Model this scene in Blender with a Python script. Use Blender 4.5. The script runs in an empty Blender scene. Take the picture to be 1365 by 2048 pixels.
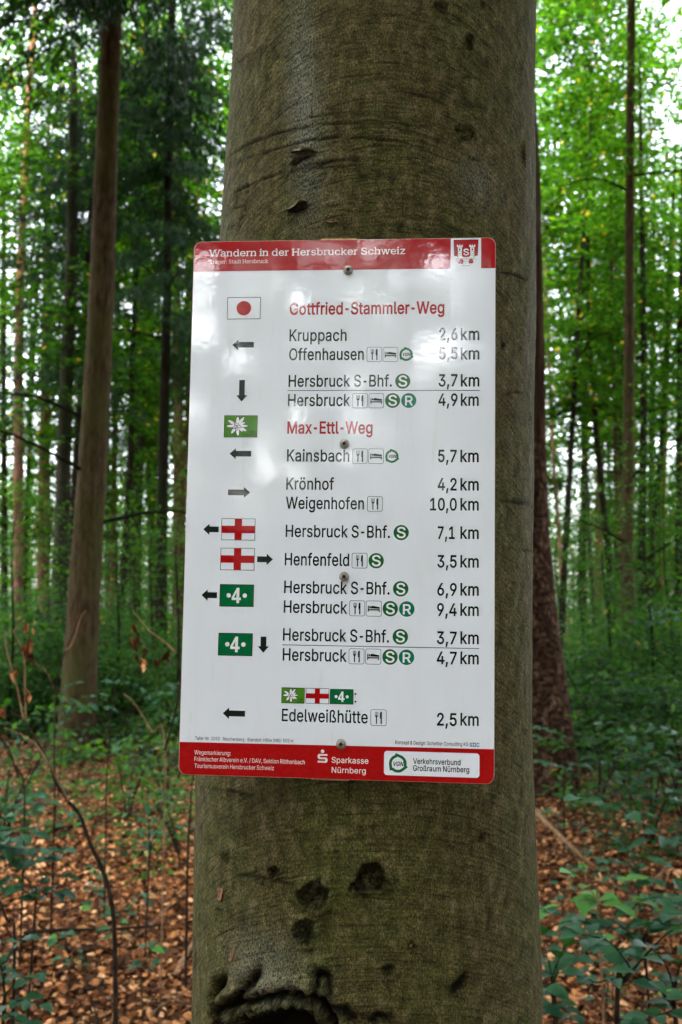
import bpy, bmesh, math, random
import numpy as np
from mathutils import Vector, Matrix, Euler

R = math.radians
scene = bpy.context.scene
COL = scene.collection
rng = np.random.default_rng(7)
random.seed(7)

# ------------------------------------------------------------------ camera
PITCH = R(6.0)
CAM_Z = 1.6
cam_data = bpy.data.cameras.new('camera')
cam = bpy.data.objects.new('camera', cam_data)
COL.objects.link(cam)
cam.location = (0, 0, CAM_Z)
cam.rotation_euler = (R(90) + PITCH, 0, 0)
cam_data.sensor_fit = 'VERTICAL'
cam_data.sensor_height = 36
cam_data.sensor_width = 24
cam_data.lens = 35
cam_data.clip_start = 0.05
cam_data.clip_end = 2000
cam_data.dof.use_dof = True
cam_data.dof.focus_distance = 1.12
cam_data.dof.aperture_fstop = 8.5
scene.camera = cam

# ------------------------------------------------------------------ sky, sun, exposure
SUN_EL, SUN_AZ = R(56), R(205)          # from behind the camera and a little left
world = bpy.data.worlds.new('World')
scene.world = world
world.use_nodes = True
wn = world.node_tree
wn.nodes.clear()
sky = wn.nodes.new('ShaderNodeTexSky')
sky.sky_type = 'NISHITA'
sky.sun_disc = False
sky.sun_elevation = SUN_EL
sky.sun_rotation = SUN_AZ
sky.air_density = 1.0
sky.dust_density = 4.0
sky.ozone_density = 1.0
bg = wn.nodes.new('ShaderNodeBackground')
bg.inputs['Strength'].default_value = 0.15
wo = wn.nodes.new('ShaderNodeOutputWorld')
hz = wn.nodes.new('ShaderNodeHueSaturation')      # thin overcast: the same sky, paler
hz.inputs['Saturation'].default_value = 0.30
wn.links.new(sky.outputs[0], hz.inputs['Color'])
wn.links.new(hz.outputs[0], bg.inputs[0])
wn.links.new(bg.outputs[0], wo.inputs[0])
world.cycles.sampling_method = 'MANUAL'
world.cycles.sample_map_resolution = 512

sun_data = bpy.data.lights.new('sun', 'SUN')
sun_data.energy = 0.5
sun_data.angle = R(14)
sun_data.color = (1.0, 0.95, 0.86)
sun = bpy.data.objects.new('sun', sun_data)
COL.objects.link(sun)
sd = Vector((math.sin(SUN_AZ) * math.cos(SUN_EL), math.cos(SUN_AZ) * math.cos(SUN_EL), math.sin(SUN_EL)))
sun.rotation_euler = sd.to_track_quat('Z', 'Y').to_euler()
sun.location = (0, 0, 40)

scene.view_settings.view_transform = 'Standard'
scene.view_settings.look = 'None'
scene.view_settings.gamma = 1
scene.view_settings.use_curve_mapping = False
scene.view_settings.exposure = 3.9
scene.render.engine = 'CYCLES'
cy = scene.cycles
cy.max_bounces = 7
cy.diffuse_bounces = 4
cy.glossy_bounces = 2
cy.transmission_bounces = 4
cy.transparent_max_bounces = 4
cy.caustics_reflective = False
cy.caustics_refractive = False
cy.use_denoising = True
cy.sample_clamp_indirect = 6

# ------------------------------------------------------------------ camera maths (photo pixels, 1365 x 2048)
F = 35 / 36 * 2048
CP, SP = math.cos(PITCH), math.sin(PITCH)


def ray(px, py):
    u, v = px - 682.5, 1024 - py
    return Vector((u, F * CP - v * SP, F * SP + v * CP))


def at(px, py, dist):
    """world point seen at this pixel, dist metres away along the ground"""
    d = ray(px, py)
    return Vector((0, 0, CAM_Z)) + d * (dist / d.y)


def ground_z(x, y):
    return (0.05 * np.sin(x * 0.9 + 1.3) * np.cos(y * 0.7) + 0.10 * np.sin(x * 0.21 + 0.4) * np.sin(y * 0.17 + 1.0)
            + 0.02 * np.sin(x * 3.1) * np.sin(y * 2.7 + 0.5))


# ------------------------------------------------------------------ helpers
def link(o, parent=None):
    COL.objects.link(o)
    if parent is not None:
        o.parent = parent
    return o


def tag(o, label=None, cat=None, group=None, kind=None):
    if label: o['label'] = label
    if cat: o['category'] = cat
    if group: o['group'] = group
    if kind: o['kind'] = kind
    return o


def empty(name, loc=(0, 0, 0)):
    o = bpy.data.objects.new(name, None)
    o.empty_display_size = 0.1
    o.location = loc
    return link(o)


def mesh_np(name, verts, faces, mats=(), smooth=False, uv=None, colors=None, mat_idx=None):
    """verts (n,3) array; faces (m,k) array of one polygon size, or a list of lists"""
    me = bpy.data.meshes.new(name)
    verts = np.asarray(verts, dtype=np.float32)
    if isinstance(faces, np.ndarray):
        k = faces.shape[1]
        m = len(faces)
        me.vertices.add(len(verts))
        me.vertices.foreach_set('co', verts.ravel())
        me.loops.add(m * k)
        me.loops.foreach_set('vertex_index', faces.astype(np.int32).ravel())
        me.polygons.add(m)
        me.polygons.foreach_set('loop_start', np.arange(0, m * k, k, dtype=np.int32))
        me.polygons.foreach_set('loop_total', np.full(m, k, dtype=np.int32))
        me.update(calc_edges=True)
    else:
        me.from_pydata([tuple(map(float, v)) for v in verts], [], faces)
    for mt in mats:
        me.materials.append(mt)
    if smooth:
        me.polygons.foreach_set('use_smooth', np.ones(len(me.polygons), dtype=bool))
    if mat_idx is not None:
        me.polygons.foreach_set('material_index', np.asarray(mat_idx, dtype=np.int32))
    if uv is not None:
        l = me.uv_layers.new(name='UVMap')
        vi = np.empty(len(me.loops), dtype=np.int32)
        me.loops.foreach_get('vertex_index', vi)
        l.data.foreach_set('uv', np.asarray(uv, dtype=np.float32)[vi].ravel())
    if colors is not None:
        for nm, c in colors.items():
            a = me.attributes.new(nm, 'FLOAT', 'POINT')
            a.data.foreach_set('value', np.asarray(c, dtype=np.float32))
    me.update()
    return me


def obj(name, me, parent=None, mat=None):
    if mat is not None and len(me.materials) == 0:
        me.materials.append(mat)
    return link(bpy.data.objects.new(name, me), parent)


# ------------------------------------------------------------------ materials
class NT:
    def __init__(self, name):
        self.m = bpy.data.materials.new(name)
        self.m.use_nodes = True
        self.t = self.m.node_tree
        self.t.nodes.clear()

    def n(self, typ, **kw):
        nd = self.t.nodes.new(typ)
        ins = kw.pop('ins', {})
        for k, v in kw.items():
            setattr(nd, k, v)
        for k, v in ins.items():
            if isinstance(v, bpy.types.NodeSocket):
                self.t.links.new(v, nd.inputs[k])
            else:
                nd.inputs[k].default_value = v
        return nd

    def ramp(self, fac, stops, interp='LINEAR'):
        nd = self.n('ShaderNodeValToRGB', ins={'Fac': fac})
        cr = nd.color_ramp
        cr.interpolation = interp
        while len(cr.elements) < len(stops):
            cr.elements.new(0.5)
        for e, (p, c) in zip(cr.elements, stops):
            e.position = p
            e.color = (*c, 1) if len(c) == 3 else c
        return nd.outputs[0]

    def mix(self, fac, a, b, mode='MIX'):
        nd = self.n('ShaderNodeMix', data_type='RGBA', blend_type=mode)
        for i, v in ((0, fac), (6, a), (7, b)):
            if isinstance(v, bpy.types.NodeSocket):
                self.t.links.new(v, nd.inputs[i])
            else:
                nd.inputs[i].default_value = (*v, 1) if isinstance(v, tuple) and len(v) == 3 else v
        return nd.outputs[2]

    def noise(self, vec, scale, detail=3, rough=0.55, dist=0.0):
        return self.n('ShaderNodeTexNoise', ins={'Vector': vec, 'Scale': scale, 'Detail': detail, 'Roughness': rough, 'Distortion': dist}).outputs[0]

    def mapping(self, vec, scale=(1, 1, 1), loc=(0, 0, 0)):
        return self.n('ShaderNodeMapping', ins={'Vector': vec, 'Scale': scale, 'Location': loc}).outputs[0]

    def math(self, op, a, b=0.0, clamp=False):
        return self.n('ShaderNodeMath', operation=op, use_clamp=clamp, ins={0: a, 1: b}).outputs[0]

    def bump(self, h, strength, dist, normal=None):
        ins = {'Height': h, 'Strength': strength, 'Distance': dist}
        if normal is not None: ins['Normal'] = normal
        return self.n('ShaderNodeBump', ins=ins).outputs[0]

    def out(self, shader):
        o = self.n('ShaderNodeOutputMaterial')
        self.t.links.new(shader, o.inputs[0])
        return self.m

    def principled(self, **kw):
        ins = {k.replace('_', ' '): v for k, v in kw.items()}
        if 'Base Color' in ins and isinstance(ins['Base Color'], tuple) and len(ins['Base Color']) == 3:
            ins['Base Color'] = (*ins['Base Color'], 1)
        return self.n('ShaderNodeBsdfPrincipled', ins=ins).outputs[0]


def leaf_material(name, dark, mid, light, trans=0.45, patch=0.35, yellow=None, gloss=0.05):
    n = NT(name)
    geo = n.n('ShaderNodeNewGeometry')
    oi = n.n('ShaderNodeObjectInfo')
    rnd = geo.outputs['Random Per Island']
    big = n.noise(geo.outputs['Position'], patch, 2)
    f = n.math('ADD', n.math('MULTIPLY', rnd, 0.55), n.math('MULTIPLY', big, 0.7))
    f = n.math('ADD', f, n.math('MULTIPLY', n.math('SUBTRACT', oi.outputs['Random'], 0.3), 0.35))
    col = n.ramp(f, [(0.30, dark), (0.62, mid), (0.98, light)])
    if yellow:
        col = n.mix(n.math('GREATER_THAN', rnd, 0.985), col, yellow)
    tcol = n.mix(1.0, col, (1.75, 2.0, 0.42), 'MULTIPLY')
    p = n.principled(Base_Color=col, Roughness=0.55, Specular_IOR_Level=gloss)
    t = n.n('ShaderNodeBsdfTranslucent', ins={'Color': tcol}).outputs[0]
    s = n.n('ShaderNodeMixShader', ins={0: trans, 1: p, 2: t}).outputs[0]
    return n.out(s)


def dead_leaf_material(name):
    n = NT(name)
    geo = n.n('ShaderNodeNewGeometry')
    oi = n.n('ShaderNodeObjectInfo')
    rnd = n.math('FRACT', n.math('ADD', geo.outputs['Random Per Island'], oi.outputs['Random']))
    col = n.ramp(rnd, [(0.0, (0.025, 0.011, 0.005)), (0.42, (0.075, 0.028, 0.010)), (0.64, (0.27, 0.100, 0.034)), (0.86, (0.55, 0.250, 0.095)), (1.0, (0.76, 0.45, 0.24))])  # random leaf browns; dark share widened to stand in for shadow between leaves
    mott = n.noise(geo.outputs['Position'], 45, 3)
    col = n.mix(n.ramp(mott, [(.45, (0, 0, 0)), (.7, (.8, .8, .8))]), col, (0.07, 0.035, 0.015))
    p = n.principled(Base_Color=col, Roughness=0.7, Specular_IOR_Level=0.08)
    t = n.n('ShaderNodeBsdfTranslucent', ins={'Color': col}).outputs[0]
    return n.out(n.n('ShaderNodeMixShader', ins={0: 0.12, 1: p, 2: t}).outputs[0])


def bark_material(name, a, b, c, moss=None, scale=1.0, bump=0.5):
    n = NT(name)
    pos = n.n('ShaderNodeNewGeometry').outputs['Position']
    v = n.mapping(pos, (14 * scale, 14 * scale, 4 * scale))
    n1 = n.noise(v, 1.0, 5, 0.65)
    n2 = n.noise(pos, 1.3, 3)
    col = n.ramp(n1, [(0.32, a), (0.5, b), (0.68, c)])
    if moss:
        col = n.mix(n.ramp(n2, [(0.45, (0, 0, 0)), (0.7, (0.8, 0.8, 0.8))]), col, moss)
    nb = n.bump(n1, bump, 0.03)
    return n.out(n.principled(Base_Color=col, Roughness=0.9, Specular_IOR_Level=0.04, Normal=nb))


M = {}
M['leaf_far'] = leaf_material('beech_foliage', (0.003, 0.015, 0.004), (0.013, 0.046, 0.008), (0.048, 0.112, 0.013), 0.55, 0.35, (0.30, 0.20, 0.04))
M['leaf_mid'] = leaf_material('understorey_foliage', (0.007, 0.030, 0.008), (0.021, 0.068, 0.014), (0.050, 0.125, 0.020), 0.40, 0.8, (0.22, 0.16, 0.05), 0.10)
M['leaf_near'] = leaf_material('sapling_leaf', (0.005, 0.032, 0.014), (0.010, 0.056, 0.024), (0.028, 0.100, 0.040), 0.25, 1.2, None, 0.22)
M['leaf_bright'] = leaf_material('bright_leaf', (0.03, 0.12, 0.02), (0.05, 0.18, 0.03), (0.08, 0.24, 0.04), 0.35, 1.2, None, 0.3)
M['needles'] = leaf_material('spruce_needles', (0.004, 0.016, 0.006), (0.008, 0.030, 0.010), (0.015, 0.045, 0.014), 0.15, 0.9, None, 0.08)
M['dead_leaf'] = dead_leaf_material('dead_leaf')
M['spruce_bark'] = bark_material('spruce_bark', (0.0154, 0.0096, 0.0048), (0.0432, 0.0298, 0.0154), (0.0758, 0.0557, 0.0307), (0.0413, 0.0432, 0.0134), 1.6, 0.8)
M['dark_bark'] = bark_material('dark_bark', (0.0042, 0.0036, 0.0024), (0.0102, 0.0090, 0.0054), (0.0192, 0.0162, 0.0102), (0.0090, 0.0132, 0.0054), 1.0, 0.5)
M['grey_bark'] = bark_material('grey_green_bark', (0.0109, 0.0114, 0.0070), (0.0243, 0.0243, 0.0158), (0.0462, 0.0437, 0.0318), (0.0144, 0.0203, 0.0084), 0.8, 0.3)
M['pine_bark'] = bark_material('reddish_pine_bark', (0.0315, 0.0168, 0.0119), (0.0896, 0.0476, 0.0315), (0.1421, 0.0840, 0.0581), None, 1.0, 0.6)
M['upper_pine'] = bark_material('orange_pine_bark', (0.0784, 0.0304, 0.0120), (0.1792, 0.0784, 0.0360), (0.2352, 0.1344, 0.0728), None, 1.0, 0.4)
M['twig'] = bark_material('twig_bark', (0.0084, 0.0056, 0.0042), (0.0189, 0.0126, 0.0084), (0.0378, 0.0252, 0.0168), None, 4.0, 0.3)
M['pale_twig'] = bark_material('pale_twig_bark', (0.08, 0.045, 0.025), (0.17, 0.10, 0.055), (0.26, 0.17, 0.10), None, 4.0, 0.3)


# ------------------------------------------------------------------ geometry helpers
def tube(pts, radii, sides=10, wob=0.0, sub=1, seed=0, cap=True):
    """verts, faces of a tapering tube through pts (list of Vector)"""
    r_ = np.random.default_rng(seed)
    P = [Vector(p) for p in pts]
    if sub > 1:                                  # Catmull-Rom resample
        q, rr = [], []
        for i in range(len(P) - 1):
            p0, p1, p2, p3 = P[max(i - 1, 0)], P[i], P[i + 1], P[min(i + 2, len(P) - 1)]
            for k in range(sub):
                t = k / sub
                q.append(0.5 * ((2 * p1) + (p2 - p0) * t + (2 * p0 - 5 * p1 + 4 * p2 - p3) * t * t + (3 * p1 - p0 - 3 * p2 + p3) * t ** 3))
                rr.append(radii[i] * (1 - t) + radii[i + 1] * t)
        q.append(P[-1]); rr.append(radii[-1])
        P, radii = q, rr
    V, Fc = [], []
    ph = r_.uniform(0, 6.28, 4)
    prev = None
    for i, p in enumerate(P):
        t = (P[min(i + 1, len(P) - 1)] - P[max(i - 1, 0)]).normalized()
        if prev is None:
            a = t.cross(Vector((0, 1, 0.01)))
            if a.length < 0.1: a = t.cross(Vector((1, 0, 0)))
        else:
            a = prev - t * prev.dot(t)
        a.normalize(); prev = a
        b = t.cross(a)
        for k in range(sides):
            th = 2 * math.pi * k / sides
            w = 1 + wob * (math.sin(2 * th + ph[0] + i * .3) * .5 + math.sin(3 * th + ph[1] - i * .5) * .35 + r_.normal() * .25)
            V.append(p + (a * math.cos(th) + b * math.sin(th)) * radii[i] * w)
    n = len(P)
    for i in range(n - 1):
        for k in range(sides):
            k2 = (k + 1) % sides
            Fc.append([i * sides + k, i * sides + k2, (i + 1) * sides + k2, (i + 1) * sides + k])
    if cap:
        Fc.append(list(range(sides))[::-1])
        Fc.append([(n - 1) * sides + k for k in range(sides)])
    return V, Fc


def join(parts):
    V, Fc = [], []
    for v, f in parts:
        o = len(V)
        V += list(v)
        Fc += [[i + o for i in q] for q in f]
    return V, Fc


def leaves_np(C, D, N, L, W):
    """rhombic leaves: centre base C, direction D, normal N, length L, width W -> verts, quads"""
    D = D / np.linalg.norm(D, axis=1, keepdims=True)
    S = np.cross(N, D)
    S /= np.linalg.norm(S, axis=1, keepdims=True) + 1e-9
    n = len(C)
    L = np.broadcast_to(L, n)[:, None]; W = np.broadcast_to(W, n)[:, None]
    v = np.empty((n, 4, 3))
    v[:, 0] = C
    v[:, 1] = C + D * L * 0.45 + S * W * 0.5
    v[:, 2] = C + D * L
    v[:, 3] = C + D * L * 0.45 - S * W * 0.5
    f = np.arange(n * 4).reshape(n, 4)
    return v.reshape(-1, 3), f


def crown_mesh(name, seed, height, rad, n_spray, per, leaf, mat, base=0.0, shape='column', tilt=0.35):
    r_ = np.random.default_rng(seed)
    z = r_.uniform(0, 1, n_spray)
    if shape == 'column':
        rmax = rad * (0.55 + 0.45 * np.sin(np.pi * np.clip(z, 0, 1) ** 0.8)) * (0.75 + 0.25 * np.sin(z * 17 + seed))
    elif shape == 'ball':
        rmax = rad * np.sqrt(np.clip(1 - (2 * z - 1) ** 2, 0.05, 1))
    else:
        rmax = rad * (1 - 0.3 * z)
    ang = r_.uniform(0, 2 * np.pi, n_spray)
    rr = rmax * r_.uniform(0.15, 1, n_spray) ** 0.6
    sc = np.stack([rr * np.cos(ang), rr * np.sin(ang), base + z * height], 1)
    srad = r_.uniform(0.30, 0.78, n_spray) * (1 if rad > 1.5 else rad / 1.5 * 0.8)
    # leaves in each spray
    tot = n_spray * per
    si = np.repeat(np.arange(n_spray), per)
    keep = r_.uniform(0, 1, tot) < (0.4 + 0.6 * r_.uniform(0, 1, n_spray))[si]
    si = si[keep]; tot = len(si)
    a = r_.uniform(0, 2 * np.pi, tot); q = np.sqrt(r_.uniform(0, 1, tot)) * srad[si]
    # local frame: droops outward
    out = np.stack([np.cos(ang), np.sin(ang), np.zeros(n_spray)], 1)
    side = np.stack([-np.sin(ang), np.cos(ang), np.zeros(n_spray)], 1)
    dr = r_.uniform(-0.35, 0.05, n_spray)[:, None]
    out = out + np.array([0, 0, 1]) * dr
    C = sc[si] + out[si] * (q * np.cos(a) * 1.5)[:, None] + side[si] * (q * np.sin(a) * 0.9)[:, None]
    C[:, 2] += r_.normal(0, 0.03, tot)
    D = out[si] * r_.uniform(0.2, 1, tot)[:, None] + side[si] * r_.uniform(-1, 1, tot)[:, None]
    D[:, 2] += r_.normal(-0.1, 0.25, tot)
    N = np.stack([r_.normal(0, tilt, tot), r_.normal(0, tilt, tot), np.ones(tot)], 1)
    L = leaf * r_.uniform(0.7, 1.25, tot)
    V, Fq = leaves_np(C, D, N, L, L * 0.62)
    return mesh_np(name, V, Fq, [mat])


def spruce_mesh(name, seed, height, rad, n_bough, mat):
    """drooping boughs hung with needle twigs"""
    r_ = np.random.default_rng(seed)
    Cs, Ds = [], []
    for i in range(n_bough):
        z = r_.uniform(0, 1)
        ang = r_.uniform(0, 6.283)
        ln = rad * (1 - 0.55 * z) * r_.uniform(0.65, 1.1)
        m = int(150 * ln)
        t = r_.uniform(0.12, 1, m)
        x = t * ln
        zz = z * height - 0.38 * x - 0.05 * x * x + 0.25 * np.maximum(0, t - .8) * ln
        off = r_.normal(0, 0.10 + 0.10 * (1 - t), m) * ln * 0.55
        drop = r_.uniform(0, 0.28, m)
        ca, sa = math.cos(ang), math.sin(ang)
        Cs.append(np.stack([x * ca - off * sa, x * sa + off * ca, zz - drop], 1))
        d = np.stack([r_.normal(0, .5, m) + .3 * ca, r_.normal(0, .5, m) + .3 * sa, r_.uniform(-1.4, -0.1, m)], 1)
        Ds.append(d)
    C = np.concatenate(Cs); D = np.concatenate(Ds)
    N = r_.normal(0, 1, C.shape)
    V, Fq = leaves_np(C, D, N, r_.uniform(.10, .2, len(C)), r_.uniform(.018, .04, len(C)))
    return mesh_np(name, V, Fq, [mat])

# ================================================================== ground
def build_ground():
    xs = np.concatenate([np.linspace(-400, -30, 14, endpoint=False), np.linspace(-30, 30, 121), np.linspace(30, 400, 15)[1:]])
    ys = np.concatenate([np.linspace(-400, -20, 14, endpoint=False), np.linspace(-20, 60, 161), np.linspace(60, 500, 15)[1:]])
    X, Y = np.meshgrid(xs, ys)
    Z = ground_z(X, Y)
    V = np.stack([X, Y, Z], -1).reshape(-1, 3)
    nx, ny = len(xs), len(ys)
    i = np.arange((ny - 1) * (nx - 1))
    r, c = i // (nx - 1), i % (nx - 1)
    a = r * nx + c
    Fq = np.stack([a, a + 1, a + nx + 1, a + nx], 1)
    n = NT('forest_floor')
    pos = n.n('ShaderNodeNewGeometry').outputs['Position']
    vor = n.n('ShaderNodeTexVoronoi', ins={'Vector': n.mapping(pos, (1, 1, 0.2)), 'Scale': 14.0, 'Randomness': 1.0})
    rnd = n.n('ShaderNodeSeparateColor', ins={0: vor.outputs['Color']}).outputs[0]
    col = n.ramp(rnd, [(0.0, (0.025, 0.012, 0.007)), (0.45, (0.09, 0.04, 0.018)), (0.8, (0.22, 0.10, 0.045)), (1.0, (0.34, 0.18, 0.09))])
    big = n.noise(pos, 0.35, 4)
    col = n.mix(n.ramp(big, [(0.5, (0, 0, 0)), (0.62, (.75, .75, .75))]), col, (0.035, 0.05, 0.018))
    nb = n.bump(vor.outputs['Distance'], 0.6, 0.03)
    m = n.out(n.principled(Base_Color=col, Roughness=0.95, Specular_IOR_Level=0.05, Normal=nb))
    g = obj('ground', mesh_np('ground', V, Fq, [m], smooth=True))
    tag(g, 'brown leaf covered forest floor', kind='structure')


build_ground()


def build_litter():
    """fallen beech leaves: curled four-vertex blades, thick near the camera"""
    r_ = np.random.default_rng(11)
    out = []
    for (n, y0, y1, hw) in ((64000, 2.6, 7.5, 0.42), (56000, 6, 15, 0.40), (22000, 13, 30, 0.44), (4000, -4, 3, 3.0)):
        y = y0 + (y1 - y0) * r_.uniform(0, 1, n)
        x = (y if y0 > 0 else 1) * r_.uniform(-hw, hw, n)
        out.append(np.stack([x, y], 1))
    P = np.concatenate(out)
    n = len(P)
    far = P[:, 1] > 13
    z = ground_z(P[:, 0], P[:, 1]) + r_.uniform(0.002, 0.035, n) + r_.uniform(0, 1, n) ** 6 * 0.05
    C = np.column_stack([P, z])
    a = r_.uniform(0, 6.283, n)
    D = np.stack([np.cos(a), np.sin(a), r_.normal(0, .30, n)], 1)
    D /= np.linalg.norm(D, axis=1, keepdims=True)
    N = np.stack([r_.normal(0, .60, n), r_.normal(0, .60, n), np.ones(n)], 1)
    S = np.cross(N, D); S /= np.linalg.norm(S, axis=1, keepdims=True)
    U = np.cross(D, S)
    L = (r_.uniform(.032, .058, n) * np.where(far, 1.5, 1) * r_.choice([.55, .8, 1, 1.35], n, p=[.25, .3, .3, .15]))[:, None]; W = L * r_.uniform(.5, .72, n)[:, None]
    curl = (r_.uniform(-.25, .35, n))[:, None] * L
    v = np.empty((n, 6, 3))
    v[:, 0] = C - D * L * .5 + U * curl * .6
    v[:, 1] = C - D * L * .12 + S * W * .5 + U * curl
    v[:, 2] = C + D * L * .25 + S * W * .38 + U * curl * .8
    v[:, 3] = C + D * L * .5 + U * curl * .3
    v[:, 4] = C + D * L * .25 - S * W * .38 + U * curl * .8
    v[:, 5] = C - D * L * .12 - S * W * .5 + U * curl
    i = np.arange(n)[:, None] * 6
    Fq = np.concatenate([i + np.array([0, 1, 2, 3]), i + np.array([0, 3, 4, 5])])
    o = obj('leaf_litter', mesh_np('leaf_litter', v.reshape(-1, 3), Fq, [M['dead_leaf']]))
    tag(o, 'fallen brown beech leaves covering the forest floor', kind='stuff')


build_litter()

# ================================================================== forest
CR = {}
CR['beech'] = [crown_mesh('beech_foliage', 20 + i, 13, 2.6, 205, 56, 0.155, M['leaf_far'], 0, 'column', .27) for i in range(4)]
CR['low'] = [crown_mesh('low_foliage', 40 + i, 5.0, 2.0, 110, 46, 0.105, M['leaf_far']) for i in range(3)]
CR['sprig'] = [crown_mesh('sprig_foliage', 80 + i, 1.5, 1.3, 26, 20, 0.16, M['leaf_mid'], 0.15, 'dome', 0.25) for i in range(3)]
CR['young'] = [crown_mesh('young_foliage', 90 + i, 3.2, 1.5, 50, 34, 0.085, M['leaf_mid'], 0.3, 'column', 0.22) for i in range(3)]
CR['bush'] = [crown_mesh('bush_foliage', 50 + i, 1.35, 1.25, 60, 42, 0.09, M['leaf_mid'], 0.12, 'dome', 0.3) for i in range(4)]
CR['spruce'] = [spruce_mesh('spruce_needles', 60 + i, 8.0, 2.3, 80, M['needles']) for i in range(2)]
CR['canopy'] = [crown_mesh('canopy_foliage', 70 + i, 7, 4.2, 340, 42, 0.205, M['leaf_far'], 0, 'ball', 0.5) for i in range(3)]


def tree(name, label, group, pts, dist, widths, bark, crowns=(), limbs=0, seed=1, top=13.0, sides=12, leansy=0.0, cat='tree', upper=None, flare=1.35):
    """pts: photo pixels down the trunk (top first, last = its foot); widths in photo pixels"""
    P = [at(x, y, dist + leansy * i) for i, (x, y) in enumerate(pts)]
    k = dist / F
    rad = [w * k * 0.5 for w in widths]
    foot = P[-1].copy()
    gz = float(ground_z(foot.x, foot.y))
    # last point goes down to the ground
    d = (P[-1] - P[-2])
    if P[-1].z > gz:
        s = (gz - P[-1].z) / d.z if abs(d.z) > 1e-3 else 0
        s = min(max(s, 0), 3)
        foot = P[-1] + d * s
        foot.z = gz
        P.append(foot); rad.append(rad[-1] * 1.08)
    P[-1].z = gz - 0.05
    # flare at the foot
    P.insert(-1, P[-1] + Vector((0, 0, 0.32))); rad.insert(-1, rad[-1]); rad[-1] *= flare
    # upward beyond the frame
    d = (P[0] - P[1]); d = d / d.z if d.z > 0.01 else Vector((0, 0, 1))
    if P[0].z < top:
        hgt = top - P[0].z
        P.insert(0, P[0] + d * hgt); rad.insert(0, max(rad[0] * 0.35, 0.02))
    P = P[::-1]; rad = rad[::-1]
    root = empty(name, (P[0].x, P[0].y, gz))
    tag(root, label, cat, group)
    off = Vector((P[0].x, P[0].y, gz))
    V, Fc = tube([p - off for p in P], rad, sides, 0.05, 4, seed)
    me = mesh_np('trunk', V, Fc, [bark] + ([upper] if upper else []), smooth=True)
    if upper:
        zs = np.array([sum(V[i].z for i in f) / len(f) for f in Fc])
        me.polygons.foreach_set('material_index', (zs > upper_z[0]).astype(np.int32))
    obj('trunk', me, root)
    r_ = random.Random(seed)

    def on_trunk(z):
        for a, b in zip(P, P[1:]):
            if a.z <= z <= b.z:
                return a.lerp(b, (z - a.z) / (b.z - a.z))
        return P[-1]
    for i in range(limbs):
        z = r_.uniform(2.2, min(top, 9))
        p = on_trunk(z) - off
        a = r_.uniform(0, 6.28); ln = r_.uniform(0.8, 2.2)
        e = Vector((math.cos(a), math.sin(a), r_.uniform(-.1, .5)))
        V, Fc = tube([p, p + e * ln * .5 + Vector((0, 0, .12)), p + e * ln + Vector((0, 0, r_.uniform(-.3, .1)))], [0.026, 0.017, 0.007], 5, 0, 3, i)
        obj('limb', mesh_np('limb', V, Fc, [M['dark_bark']], smooth=True), root)
    for (kind, vi, z, s, rot) in crowns:
        p = on_trunk(z + off.z) - off
        c = bpy.data.objects.new('crown', CR[kind][vi % len(CR[kind])])
        link(c, root)
        c.location = (p.x, p.y, z)
        c.scale = (s, s, s)
        c.rotation_euler = (0, 0, rot)
    return root


upper_z = [4.0]
G_FRONT = None
SB, DB, GB, PB = M['spruce_bark'], M['dark_bark'], M['grey_bark'], M['pine_bark']
# --- trees one can point to, left of the sign
upper_z[0] = 9.0
tree('pine_tree', 'slender pine with orange upper trunk at the far left edge', None, [(72, 0), (58, 200), (40, 600), (38, 900), (36, 1200), (35, 1310)], 24, [10, 13, 17, 20, 22, 25], PB,
     [('low', 0, 9, 1.0, 0.3)], 2, 2, 20, upper=M['upper_pine'])
tree('spruce_tree', 'large mossy brown spruce trunk, nearest and thickest on the left', None, [(226, 0), (214, 300), (203, 600), (190, 850), (178, 1050), (163, 1300), (150, 1518)], 11.4, [42, 46, 50, 54, 60, 68, 80], SB,
     [('spruce', 0, 8.8, 1.0, 0.4)], 4, 3, 16, 28)
tree('beech_tree', 'grey beech trunk with a pale streak just left of the large spruce', None, [(146, 330), (143, 560), (132, 800), (124, 1050), (116, 1290)], 19, [22, 25, 29, 32, 38], GB,
     [('beech', 0, 4.5, .9, 1.0)], 3, 4, 13)
tree('spruce_tree', 'dark trunk half hidden behind the large spruce on the left', None, [(185, 420), (172, 650), (160, 850), (148, 1080), (140, 1300)], 21, [17, 19, 21, 23, 27], DB,
     [('spruce', 1, 8.2, 1.1, 2.0), ('spruce', 0, 6.4, .9, 1.0)], 2, 5, 17)
tree('spruce_tree', 'straight dark brown spruce trunk midway between large spruce and sign', None, [(345, 0), (338, 300), (334, 600), (326, 950), (322, 1230), (320, 1330)], 18, [17, 17, 19, 21, 24, 27], DB,
     [('spruce', 1, 8.2, .95, 1.4), ('spruce', 0, 6.6, .8, 3.4)], 5, 6, 15, 16)
tree('beech_tree', 'thin black crooked trunk between the two spruces on the left', None, [(295, 60), (284, 280), (272, 560), (264, 760), (262, 900), (252, 1080), (244, 1200)], 22, [9, 10, 11, 12, 13, 15, 17], DB,
     [('beech', 2, 5.5, .8, 3.0)], 3, 7, 13)
tree('beech_tree', 'mid grey trunk right behind the thin black one', None, [(292, 300), (288, 600), (283, 850), (275, 1080), (268, 1260)], 28, [12, 13, 15, 17, 20], GB,
     [('beech', 3, 4.5, 1, .2)], 0, 8, 14)
tree('pine_tree', 'reddish thin pine between large spruce and black trunk', None, [(236, 400), (235, 700), (229, 900), (227, 1150), (225, 1270)], 30, [10, 11, 13, 14, 16], PB,
     [('beech', 0, 6.5, 1, 2.2)], 0, 9, 15)
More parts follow.
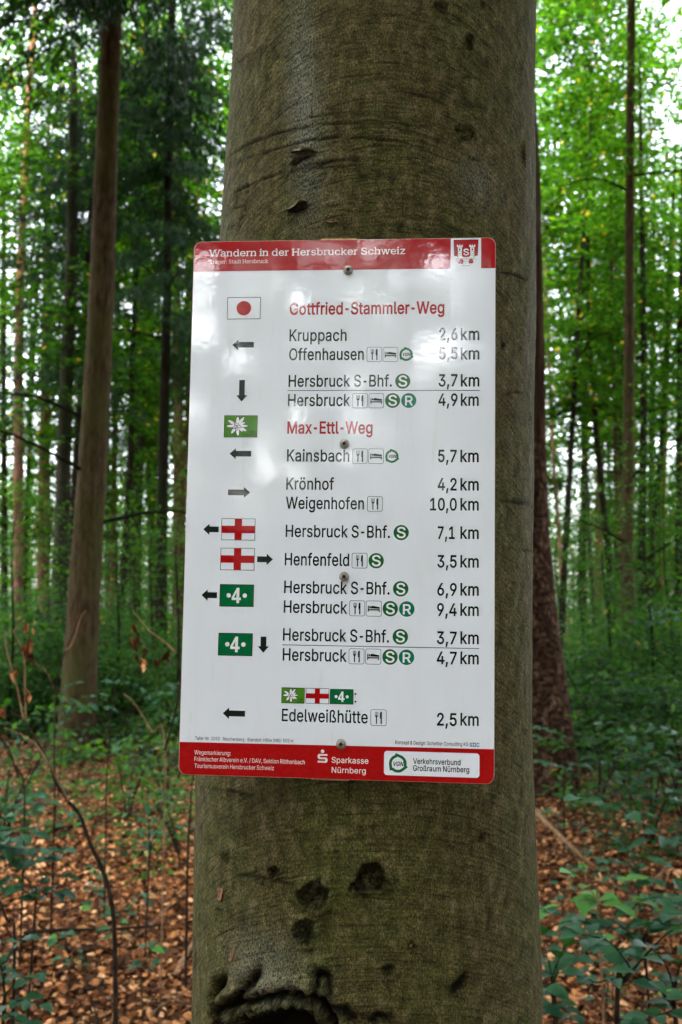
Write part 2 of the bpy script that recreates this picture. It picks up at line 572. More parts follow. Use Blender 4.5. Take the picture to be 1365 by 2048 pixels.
tree('beech_tree', 'pale thin trunk left beside the straight dark spruce', None, [(322, 500), (316, 700), (311, 900), (304, 1100), (300, 1260)], 32, [8, 9, 11, 12, 14], GB,
     [('beech', 1, 5.5, 1, 4.2)], 0, 10, 15)
tree('pine_tree', 'reddish thin pine touching the left edge of the sign', None, [(392, 450), (380, 650), (376, 850), (366, 1080), (362, 1260)], 27, [8, 9, 10, 11, 13], PB,
     [('beech', 2, 6, 1, 5.2)], 0, 11, 14)
tree('beech_tree', 'slim leaning trunk between dark spruce and sign', None, [(412, 180), (380, 520), (358, 900), (350, 1240)], 30, [7, 9, 10, 13], DB, [('beech', 3, 7, .9, 1.2)], 2, 12, 15)
tree('beech_tree', 'dark slim trunk right of the far left pine', None, [(78, 500), (66, 760), (56, 960), (48, 1240)], 28, [7, 8, 9, 12], DB, [('beech', 0, 4, .9, 2.9)], 2, 13, 13)
tree('beech_tree', 'dark trunk cut by the left edge of the picture', None, [(8, 400), (8, 800), (10, 1270)], 25, [9, 11, 15], DB, [('beech', 1, 3.6, 1, .9)], 1, 14, 13)
# --- right of the trunk
tree('spruce_tree', 'straight dark spruce trunk, thickest of those on the far right', None, [(1263, 0), (1261, 300), (1259, 600), (1258, 850), (1256, 1100), (1258, 1280), (1262, 1437)], 15.6, [17, 18, 20, 22, 24, 28, 32], SB,
     [('low', 1, 8.5, .9, .4)], 6, 15, 16, 18)
tree('beech_tree', 'black trunk close against the right side of the straight spruce', None, [(1284, 420), (1288, 700), (1286, 950), (1284, 1150), (1286, 1320)], 19, [11, 13, 15, 17, 22], DB,
     [('low', 2, 5.8, 1, 3.4)], 3, 16, 13)
tree('beech_tree', 'slender brown trunk close left of the straight spruce', None, [(1222, 380), (1225, 640), (1229, 800), (1234, 950), (1242, 1200), (1244, 1330)], 22, [8, 9, 10, 11, 12, 14], SB,
     [('beech', 0, 5.8, .85, 2.4)], 1, 17, 13)
tree('beech_tree', 'dark leaning trunk bending left as it rises, left of the straight spruce', None, [(1176, 480), (1180, 660), (1190, 830), (1202, 960), (1216, 1100), (1226, 1260)], 21, [9, 10, 11, 12, 13, 15], DB,
     [('beech', 1, 6, .85, 4.4)], 2, 18, 13)
tree('beech_tree', 'dark trunk leaning right, halfway between beech and straight spruce', None, [(1172, 400), (1158, 620), (1148, 800), (1139, 960), (1130, 1120), (1124, 1260)], 20, [9, 10, 11, 12, 13, 16], DB,
     [('beech', 2, 5.6, .85, 3.3)], 2, 19, 13)
tree('beech_tree', 'slim dark trunk leaning left near the pine', None, [(1098, 700), (1104, 860), (1112, 980), (1122, 1120), (1130, 1240)], 26, [6, 7, 8, 9, 10], PB, [('beech', 3, 5, .85, 1.3)], 0, 20, 13)
tree('beech_tree', 'crooked dark trunk leaning right as it rises, near the right picture edge', None, [(1346, 420), (1336, 640), (1330, 800), (1320, 930), (1306, 1060), (1302, 1260)], 23, [8, 9, 10, 11, 12, 14], DB,
     [('beech', 0, 5.6, .85, .3)], 3, 21, 13)
tree('beech_tree', 'dark trunk cut by the right edge of the picture', None, [(1364, 500), (1360, 800), (1358, 1280)], 22, [11, 14, 18], DB, [('low', 0, 5.5, 1, .3)], 1, 22, 13)
tree('beech_tree', 'slim trunk left of the leaning one on the right', None, [(1168, 760), (1172, 900), (1180, 1100), (1192, 1260)], 29, [7, 8, 9, 11], GB, [('beech', 2, 6, .9, 1.1)], 0, 23, 13)
tree('beech_tree', 'thin black sapling trunk high between pine and straight spruce', None, [(1162, 400), (1164, 560), (1166, 800), (1170, 1240)], 34, [6, 7, 8, 10], DB, [('beech', 1, 7.5, .9, 5.1)], 0, 24, 15)
tree('pine_tree', 'pale orange pine far back right of the black trunk', None, [(1350, 430), (1342, 600), (1330, 900), (1322, 1260)], 40, [8, 9, 10, 12], M['upper_pine'], [('beech', 2, 9, .9, 1.1)], 0, 25, 18)

# --- the many far trunks with their crowns
r_ = random.Random(5)
nfar = 0
spots = []
while nfar < 66:
    d = r_.uniform(25, 44) if nfar % 2 else r_.uniform(40, 75)
    side = r_.choice((-1, 1))
    px = r_.uniform(-180, 640) if side < 0 else r_.uniform(1000, 1560)
    if nfar % 9 == 0: px = r_.uniform(450, 1050)
    p = at(px, 1300, d)
    if any((p - q).length < 1.3 for q in spots): continue
    spots.append(p)
    w = r_.uniform(0.15, 0.40) / d * F
    lean = r_.uniform(-26, 34)
    bark = r_.choice((DB, DB, GB, PB, SB))
    kind = 'pine_tree' if bark is PB else 'beech_tree'
    sd_ = 'left' if px < 682 else 'right'
    dens = 0.8
    crowns = [('beech', nfar, r_.uniform(1.2, 4.5) if r_.random() < (.75 if d > 40 else .35) else r_.uniform(5.5, 9.0), r_.uniform(.85, 1.25), r_.uniform(0, 6))]
    if r_.random() < 0.8: crowns.append(('low', nfar, r_.uniform(1.2, 3.0), r_.uniform(.8, 1.1), r_.uniform(0, 6)))
    if kind == 'pine_tree':
        lab = 'slim reddish pine trunk far back in the wood, %s of the large beech' % sd_
    else:
        lab = 'slim leafy broadleaf tree far back in the wood, %s of the large beech' % sd_
    tree(kind, lab, '%s far back, %s side' % ('pines' if kind == 'pine_tree' else 'broadleaf trees', sd_),
         [(px + lean, 500), (px + lean * .4, 900), (px, 1255)], d, [w * .6, w * .85, w], bark, crowns, 0, 100 + nfar, 15 + r_.uniform(0, 4), 8)
    nfar += 1

# --- wood around and behind the camera (seen mirrored in the sign; shades the floor)
for i in range(36):
    a = R(r_.uniform(-78, 78))
    d = r_.uniform(12, 34)
    x, y = math.sin(a) * d, -math.cos(a) * d + 2
    if -24 < math.degrees(math.atan2(x, -y)) < 8:
        x += 13 if i % 2 else -15
    root = empty('beech_tree', (x, y, float(ground_z(x, y))))
    tag(root, 'beech behind the viewpoint, outside the picture', 'tree', 'beeches behind the viewpoint')
    V, Fc = tube([(0, 0, -.1), (.1, 0, 4), (.2, .1, 9), (.1, .1, 17)], [.19, .16, .13, .04], 8, .04, 3, i)
    obj('trunk', mesh_np('trunk', V, Fc, [GB], smooth=True), root)
    for (kd, z, s) in (('beech', r_.uniform(3.2, 6), 1.15),):
        c = link(bpy.data.objects.new('crown', CR[kd][i % 4]), root)
        c.location = (.1, 0, z); c.scale = (s, s, s); c.rotation_euler = (0, 0, i)
for i, (x, y) in enumerate(((-15, 1), (-11, 9), (6.0, 0.5), (9, 8), (-6, 14), (6.5, 13), (12, 16), (-13, 15), (0.5, 9.5))):  # unseen crowns overhead, put in to darken the middle ground
    root = empty('beech_tree', (x, y, float(ground_z(x, y))))
    tag(root, 'unseen tall beech around the frame, its crown added overhead for shade', 'tree', 'unseen tall beeches around the frame')
    if i < 4 or i in (6, 7):
        V, Fc = tube([(0, 0, -.1), (.1, 0, 4), (.2, .1, 9), (.1, .1, 17)], [.22, .19, .15, .04], 10, .04, 3, i)
    else:
        V, Fc = tube([(0, 0, 10), (.1, 0, 14), (.1, .1, 19)], [.10, .08, .03], 8, .04, 3, i)
    obj('trunk', mesh_np('trunk', V, Fc, [GB], smooth=True), root)
    c = link(bpy.data.objects.new('crown', CR['canopy'][i % 3]), root)
    c.location = (.1, 0, 11.5); c.rotation_euler = (0, 0, i * 1.3)

# unseen canopy added over and behind the viewpoint to dim the light
rc = random.Random(12)
k_ = 0
for gx in range(-3, 4):
    for gy in range(-4, 2):
        x = gx * 6.2 + rc.uniform(-1.6, 1.6); y = gy * 6.0 + rc.uniform(-1.6, 1.6) + 1
        if math.hypot(x, y) < 3.2 or (y > 2 and abs(x) < 6): continue
        if rc.random() < .06 or (-12 < x < -5 and -1 < y < 5): continue
        root = empty('beech_tree', (x, y, float(ground_z(x, y))))
        tag(root, 'tall beech added around the viewpoint as shade, outside the picture', 'tree', 'added shade beeches around the viewpoint')
        V, Fc = tube([(0, 0, -.1), (.1, 0, 4), (.2, .1, 9), (.1, .1, 17)], [.20, .17, .14, .04], 8, .04, 3, k_)
        obj('trunk', mesh_np('trunk', V, Fc, [GB], smooth=True), root)
        c = link(bpy.data.objects.new('crown', CR['canopy'][k_ % 3]), root)
        cz = rc.uniform(6.5, 10)
        if y < 0 and -24 < math.degrees(math.atan2(x, -y)) < 6: cz = max(cz, 1.6 + .42 * abs(y))
        c.location = (.1, 0, cz); c.rotation_euler = (0, 0, k_ * 1.7)
        k_ += 1

# unseen second layer of crowns, added to cut the light further
for gx in range(-3, 4):
    for gy in range(-4, 2):
        x = gx * 6.0 + 3 + rc.uniform(-1.6, 1.6); y = gy * 5.6 + 2.5 + rc.uniform(-1.6, 1.6)
        if y > 3 and abs(x) < 7: continue
        if rc.random() < .45: continue
        root = empty('beech_tree', (x, y, float(ground_z(x, y))))
        tag(root, 'high crown added above the viewpoint as shade, outside the picture', 'tree', 'added high crowns over the viewpoint')
        V, Fc = tube([(0, 0, 9), (.1, 0, 14), (.1, .1, 22)], [.15, .12, .04], 8, .04, 3, k_)
        obj('trunk', mesh_np('trunk', V, Fc, [GB], smooth=True), root)
        c = link(bpy.data.objects.new('crown', CR['canopy'][k_ % 3]), root)
        c.location = (.1, 0, rc.uniform(14, 17)); c.rotation_euler = (0, 0, k_ * 1.7)
        k_ += 1

# unseen crowns above the frame, added to shade the strip beyond the big beech
for i, (x, y, z) in enumerate(((-5.5, 7, 8.5), (-3.2, 11.5, 11), (4.6, 8.5, 9), (-12, 16, 12), (-1, 5.5, 8))):
    root = empty('beech_tree', (x, y, float(ground_z(x, y))))
    tag(root, 'high beech crown added above the picture as shade', 'tree', 'added shade crowns above the picture')
    V, Fc = tube([(0, 0, z - 1), (.1, 0, z + 3), (.1, .1, z + 7)], [.09, .07, .03], 8, .03, 3, i)
    obj('trunk', mesh_np('trunk', V, Fc, [GB], smooth=True), root)
    c = link(bpy.data.objects.new('crown', CR['canopy'][i % 3]), root)
    c.location = (.1, 0, z); c.rotation_euler = (0, 0, i * 2.3)

for i, (x, y, z) in enumerate(((4.2, .2, 2.6), (5.2, 2.6, 2.2), (5.0, -2.4, 3.0), (4.4, 4.6, 3.4))):  # unseen low crowns added to darken the right side of the trunk
    root = empty('beech_tree', (x, y, float(ground_z(x, y))))
    tag(root, 'young beech added right of the viewpoint as shade, outside the picture', 'tree', 'added young beeches right of the viewpoint')
    V, Fc = tube([(0, 0, -.1), (.1, 0, 3), (0, .1, 7)], [.07, .05, .02], 6, .04, 2, i)
    obj('trunk', mesh_np('trunk', V, Fc, [DB], smooth=True), root)
    c = link(bpy.data.objects.new('crown', CR['low'][i % 3]), root)
    c.location = (.4, 0, z); c.rotation_euler = (0, 0, i)

# unseen trees added for the sign to mirror, keeping its reflections dark
rb = random.Random(31)
# openings cut in these crowns so the sign mirrors bright sky there (photo pixel, half width, half height)
GAPS = [(400, 545, 32, 12), (420, 592, 50, 16), (412, 655, 46, 28), (478, 716, 16, 18), (595, 600, 17, 17), (642, 700, 11, 32), (880, 530, 36, 18), (945, 566, 34, 18), (930, 600, 22, 13), (935, 690, 46, 40), (868, 702, 36, 22),
        (716, 765, 13, 34), (722, 842, 20, 38), (600, 832, 18, 20), (700, 914, 22, 14), (455, 982, 24, 14), (420, 935, 10, 18), (536, 936, 13, 24), (592, 946, 14, 14), (735, 500, 12, 22), (420, 522, 26, 14), (650, 502, 10, 16),
        (385, 820, 12, 22), (400, 865, 14, 12), (527, 900, 12, 10), (800, 560, 10, 12), (560, 560, 8, 10), (715, 590, 14, 12), (840, 745, 14, 12), (955, 740, 16, 14), (610, 520, 8, 14), (770, 610, 8, 14)]
_o = Vector((-0.002619, 1.116987, 1.727529)); _n = Euler((1.58648147, 0.0174404, -0.08428381), 'XYZ').to_matrix() @ Vector((0, 0, 1))


def open_gaps(src, root_loc, loc, rot, name):
    me = src
    n = len(me.vertices)
    co = np.empty(n * 3, dtype=np.float32); me.vertices.foreach_get('co', co); co = co.reshape(-1, 4, 3).astype(float)
    c = co.mean(1)
    ca, sa = math.cos(rot), math.sin(rot)
    w = np.stack([c[:, 0] * ca - c[:, 1] * sa + root_loc[0] + loc[0], c[:, 0] * sa + c[:, 1] * ca + root_loc[1] + loc[1], c[:, 2] + root_loc[2] + loc[2]], 1)
    nn = np.array(_n); oo = np.array(_o)
    m = w - 2 * ((w - oo) @ nn)[:, None] * nn
    d = m - np.array([0, 0, CAM_Z])
    z = d[:, 1] * CP + d[:, 2] * SP; u = d[:, 2] * CP - d[:, 1] * SP
    px = 682.5 + F * d[:, 0] / z; py = 1024 - F * u / z
    keep = np.ones(len(c), bool)
    rr_ = np.random.default_rng(len(name) + int(abs(root_loc[0] * 10)))
    for gx, gy, gw, gh in GAPS:
        keep &= ((px - gx) / gw) ** 2 + ((py - gy) / gh) ** 2 > 1 + rr_.normal(0, .25, len(c))
    v = co[keep].reshape(-1, 3)
    return mesh_np(name, v, np.arange(len(v)).reshape(-1, 4), [M['leaf_far']])


face = []
for ring, (d, st) in enumerate(((21, 5.2), (25, 4.6), (29, 4.2), (33, 4.0), (38, 3.6), (43, 3.4))):
    az = -33 + ring * 1.3
    while az < 20:
        face.append((az + rb.uniform(-.8, .8), d + rb.uniform(-1, 1), 'beech', rb.uniform(.2, 1.2)))
        az += st
for i, (az, d, kd, z) in enumerate(face):
    a = R(az)
    x, y = math.sin(a) * d, -math.cos(a) * d + 1.1
    root = empty('beech_tree', (x, y, float(ground_z(x, y))))
    tag(root, 'leafy beech added behind the viewpoint for the sign to mirror', 'tree', 'added beeches mirrored in the sign')
    V, Fc = tube([(0, 0, -.1), (.1, 0, 4), (.2, .1, 9), (.1, .1, 13)], [.10, .09, .06, .03], 8, .04, 3, i)
    obj('trunk', mesh_np('trunk', V, Fc, [GB], smooth=True), root)
    rot = i * 1.1
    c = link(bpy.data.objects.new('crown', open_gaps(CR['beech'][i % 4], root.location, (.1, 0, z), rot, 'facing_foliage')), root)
    c.location = (.1, 0, z); c.rotation_euler = (0, 0, rot)

# young trees closing the view at the far edge of the wood
for i in range(96):
    side = i % 2
    px = rb.uniform(-120, 520) if side else rb.uniform(1020, 1500)
    d = rb.uniform(46, 85)
    p = at(px, 1300, d)
    root = empty('young_beech', (p.x, p.y, float(ground_z(p.x, p.y))))
    sn = 'left' if side else 'right'
    tag(root, 'young beech at the far edge of the wood, %s of the large beech' % sn, 'tree', 'young beeches at the far edge, %s side' % sn)
    V, Fc = tube([(0, 0, -.1), (.1, 0, 3), (0, .1, 6)], [.07, .05, .02], 6, .04, 2, i)
    obj('trunk', mesh_np('trunk', V, Fc, [DB], smooth=True), root)
    c = link(bpy.data.objects.new('crown', CR['low'][i % 3]), root)
    c.location = (0, 0, rb.uniform(.2, 3.5)); s_ = rb.uniform(1.2, 1.7); c.scale = (s_, s_, s_); c.rotation_euler = (0, 0, i)

# --- understorey bushes
def bush(px, d, s, i, label, group, kind='bush', zoff=0.0):
    if kind == 'bush' and 9 < d < 12.6 and -70 < px < 330: d = 12.6 + (d - 9) * .6
    p = at(px, 1300, d)
    gz = float(ground_z(p.x, p.y))
    root = empty('beech_bush', (p.x, p.y, gz))
    tag(root, label, 'bush', group)
    st = []
    rr = random.Random(i)
    for k in range(4):
        a = rr.uniform(0, 6.28)
        st.append(tube([(0, 0, -.03), (math.cos(a) * .15 * s, math.sin(a) * .15 * s, .5 * s), (math.cos(a) * .5 * s, math.sin(a) * .5 * s, 1.15 * s)], [.012, .009, .004], 5, 0, 2, k))
    V, Fc = join(st)
    obj('stem', mesh_np('stem', V, Fc, [M['twig']]), root)
    c = link(bpy.data.objects.new('foliage', CR[kind][i % len(CR[kind])]), root)
    c.scale = (s, s, s * rr.uniform(.45, 1.15)); c.rotation_euler = (0, 0, rr.uniform(0, 6)); c.location = (0, 0, zoff)
    return root


for j in range(30):  # unseen thickets added to darken the low part of the sign's reflection
    a = R(r_.uniform(-45, 35)); d = r_.uniform(12, 34)
    p_ = Vector((math.sin(a) * d, -math.cos(a) * d, 0))
    root = empty('beech_bush', (p_.x, p_.y, float(ground_z(p_.x, p_.y))))
    tag(root, 'beech thicket added behind the viewpoint, outside the picture', 'bush', 'added thickets behind the viewpoint')
    c = link(bpy.data.objects.new('foliage', CR['bush'][j % 4]), root)
    c.scale = (2.2, 2.2, 2.0); c.rotation_euler = (0, 0, j)
k = 0
for (lo, hi, n, dn, df, sname) in ((-60, 390, 42, 9.5, 20, 'left'), (1130, 1430, 36, 9.8, 20, 'right')):
    for j in range(n):
        d = dn + (df - dn) * (j / n) ** .8
        bush(r_.uniform(lo, hi), d, r_.uniform(.75, 1.15) * min(1, d / 15 + .1), k, 'low green beech bush in the understorey %s of the large beech' % sname, 'understorey bushes, %s side' % sname); k += 1
for j, (px, d, s_) in enumerate(((20, 7.4, .5), (262, 7.8, .42), (340, 8.4, .5), (368, 6.6, .36), (60, 9.2, .55), (300, 10.2, .6), (1190, 8.2, .45), (1235, 9.2, .55), (1330, 8.0, .5), (1290, 6.8, .4), (1362, 7.0, .5), (1205, 10.4, .6), (1300, 10.2, .65), (1365, 9.4, .6), (1150, 11, .5), (230, 11.4, .6))):
    sname = 'left' if px < 682 else 'right'
    bush(px, d if d > 9 else d, s_, k, 'low green beech bush in the understorey %s of the large beech' % sname, 'understorey bushes, %s side' % sname, 'sprig'); k += 1
for j in range(80):
    px = r_.uniform(-100, 470) if j % 2 else r_.uniform(1060, 1480)
    sname = 'left' if px < 682 else 'right'
    bush(px, r_.uniform(24, 66), r_.uniform(.9, 1.7), k, 'green thicket of young beech far back %s of the large beech' % sname, 'far thickets, %s side' % sname); k += 1

# taller young beeches between the trunks, their sprays reaching up in front of the far wood
for j, (px, d, s_, z_) in enumerate(((20, 13, .75, .2), (95, 16, .9, .5), (232, 13.5, .7, .3), (300, 15, .85, .2), (352, 12.5, .62, .3), (268, 19, 1.0, .8), (60, 21, 1.1, .6), (-30, 15, .9, .9), (330, 20, 1.05, .9),
                                    (1120, 15, .75, .2), (1165, 18, .9, .3), (1215, 14, .65, .1), (1300, 12.5, .6, .9), (1340, 14, .75, 1.4), (1385, 12, .9, 1.2), (1250, 21, 1.05, .3), (1330, 19, 1.0, .8), (1190, 23, 1.1, .6), (1375, 17, 1.0, 2.4), (1100, 20, 1.0, .7))):
    p = at(px, 1300, d)
    root = empty('young_beech', (p.x, p.y, float(ground_z(p.x, p.y))))
    sname = 'left' if px < 682 else 'right'
    tag(root, 'young beech with layered sprays between the trunks, %s of the large beech' % sname, 'tree', 'young beeches between the trunks, %s side' % sname)
    V, Fc = tube([(0, 0, -.05), (.04, 0, 1.2), (-.03, .03, 2.4), (.02, 0, 3.6 * s_ + z_)], [.022, .018, .012, .004], 6, .04, 4, j)
    obj('trunk', mesh_np('trunk', V, Fc, [M['dark_bark']], smooth=True), root)
    c = link(bpy.data.objects.new('crown', CR['young'][j % 3]), root)
    c.location = (0, 0, z_); c.scale = (s_, s_, s_); c.rotation_euler = (0, 0, j * 2.1)

# ================================================================== the sign's frame (needed by the trunk it hangs on)
SIGN_LOC = Vector((-0.002619, 1.116987, 1.727529))
SIGN_ROT = Euler((1.58648147, 0.0174404, -0.08428381), 'XYZ')
SIGN_W, SIGN_H = 0.35, 0.61242684
SIGN_M = Matrix.Translation(SIGN_LOC) @ SIGN_ROT.to_matrix().to_4x4()
SIGN_I = SIGN_M.inverted()
S_T = 0.003                                     # sheet thickness


def sg(px, py):
    """print position on the sheet (metres from its centre) measured off the photo"""
    o = SIGN_I @ Vector((0, 0, CAM_Z))
    d = SIGN_I.to_3x3() @ ray(px, py)
    t = -o.z / d.z
    return (o.x + d.x * t, o.y + d.y * t)


# ================================================================== big beech trunk
ROWS = [(0, 465, 1079.5), (150, 460, 1079), (330, 451, 1077), (480, 444, 1075.5), (600, 438, 1074), (900, 426, 1069), (1250, 410, 1067), (1500, 396, 1071),
        (1620, 390, 1078), (1740, 386, 1083), (1850, 384, 1087), (1960, 384, 1093), (2048, 383, 1095)]


def solve_rows():
    out = []
    for (y, xl, xr) in ROWS:
        dl, dr = ray(xl, y), ray(xr, y)
        tl, tr = math.atan2(dl.x, dl.y), math.atan2(dr.x, dr.y)
        c, h = (tl + tr) / 2, (tr - tl) / 2
        yb = 1.117 + 0.0135 - 0.0
        z = 1.7
        for _ in range(6):
            y0 = yb - 0.0171 * (z - 1.7275) + 0.003
            Rr = y0 / (math.cos(c) / math.sin(h) - 1)
            D = Rr / math.sin(h)
            z = CAM_Z + (D * math.cos(h)) * dl.z / math.hypot(dl.x, dl.y)
        out.append((z, D * math.sin(c), D * math.cos(c), Rr))
    out.sort()
    return np.array(out)


AX = solve_rows()
AXZ = np.concatenate([[-0.2, 0.0, 0.25, 0.6], AX[:, 0], [4, 8, 16]])
AXX = np.concatenate([[AX[0, 1] - .03, AX[0, 1] - .03, AX[0, 1] - .02, AX[0, 1] - .01], AX[:, 1], [AX[-1, 1] + .03, AX[-1, 1] + .1, AX[-1, 1] + .2]])
AXY = np.concatenate([[AX[0, 2]] * 4, AX[:, 2], [AX[-1, 2] - .02, AX[-1, 2] - .05, AX[-1, 2] - .1]])
AXR = np.concatenate([[.48, .40, .31, .262], AX[:, 3], [.19, .16, .05]])


def axis(z):
    return np.interp(z, AXZ, AXX), np.interp(z, AXZ, AXY), np.interp(z, AXZ, AXR)


def on_bark(px, py):
    """(s, z): arc length and height where the photo pixel meets the bark"""
    d = ray(px, py); z = 1.7
    for _ in range(12):
        ax, ay, r = axis(z)
        a = d.x * d.x + d.y * d.y
        b = -2 * (d.x * ax + d.y * ay)
        c = ax * ax + ay * ay - r * r
        q = b * b - 4 * a * c
        t = (-b - math.sqrt(max(q, 0))) / (2 * a)
        z = CAM_Z + d.z * t
    x, y = d.x * t, d.y * t
    return math.atan2(x - ax, -(y - ay)) * 0.22, z      # theta 0 faces the camera; s = theta * 0.22


def build_beech():
    root = empty('beech_tree', (float(axis(0)[0]), float(axis(0)[1]), 0))
    tag(root, 'thick olive brown beech trunk in the foreground carrying the sign', 'tree')
    th = np.concatenate([np.linspace(-math.pi, -1.72, 26, endpoint=False), np.linspace(-1.72, 1.72, 380), np.linspace(1.72, math.pi, 26)[1:]])
    zz = np.concatenate([np.linspace(-.2, 1.02, 30, endpoint=False), np.linspace(1.02, 2.48, 620), np.linspace(2.48, 5, 24)[1:], np.linspace(5, 16, 14)[1:]])
    T, Z = np.meshgrid(th, zz)
    S = T * 0.22
    r_ = np.random.default_rng(3)
    H = np.zeros_like(S); dark = np.zeros_like(S); moss = np.zeros_like(S); tan = np.zeros_like(S)

    def noise2(s, z, fs, fz, seed, n=5):
        q = np.random.default_rng(seed); v = np.zeros_like(s)
        for i in range(n):
            a, b = q.normal(0, fs), q.normal(0, fz)
            v += np.sin(s * a + z * b + q.uniform(0, 6.28))
        return v / math.sqrt(n)
    H += 0.0045 * noise2(S, Z, 9, 5, 1) + 0.0012 * noise2(S, Z, 40, 18, 2, 8) + 0.0004 * noise2(S, Z, 220, 120, 4, 12)

    def seg_dist(pts):
        """distance to the polyline and how far along it"""
        best = np.full(S.shape, 9.0); par = np.zeros(S.shape)
        n = len(pts) - 1
        for i in range(n):
            (x0, y0), (x1, y1) = pts[i], pts[i + 1]
            dx, dy = x1 - x0, y1 - y0
            t = np.clip(((S - x0) * dx + (Z - y0) * dy) / (dx * dx + dy * dy + 1e-12), 0, 1)
            d = np.hypot(S - x0 - t * dx, Z - y0 - t * dy)
            m = d < best
            best = np.where(m, d, best); par = np.where(m, (i + t) / n, par)
        return best, par
    wob = 0.0010 * noise2(S, Z, 260, 260, 9, 8)

    def crack(px, w=0.0014, depth=0.0024, dk=0.8, ridge=0.4):
        nonlocal H, dark
        d, par = seg_dist([on_bark(*p) for p in px])
        taper = np.sin(np.pi * np.clip(par * .94 + .03, 0, 1)) ** .5
        d2 = np.abs(d + wob * .7)
        g = np.exp(-(d2 / w) ** 2) * taper
        H -= depth * g
        H += depth * ridge * np.exp(-((d2 - 2.6 * w) / (1.6 * w)) ** 2) * taper
        dark += dk * g
    # long wrinkles of the bark above the sign
    crack([(457, 319), (495, 294), (569, 264), (659, 247), (769, 248)])
    crack([(455, 344), (545, 304), (619, 281), (719, 274), (804, 281), (863, 296)])
    crack([(584, 344), (634, 327), (744, 318)], .0016, .003, 1)
    crack([(460, 398), (500, 373), (584, 344), (644, 335), (700, 332)])
    crack([(465, 134), (485, 117), (508, 106), (569, 82)], .0016, .0022, .7)
    crack([(452, 330), (480, 300), (530, 270), (600, 240), (700, 222), (800, 222)], .0009, .0014, .5)
    crack([(450, 438), (470, 418), (495, 413), (498, 428), (478, 450), (452, 468)], .0016, .0026, .7)
    crack([(458, 410), (474, 388), (500, 372), (500, 385), (480, 398)], .0014, .002, .6)
    crack([(1000, 542), (1030, 548), (1056, 560), (1050, 566)], .0016, .003, 1)
    crack([(998, 1002), (1035, 1006), (1066, 1014)], .002, .003, 1)
    crack([(998, 1096), (1040, 1100), (1064, 1104)], .0012, .002, .7)
    crack([(1010, 1262), (1040, 1256), (1066, 1246)], .001, .002, .6)
    crack([(1008, 790), (1028, 784), (1048, 786)], .0016, .003, .9)
    crack([(398, 1572), (450, 1580), (500, 1592), (560, 1604)], .001, .002, .5)
    crack([(448, 1588), (460, 1581), (482, 1584), (486, 1594), (466, 1596), (448, 1588)], .0012, .003, .6)
    crack([(470, 1748), (500, 1752), (560, 1762), (592, 1770)], .0014, .003, .8)
    crack([(404, 1800), (430, 1815), (464, 1830)], .0012, .002, .6)
    q = random.Random(4)
    for i in range(64):                       # fine rings following the same arch
        y = q.uniform(10, 470) if i % 3 else q.uniform(560, 1500)
        x0 = q.uniform(450, 900) if y < 480 else q.uniform(996, 1030)
        ln = q.uniform(60, 240) if y < 480 else q.uniform(20, 60)
        pts = []
        for k_ in range(5):
            x = x0 + ln * k_ / 4
            if x > 1064: break
            pts.append((x, y + ((x - 720) / 270) ** 2 * 40 * min(1, y / 250) + q.uniform(-1.5, 1.5)))
        if len(pts) > 2:
            crack(pts, q.uniform(.0006, .0011), q.uniform(.0007, .0014), q.uniform(.15, .4))

    rough = noise2(S, Z, 330, 330, 21, 14)
    rough2 = noise2(S, Z, 700, 700, 22, 14)

    def knot(px, py, rx, ry, depth=.004, rim=.004, dk=.9, rg=.0, ang=0):
        """sunken scar with a raised lip; radii in photo pixels"""
        nonlocal H, dark
        s0, z0 = on_bark(px, py); k_ = 0.00060
        ca, sa = math.cos(ang), math.sin(ang)
        u = ((S - s0) * ca + (Z - z0) * sa) / (rx * k_); v = (-(S - s0) * sa + (Z - z0) * ca) / (ry * k_)
        d = np.hypot(u, v) * (1 + .10 * np.sin(3 * np.arctan2(v, u) + px) + .06 * rough)
        inside = 1 / (1 + np.exp((d - .88) * 11))
        lip = np.exp(-((d - 1.08) / .16) ** 2)
        H += -depth * inside + rim * lip * (1 + .35 * rough) + inside * rg * (rough * .7 + rough2 * .6)
        H += rim * .35 * np.exp(-((d - 1.38) / .07) ** 2) * (1 + .3 * rough)
        dark += dk * .35 * np.exp(-((d - 1.24) / .05) ** 2) * (rough > -.3)
        dark += dk * (inside * .75 + .45 * np.exp(-((d - .88) / .1) ** 2))
    knot(935, 265, 27, 20, .0025, .002, .40, .0010, .5)
    knot(945, 80, 12, 19, .003, .002, .75)
    knot(888, 12, 17, 14, .003, .002, .6)
    knot(1057, 305, 9, 22, .003, .002, .6)
    knot(972, 4, 9, 8, .002, .001, .5)
    crack([(925, 152), (948, 148), (965, 154), (1000, 176)], .0014, .002, .6)
    crack([(944, 316), (958, 313), (972, 322)], .0020, .002, .7)
    knot(630, 1790, 30, 28, .003, .006, .85, .0035, .2)
    knot(742, 1752, 27, 27, .003, .006, .85, .0035, .1)
    knot(716, 1772, 15, 14, .002, .004, .8, .002)
    knot(612, 1862, 20, 25, .002, .005, .8, .003)
    knot(549, 1744, 11, 12, .005, .003, .9)
    knot(776, 1943, 14, 13, .003, .0025, .55)
    knot(822, 1890, 7, 9, .003, .002, .5)
    knot(453, 1716, 10, 12, .002, .001, .4)
    knot(1010, 690, 6, 8, .003, .001, .7)
    knot(960, 1673, 9, 6, .002, .002, .4)
    knot(837, 1596, 6, 7, .002, .001, .7)
    # the wound at the foot of the picture: folded callus round a dark hollow
    s0, z0 = on_bark(572, 2098)
    u = (S - s0) / .080; v = (Z - z0) / .056
    d = np.hypot(u, v) * (1 + .10 * np.sin(2 * np.arctan2(v, u) * 1.7 + .8) + .05 * noise2(S, Z, 70, 70, 31) + .03 * rough)
    up = 1 / (1 + np.exp(-(Z - (z0 - .06)) / .01))
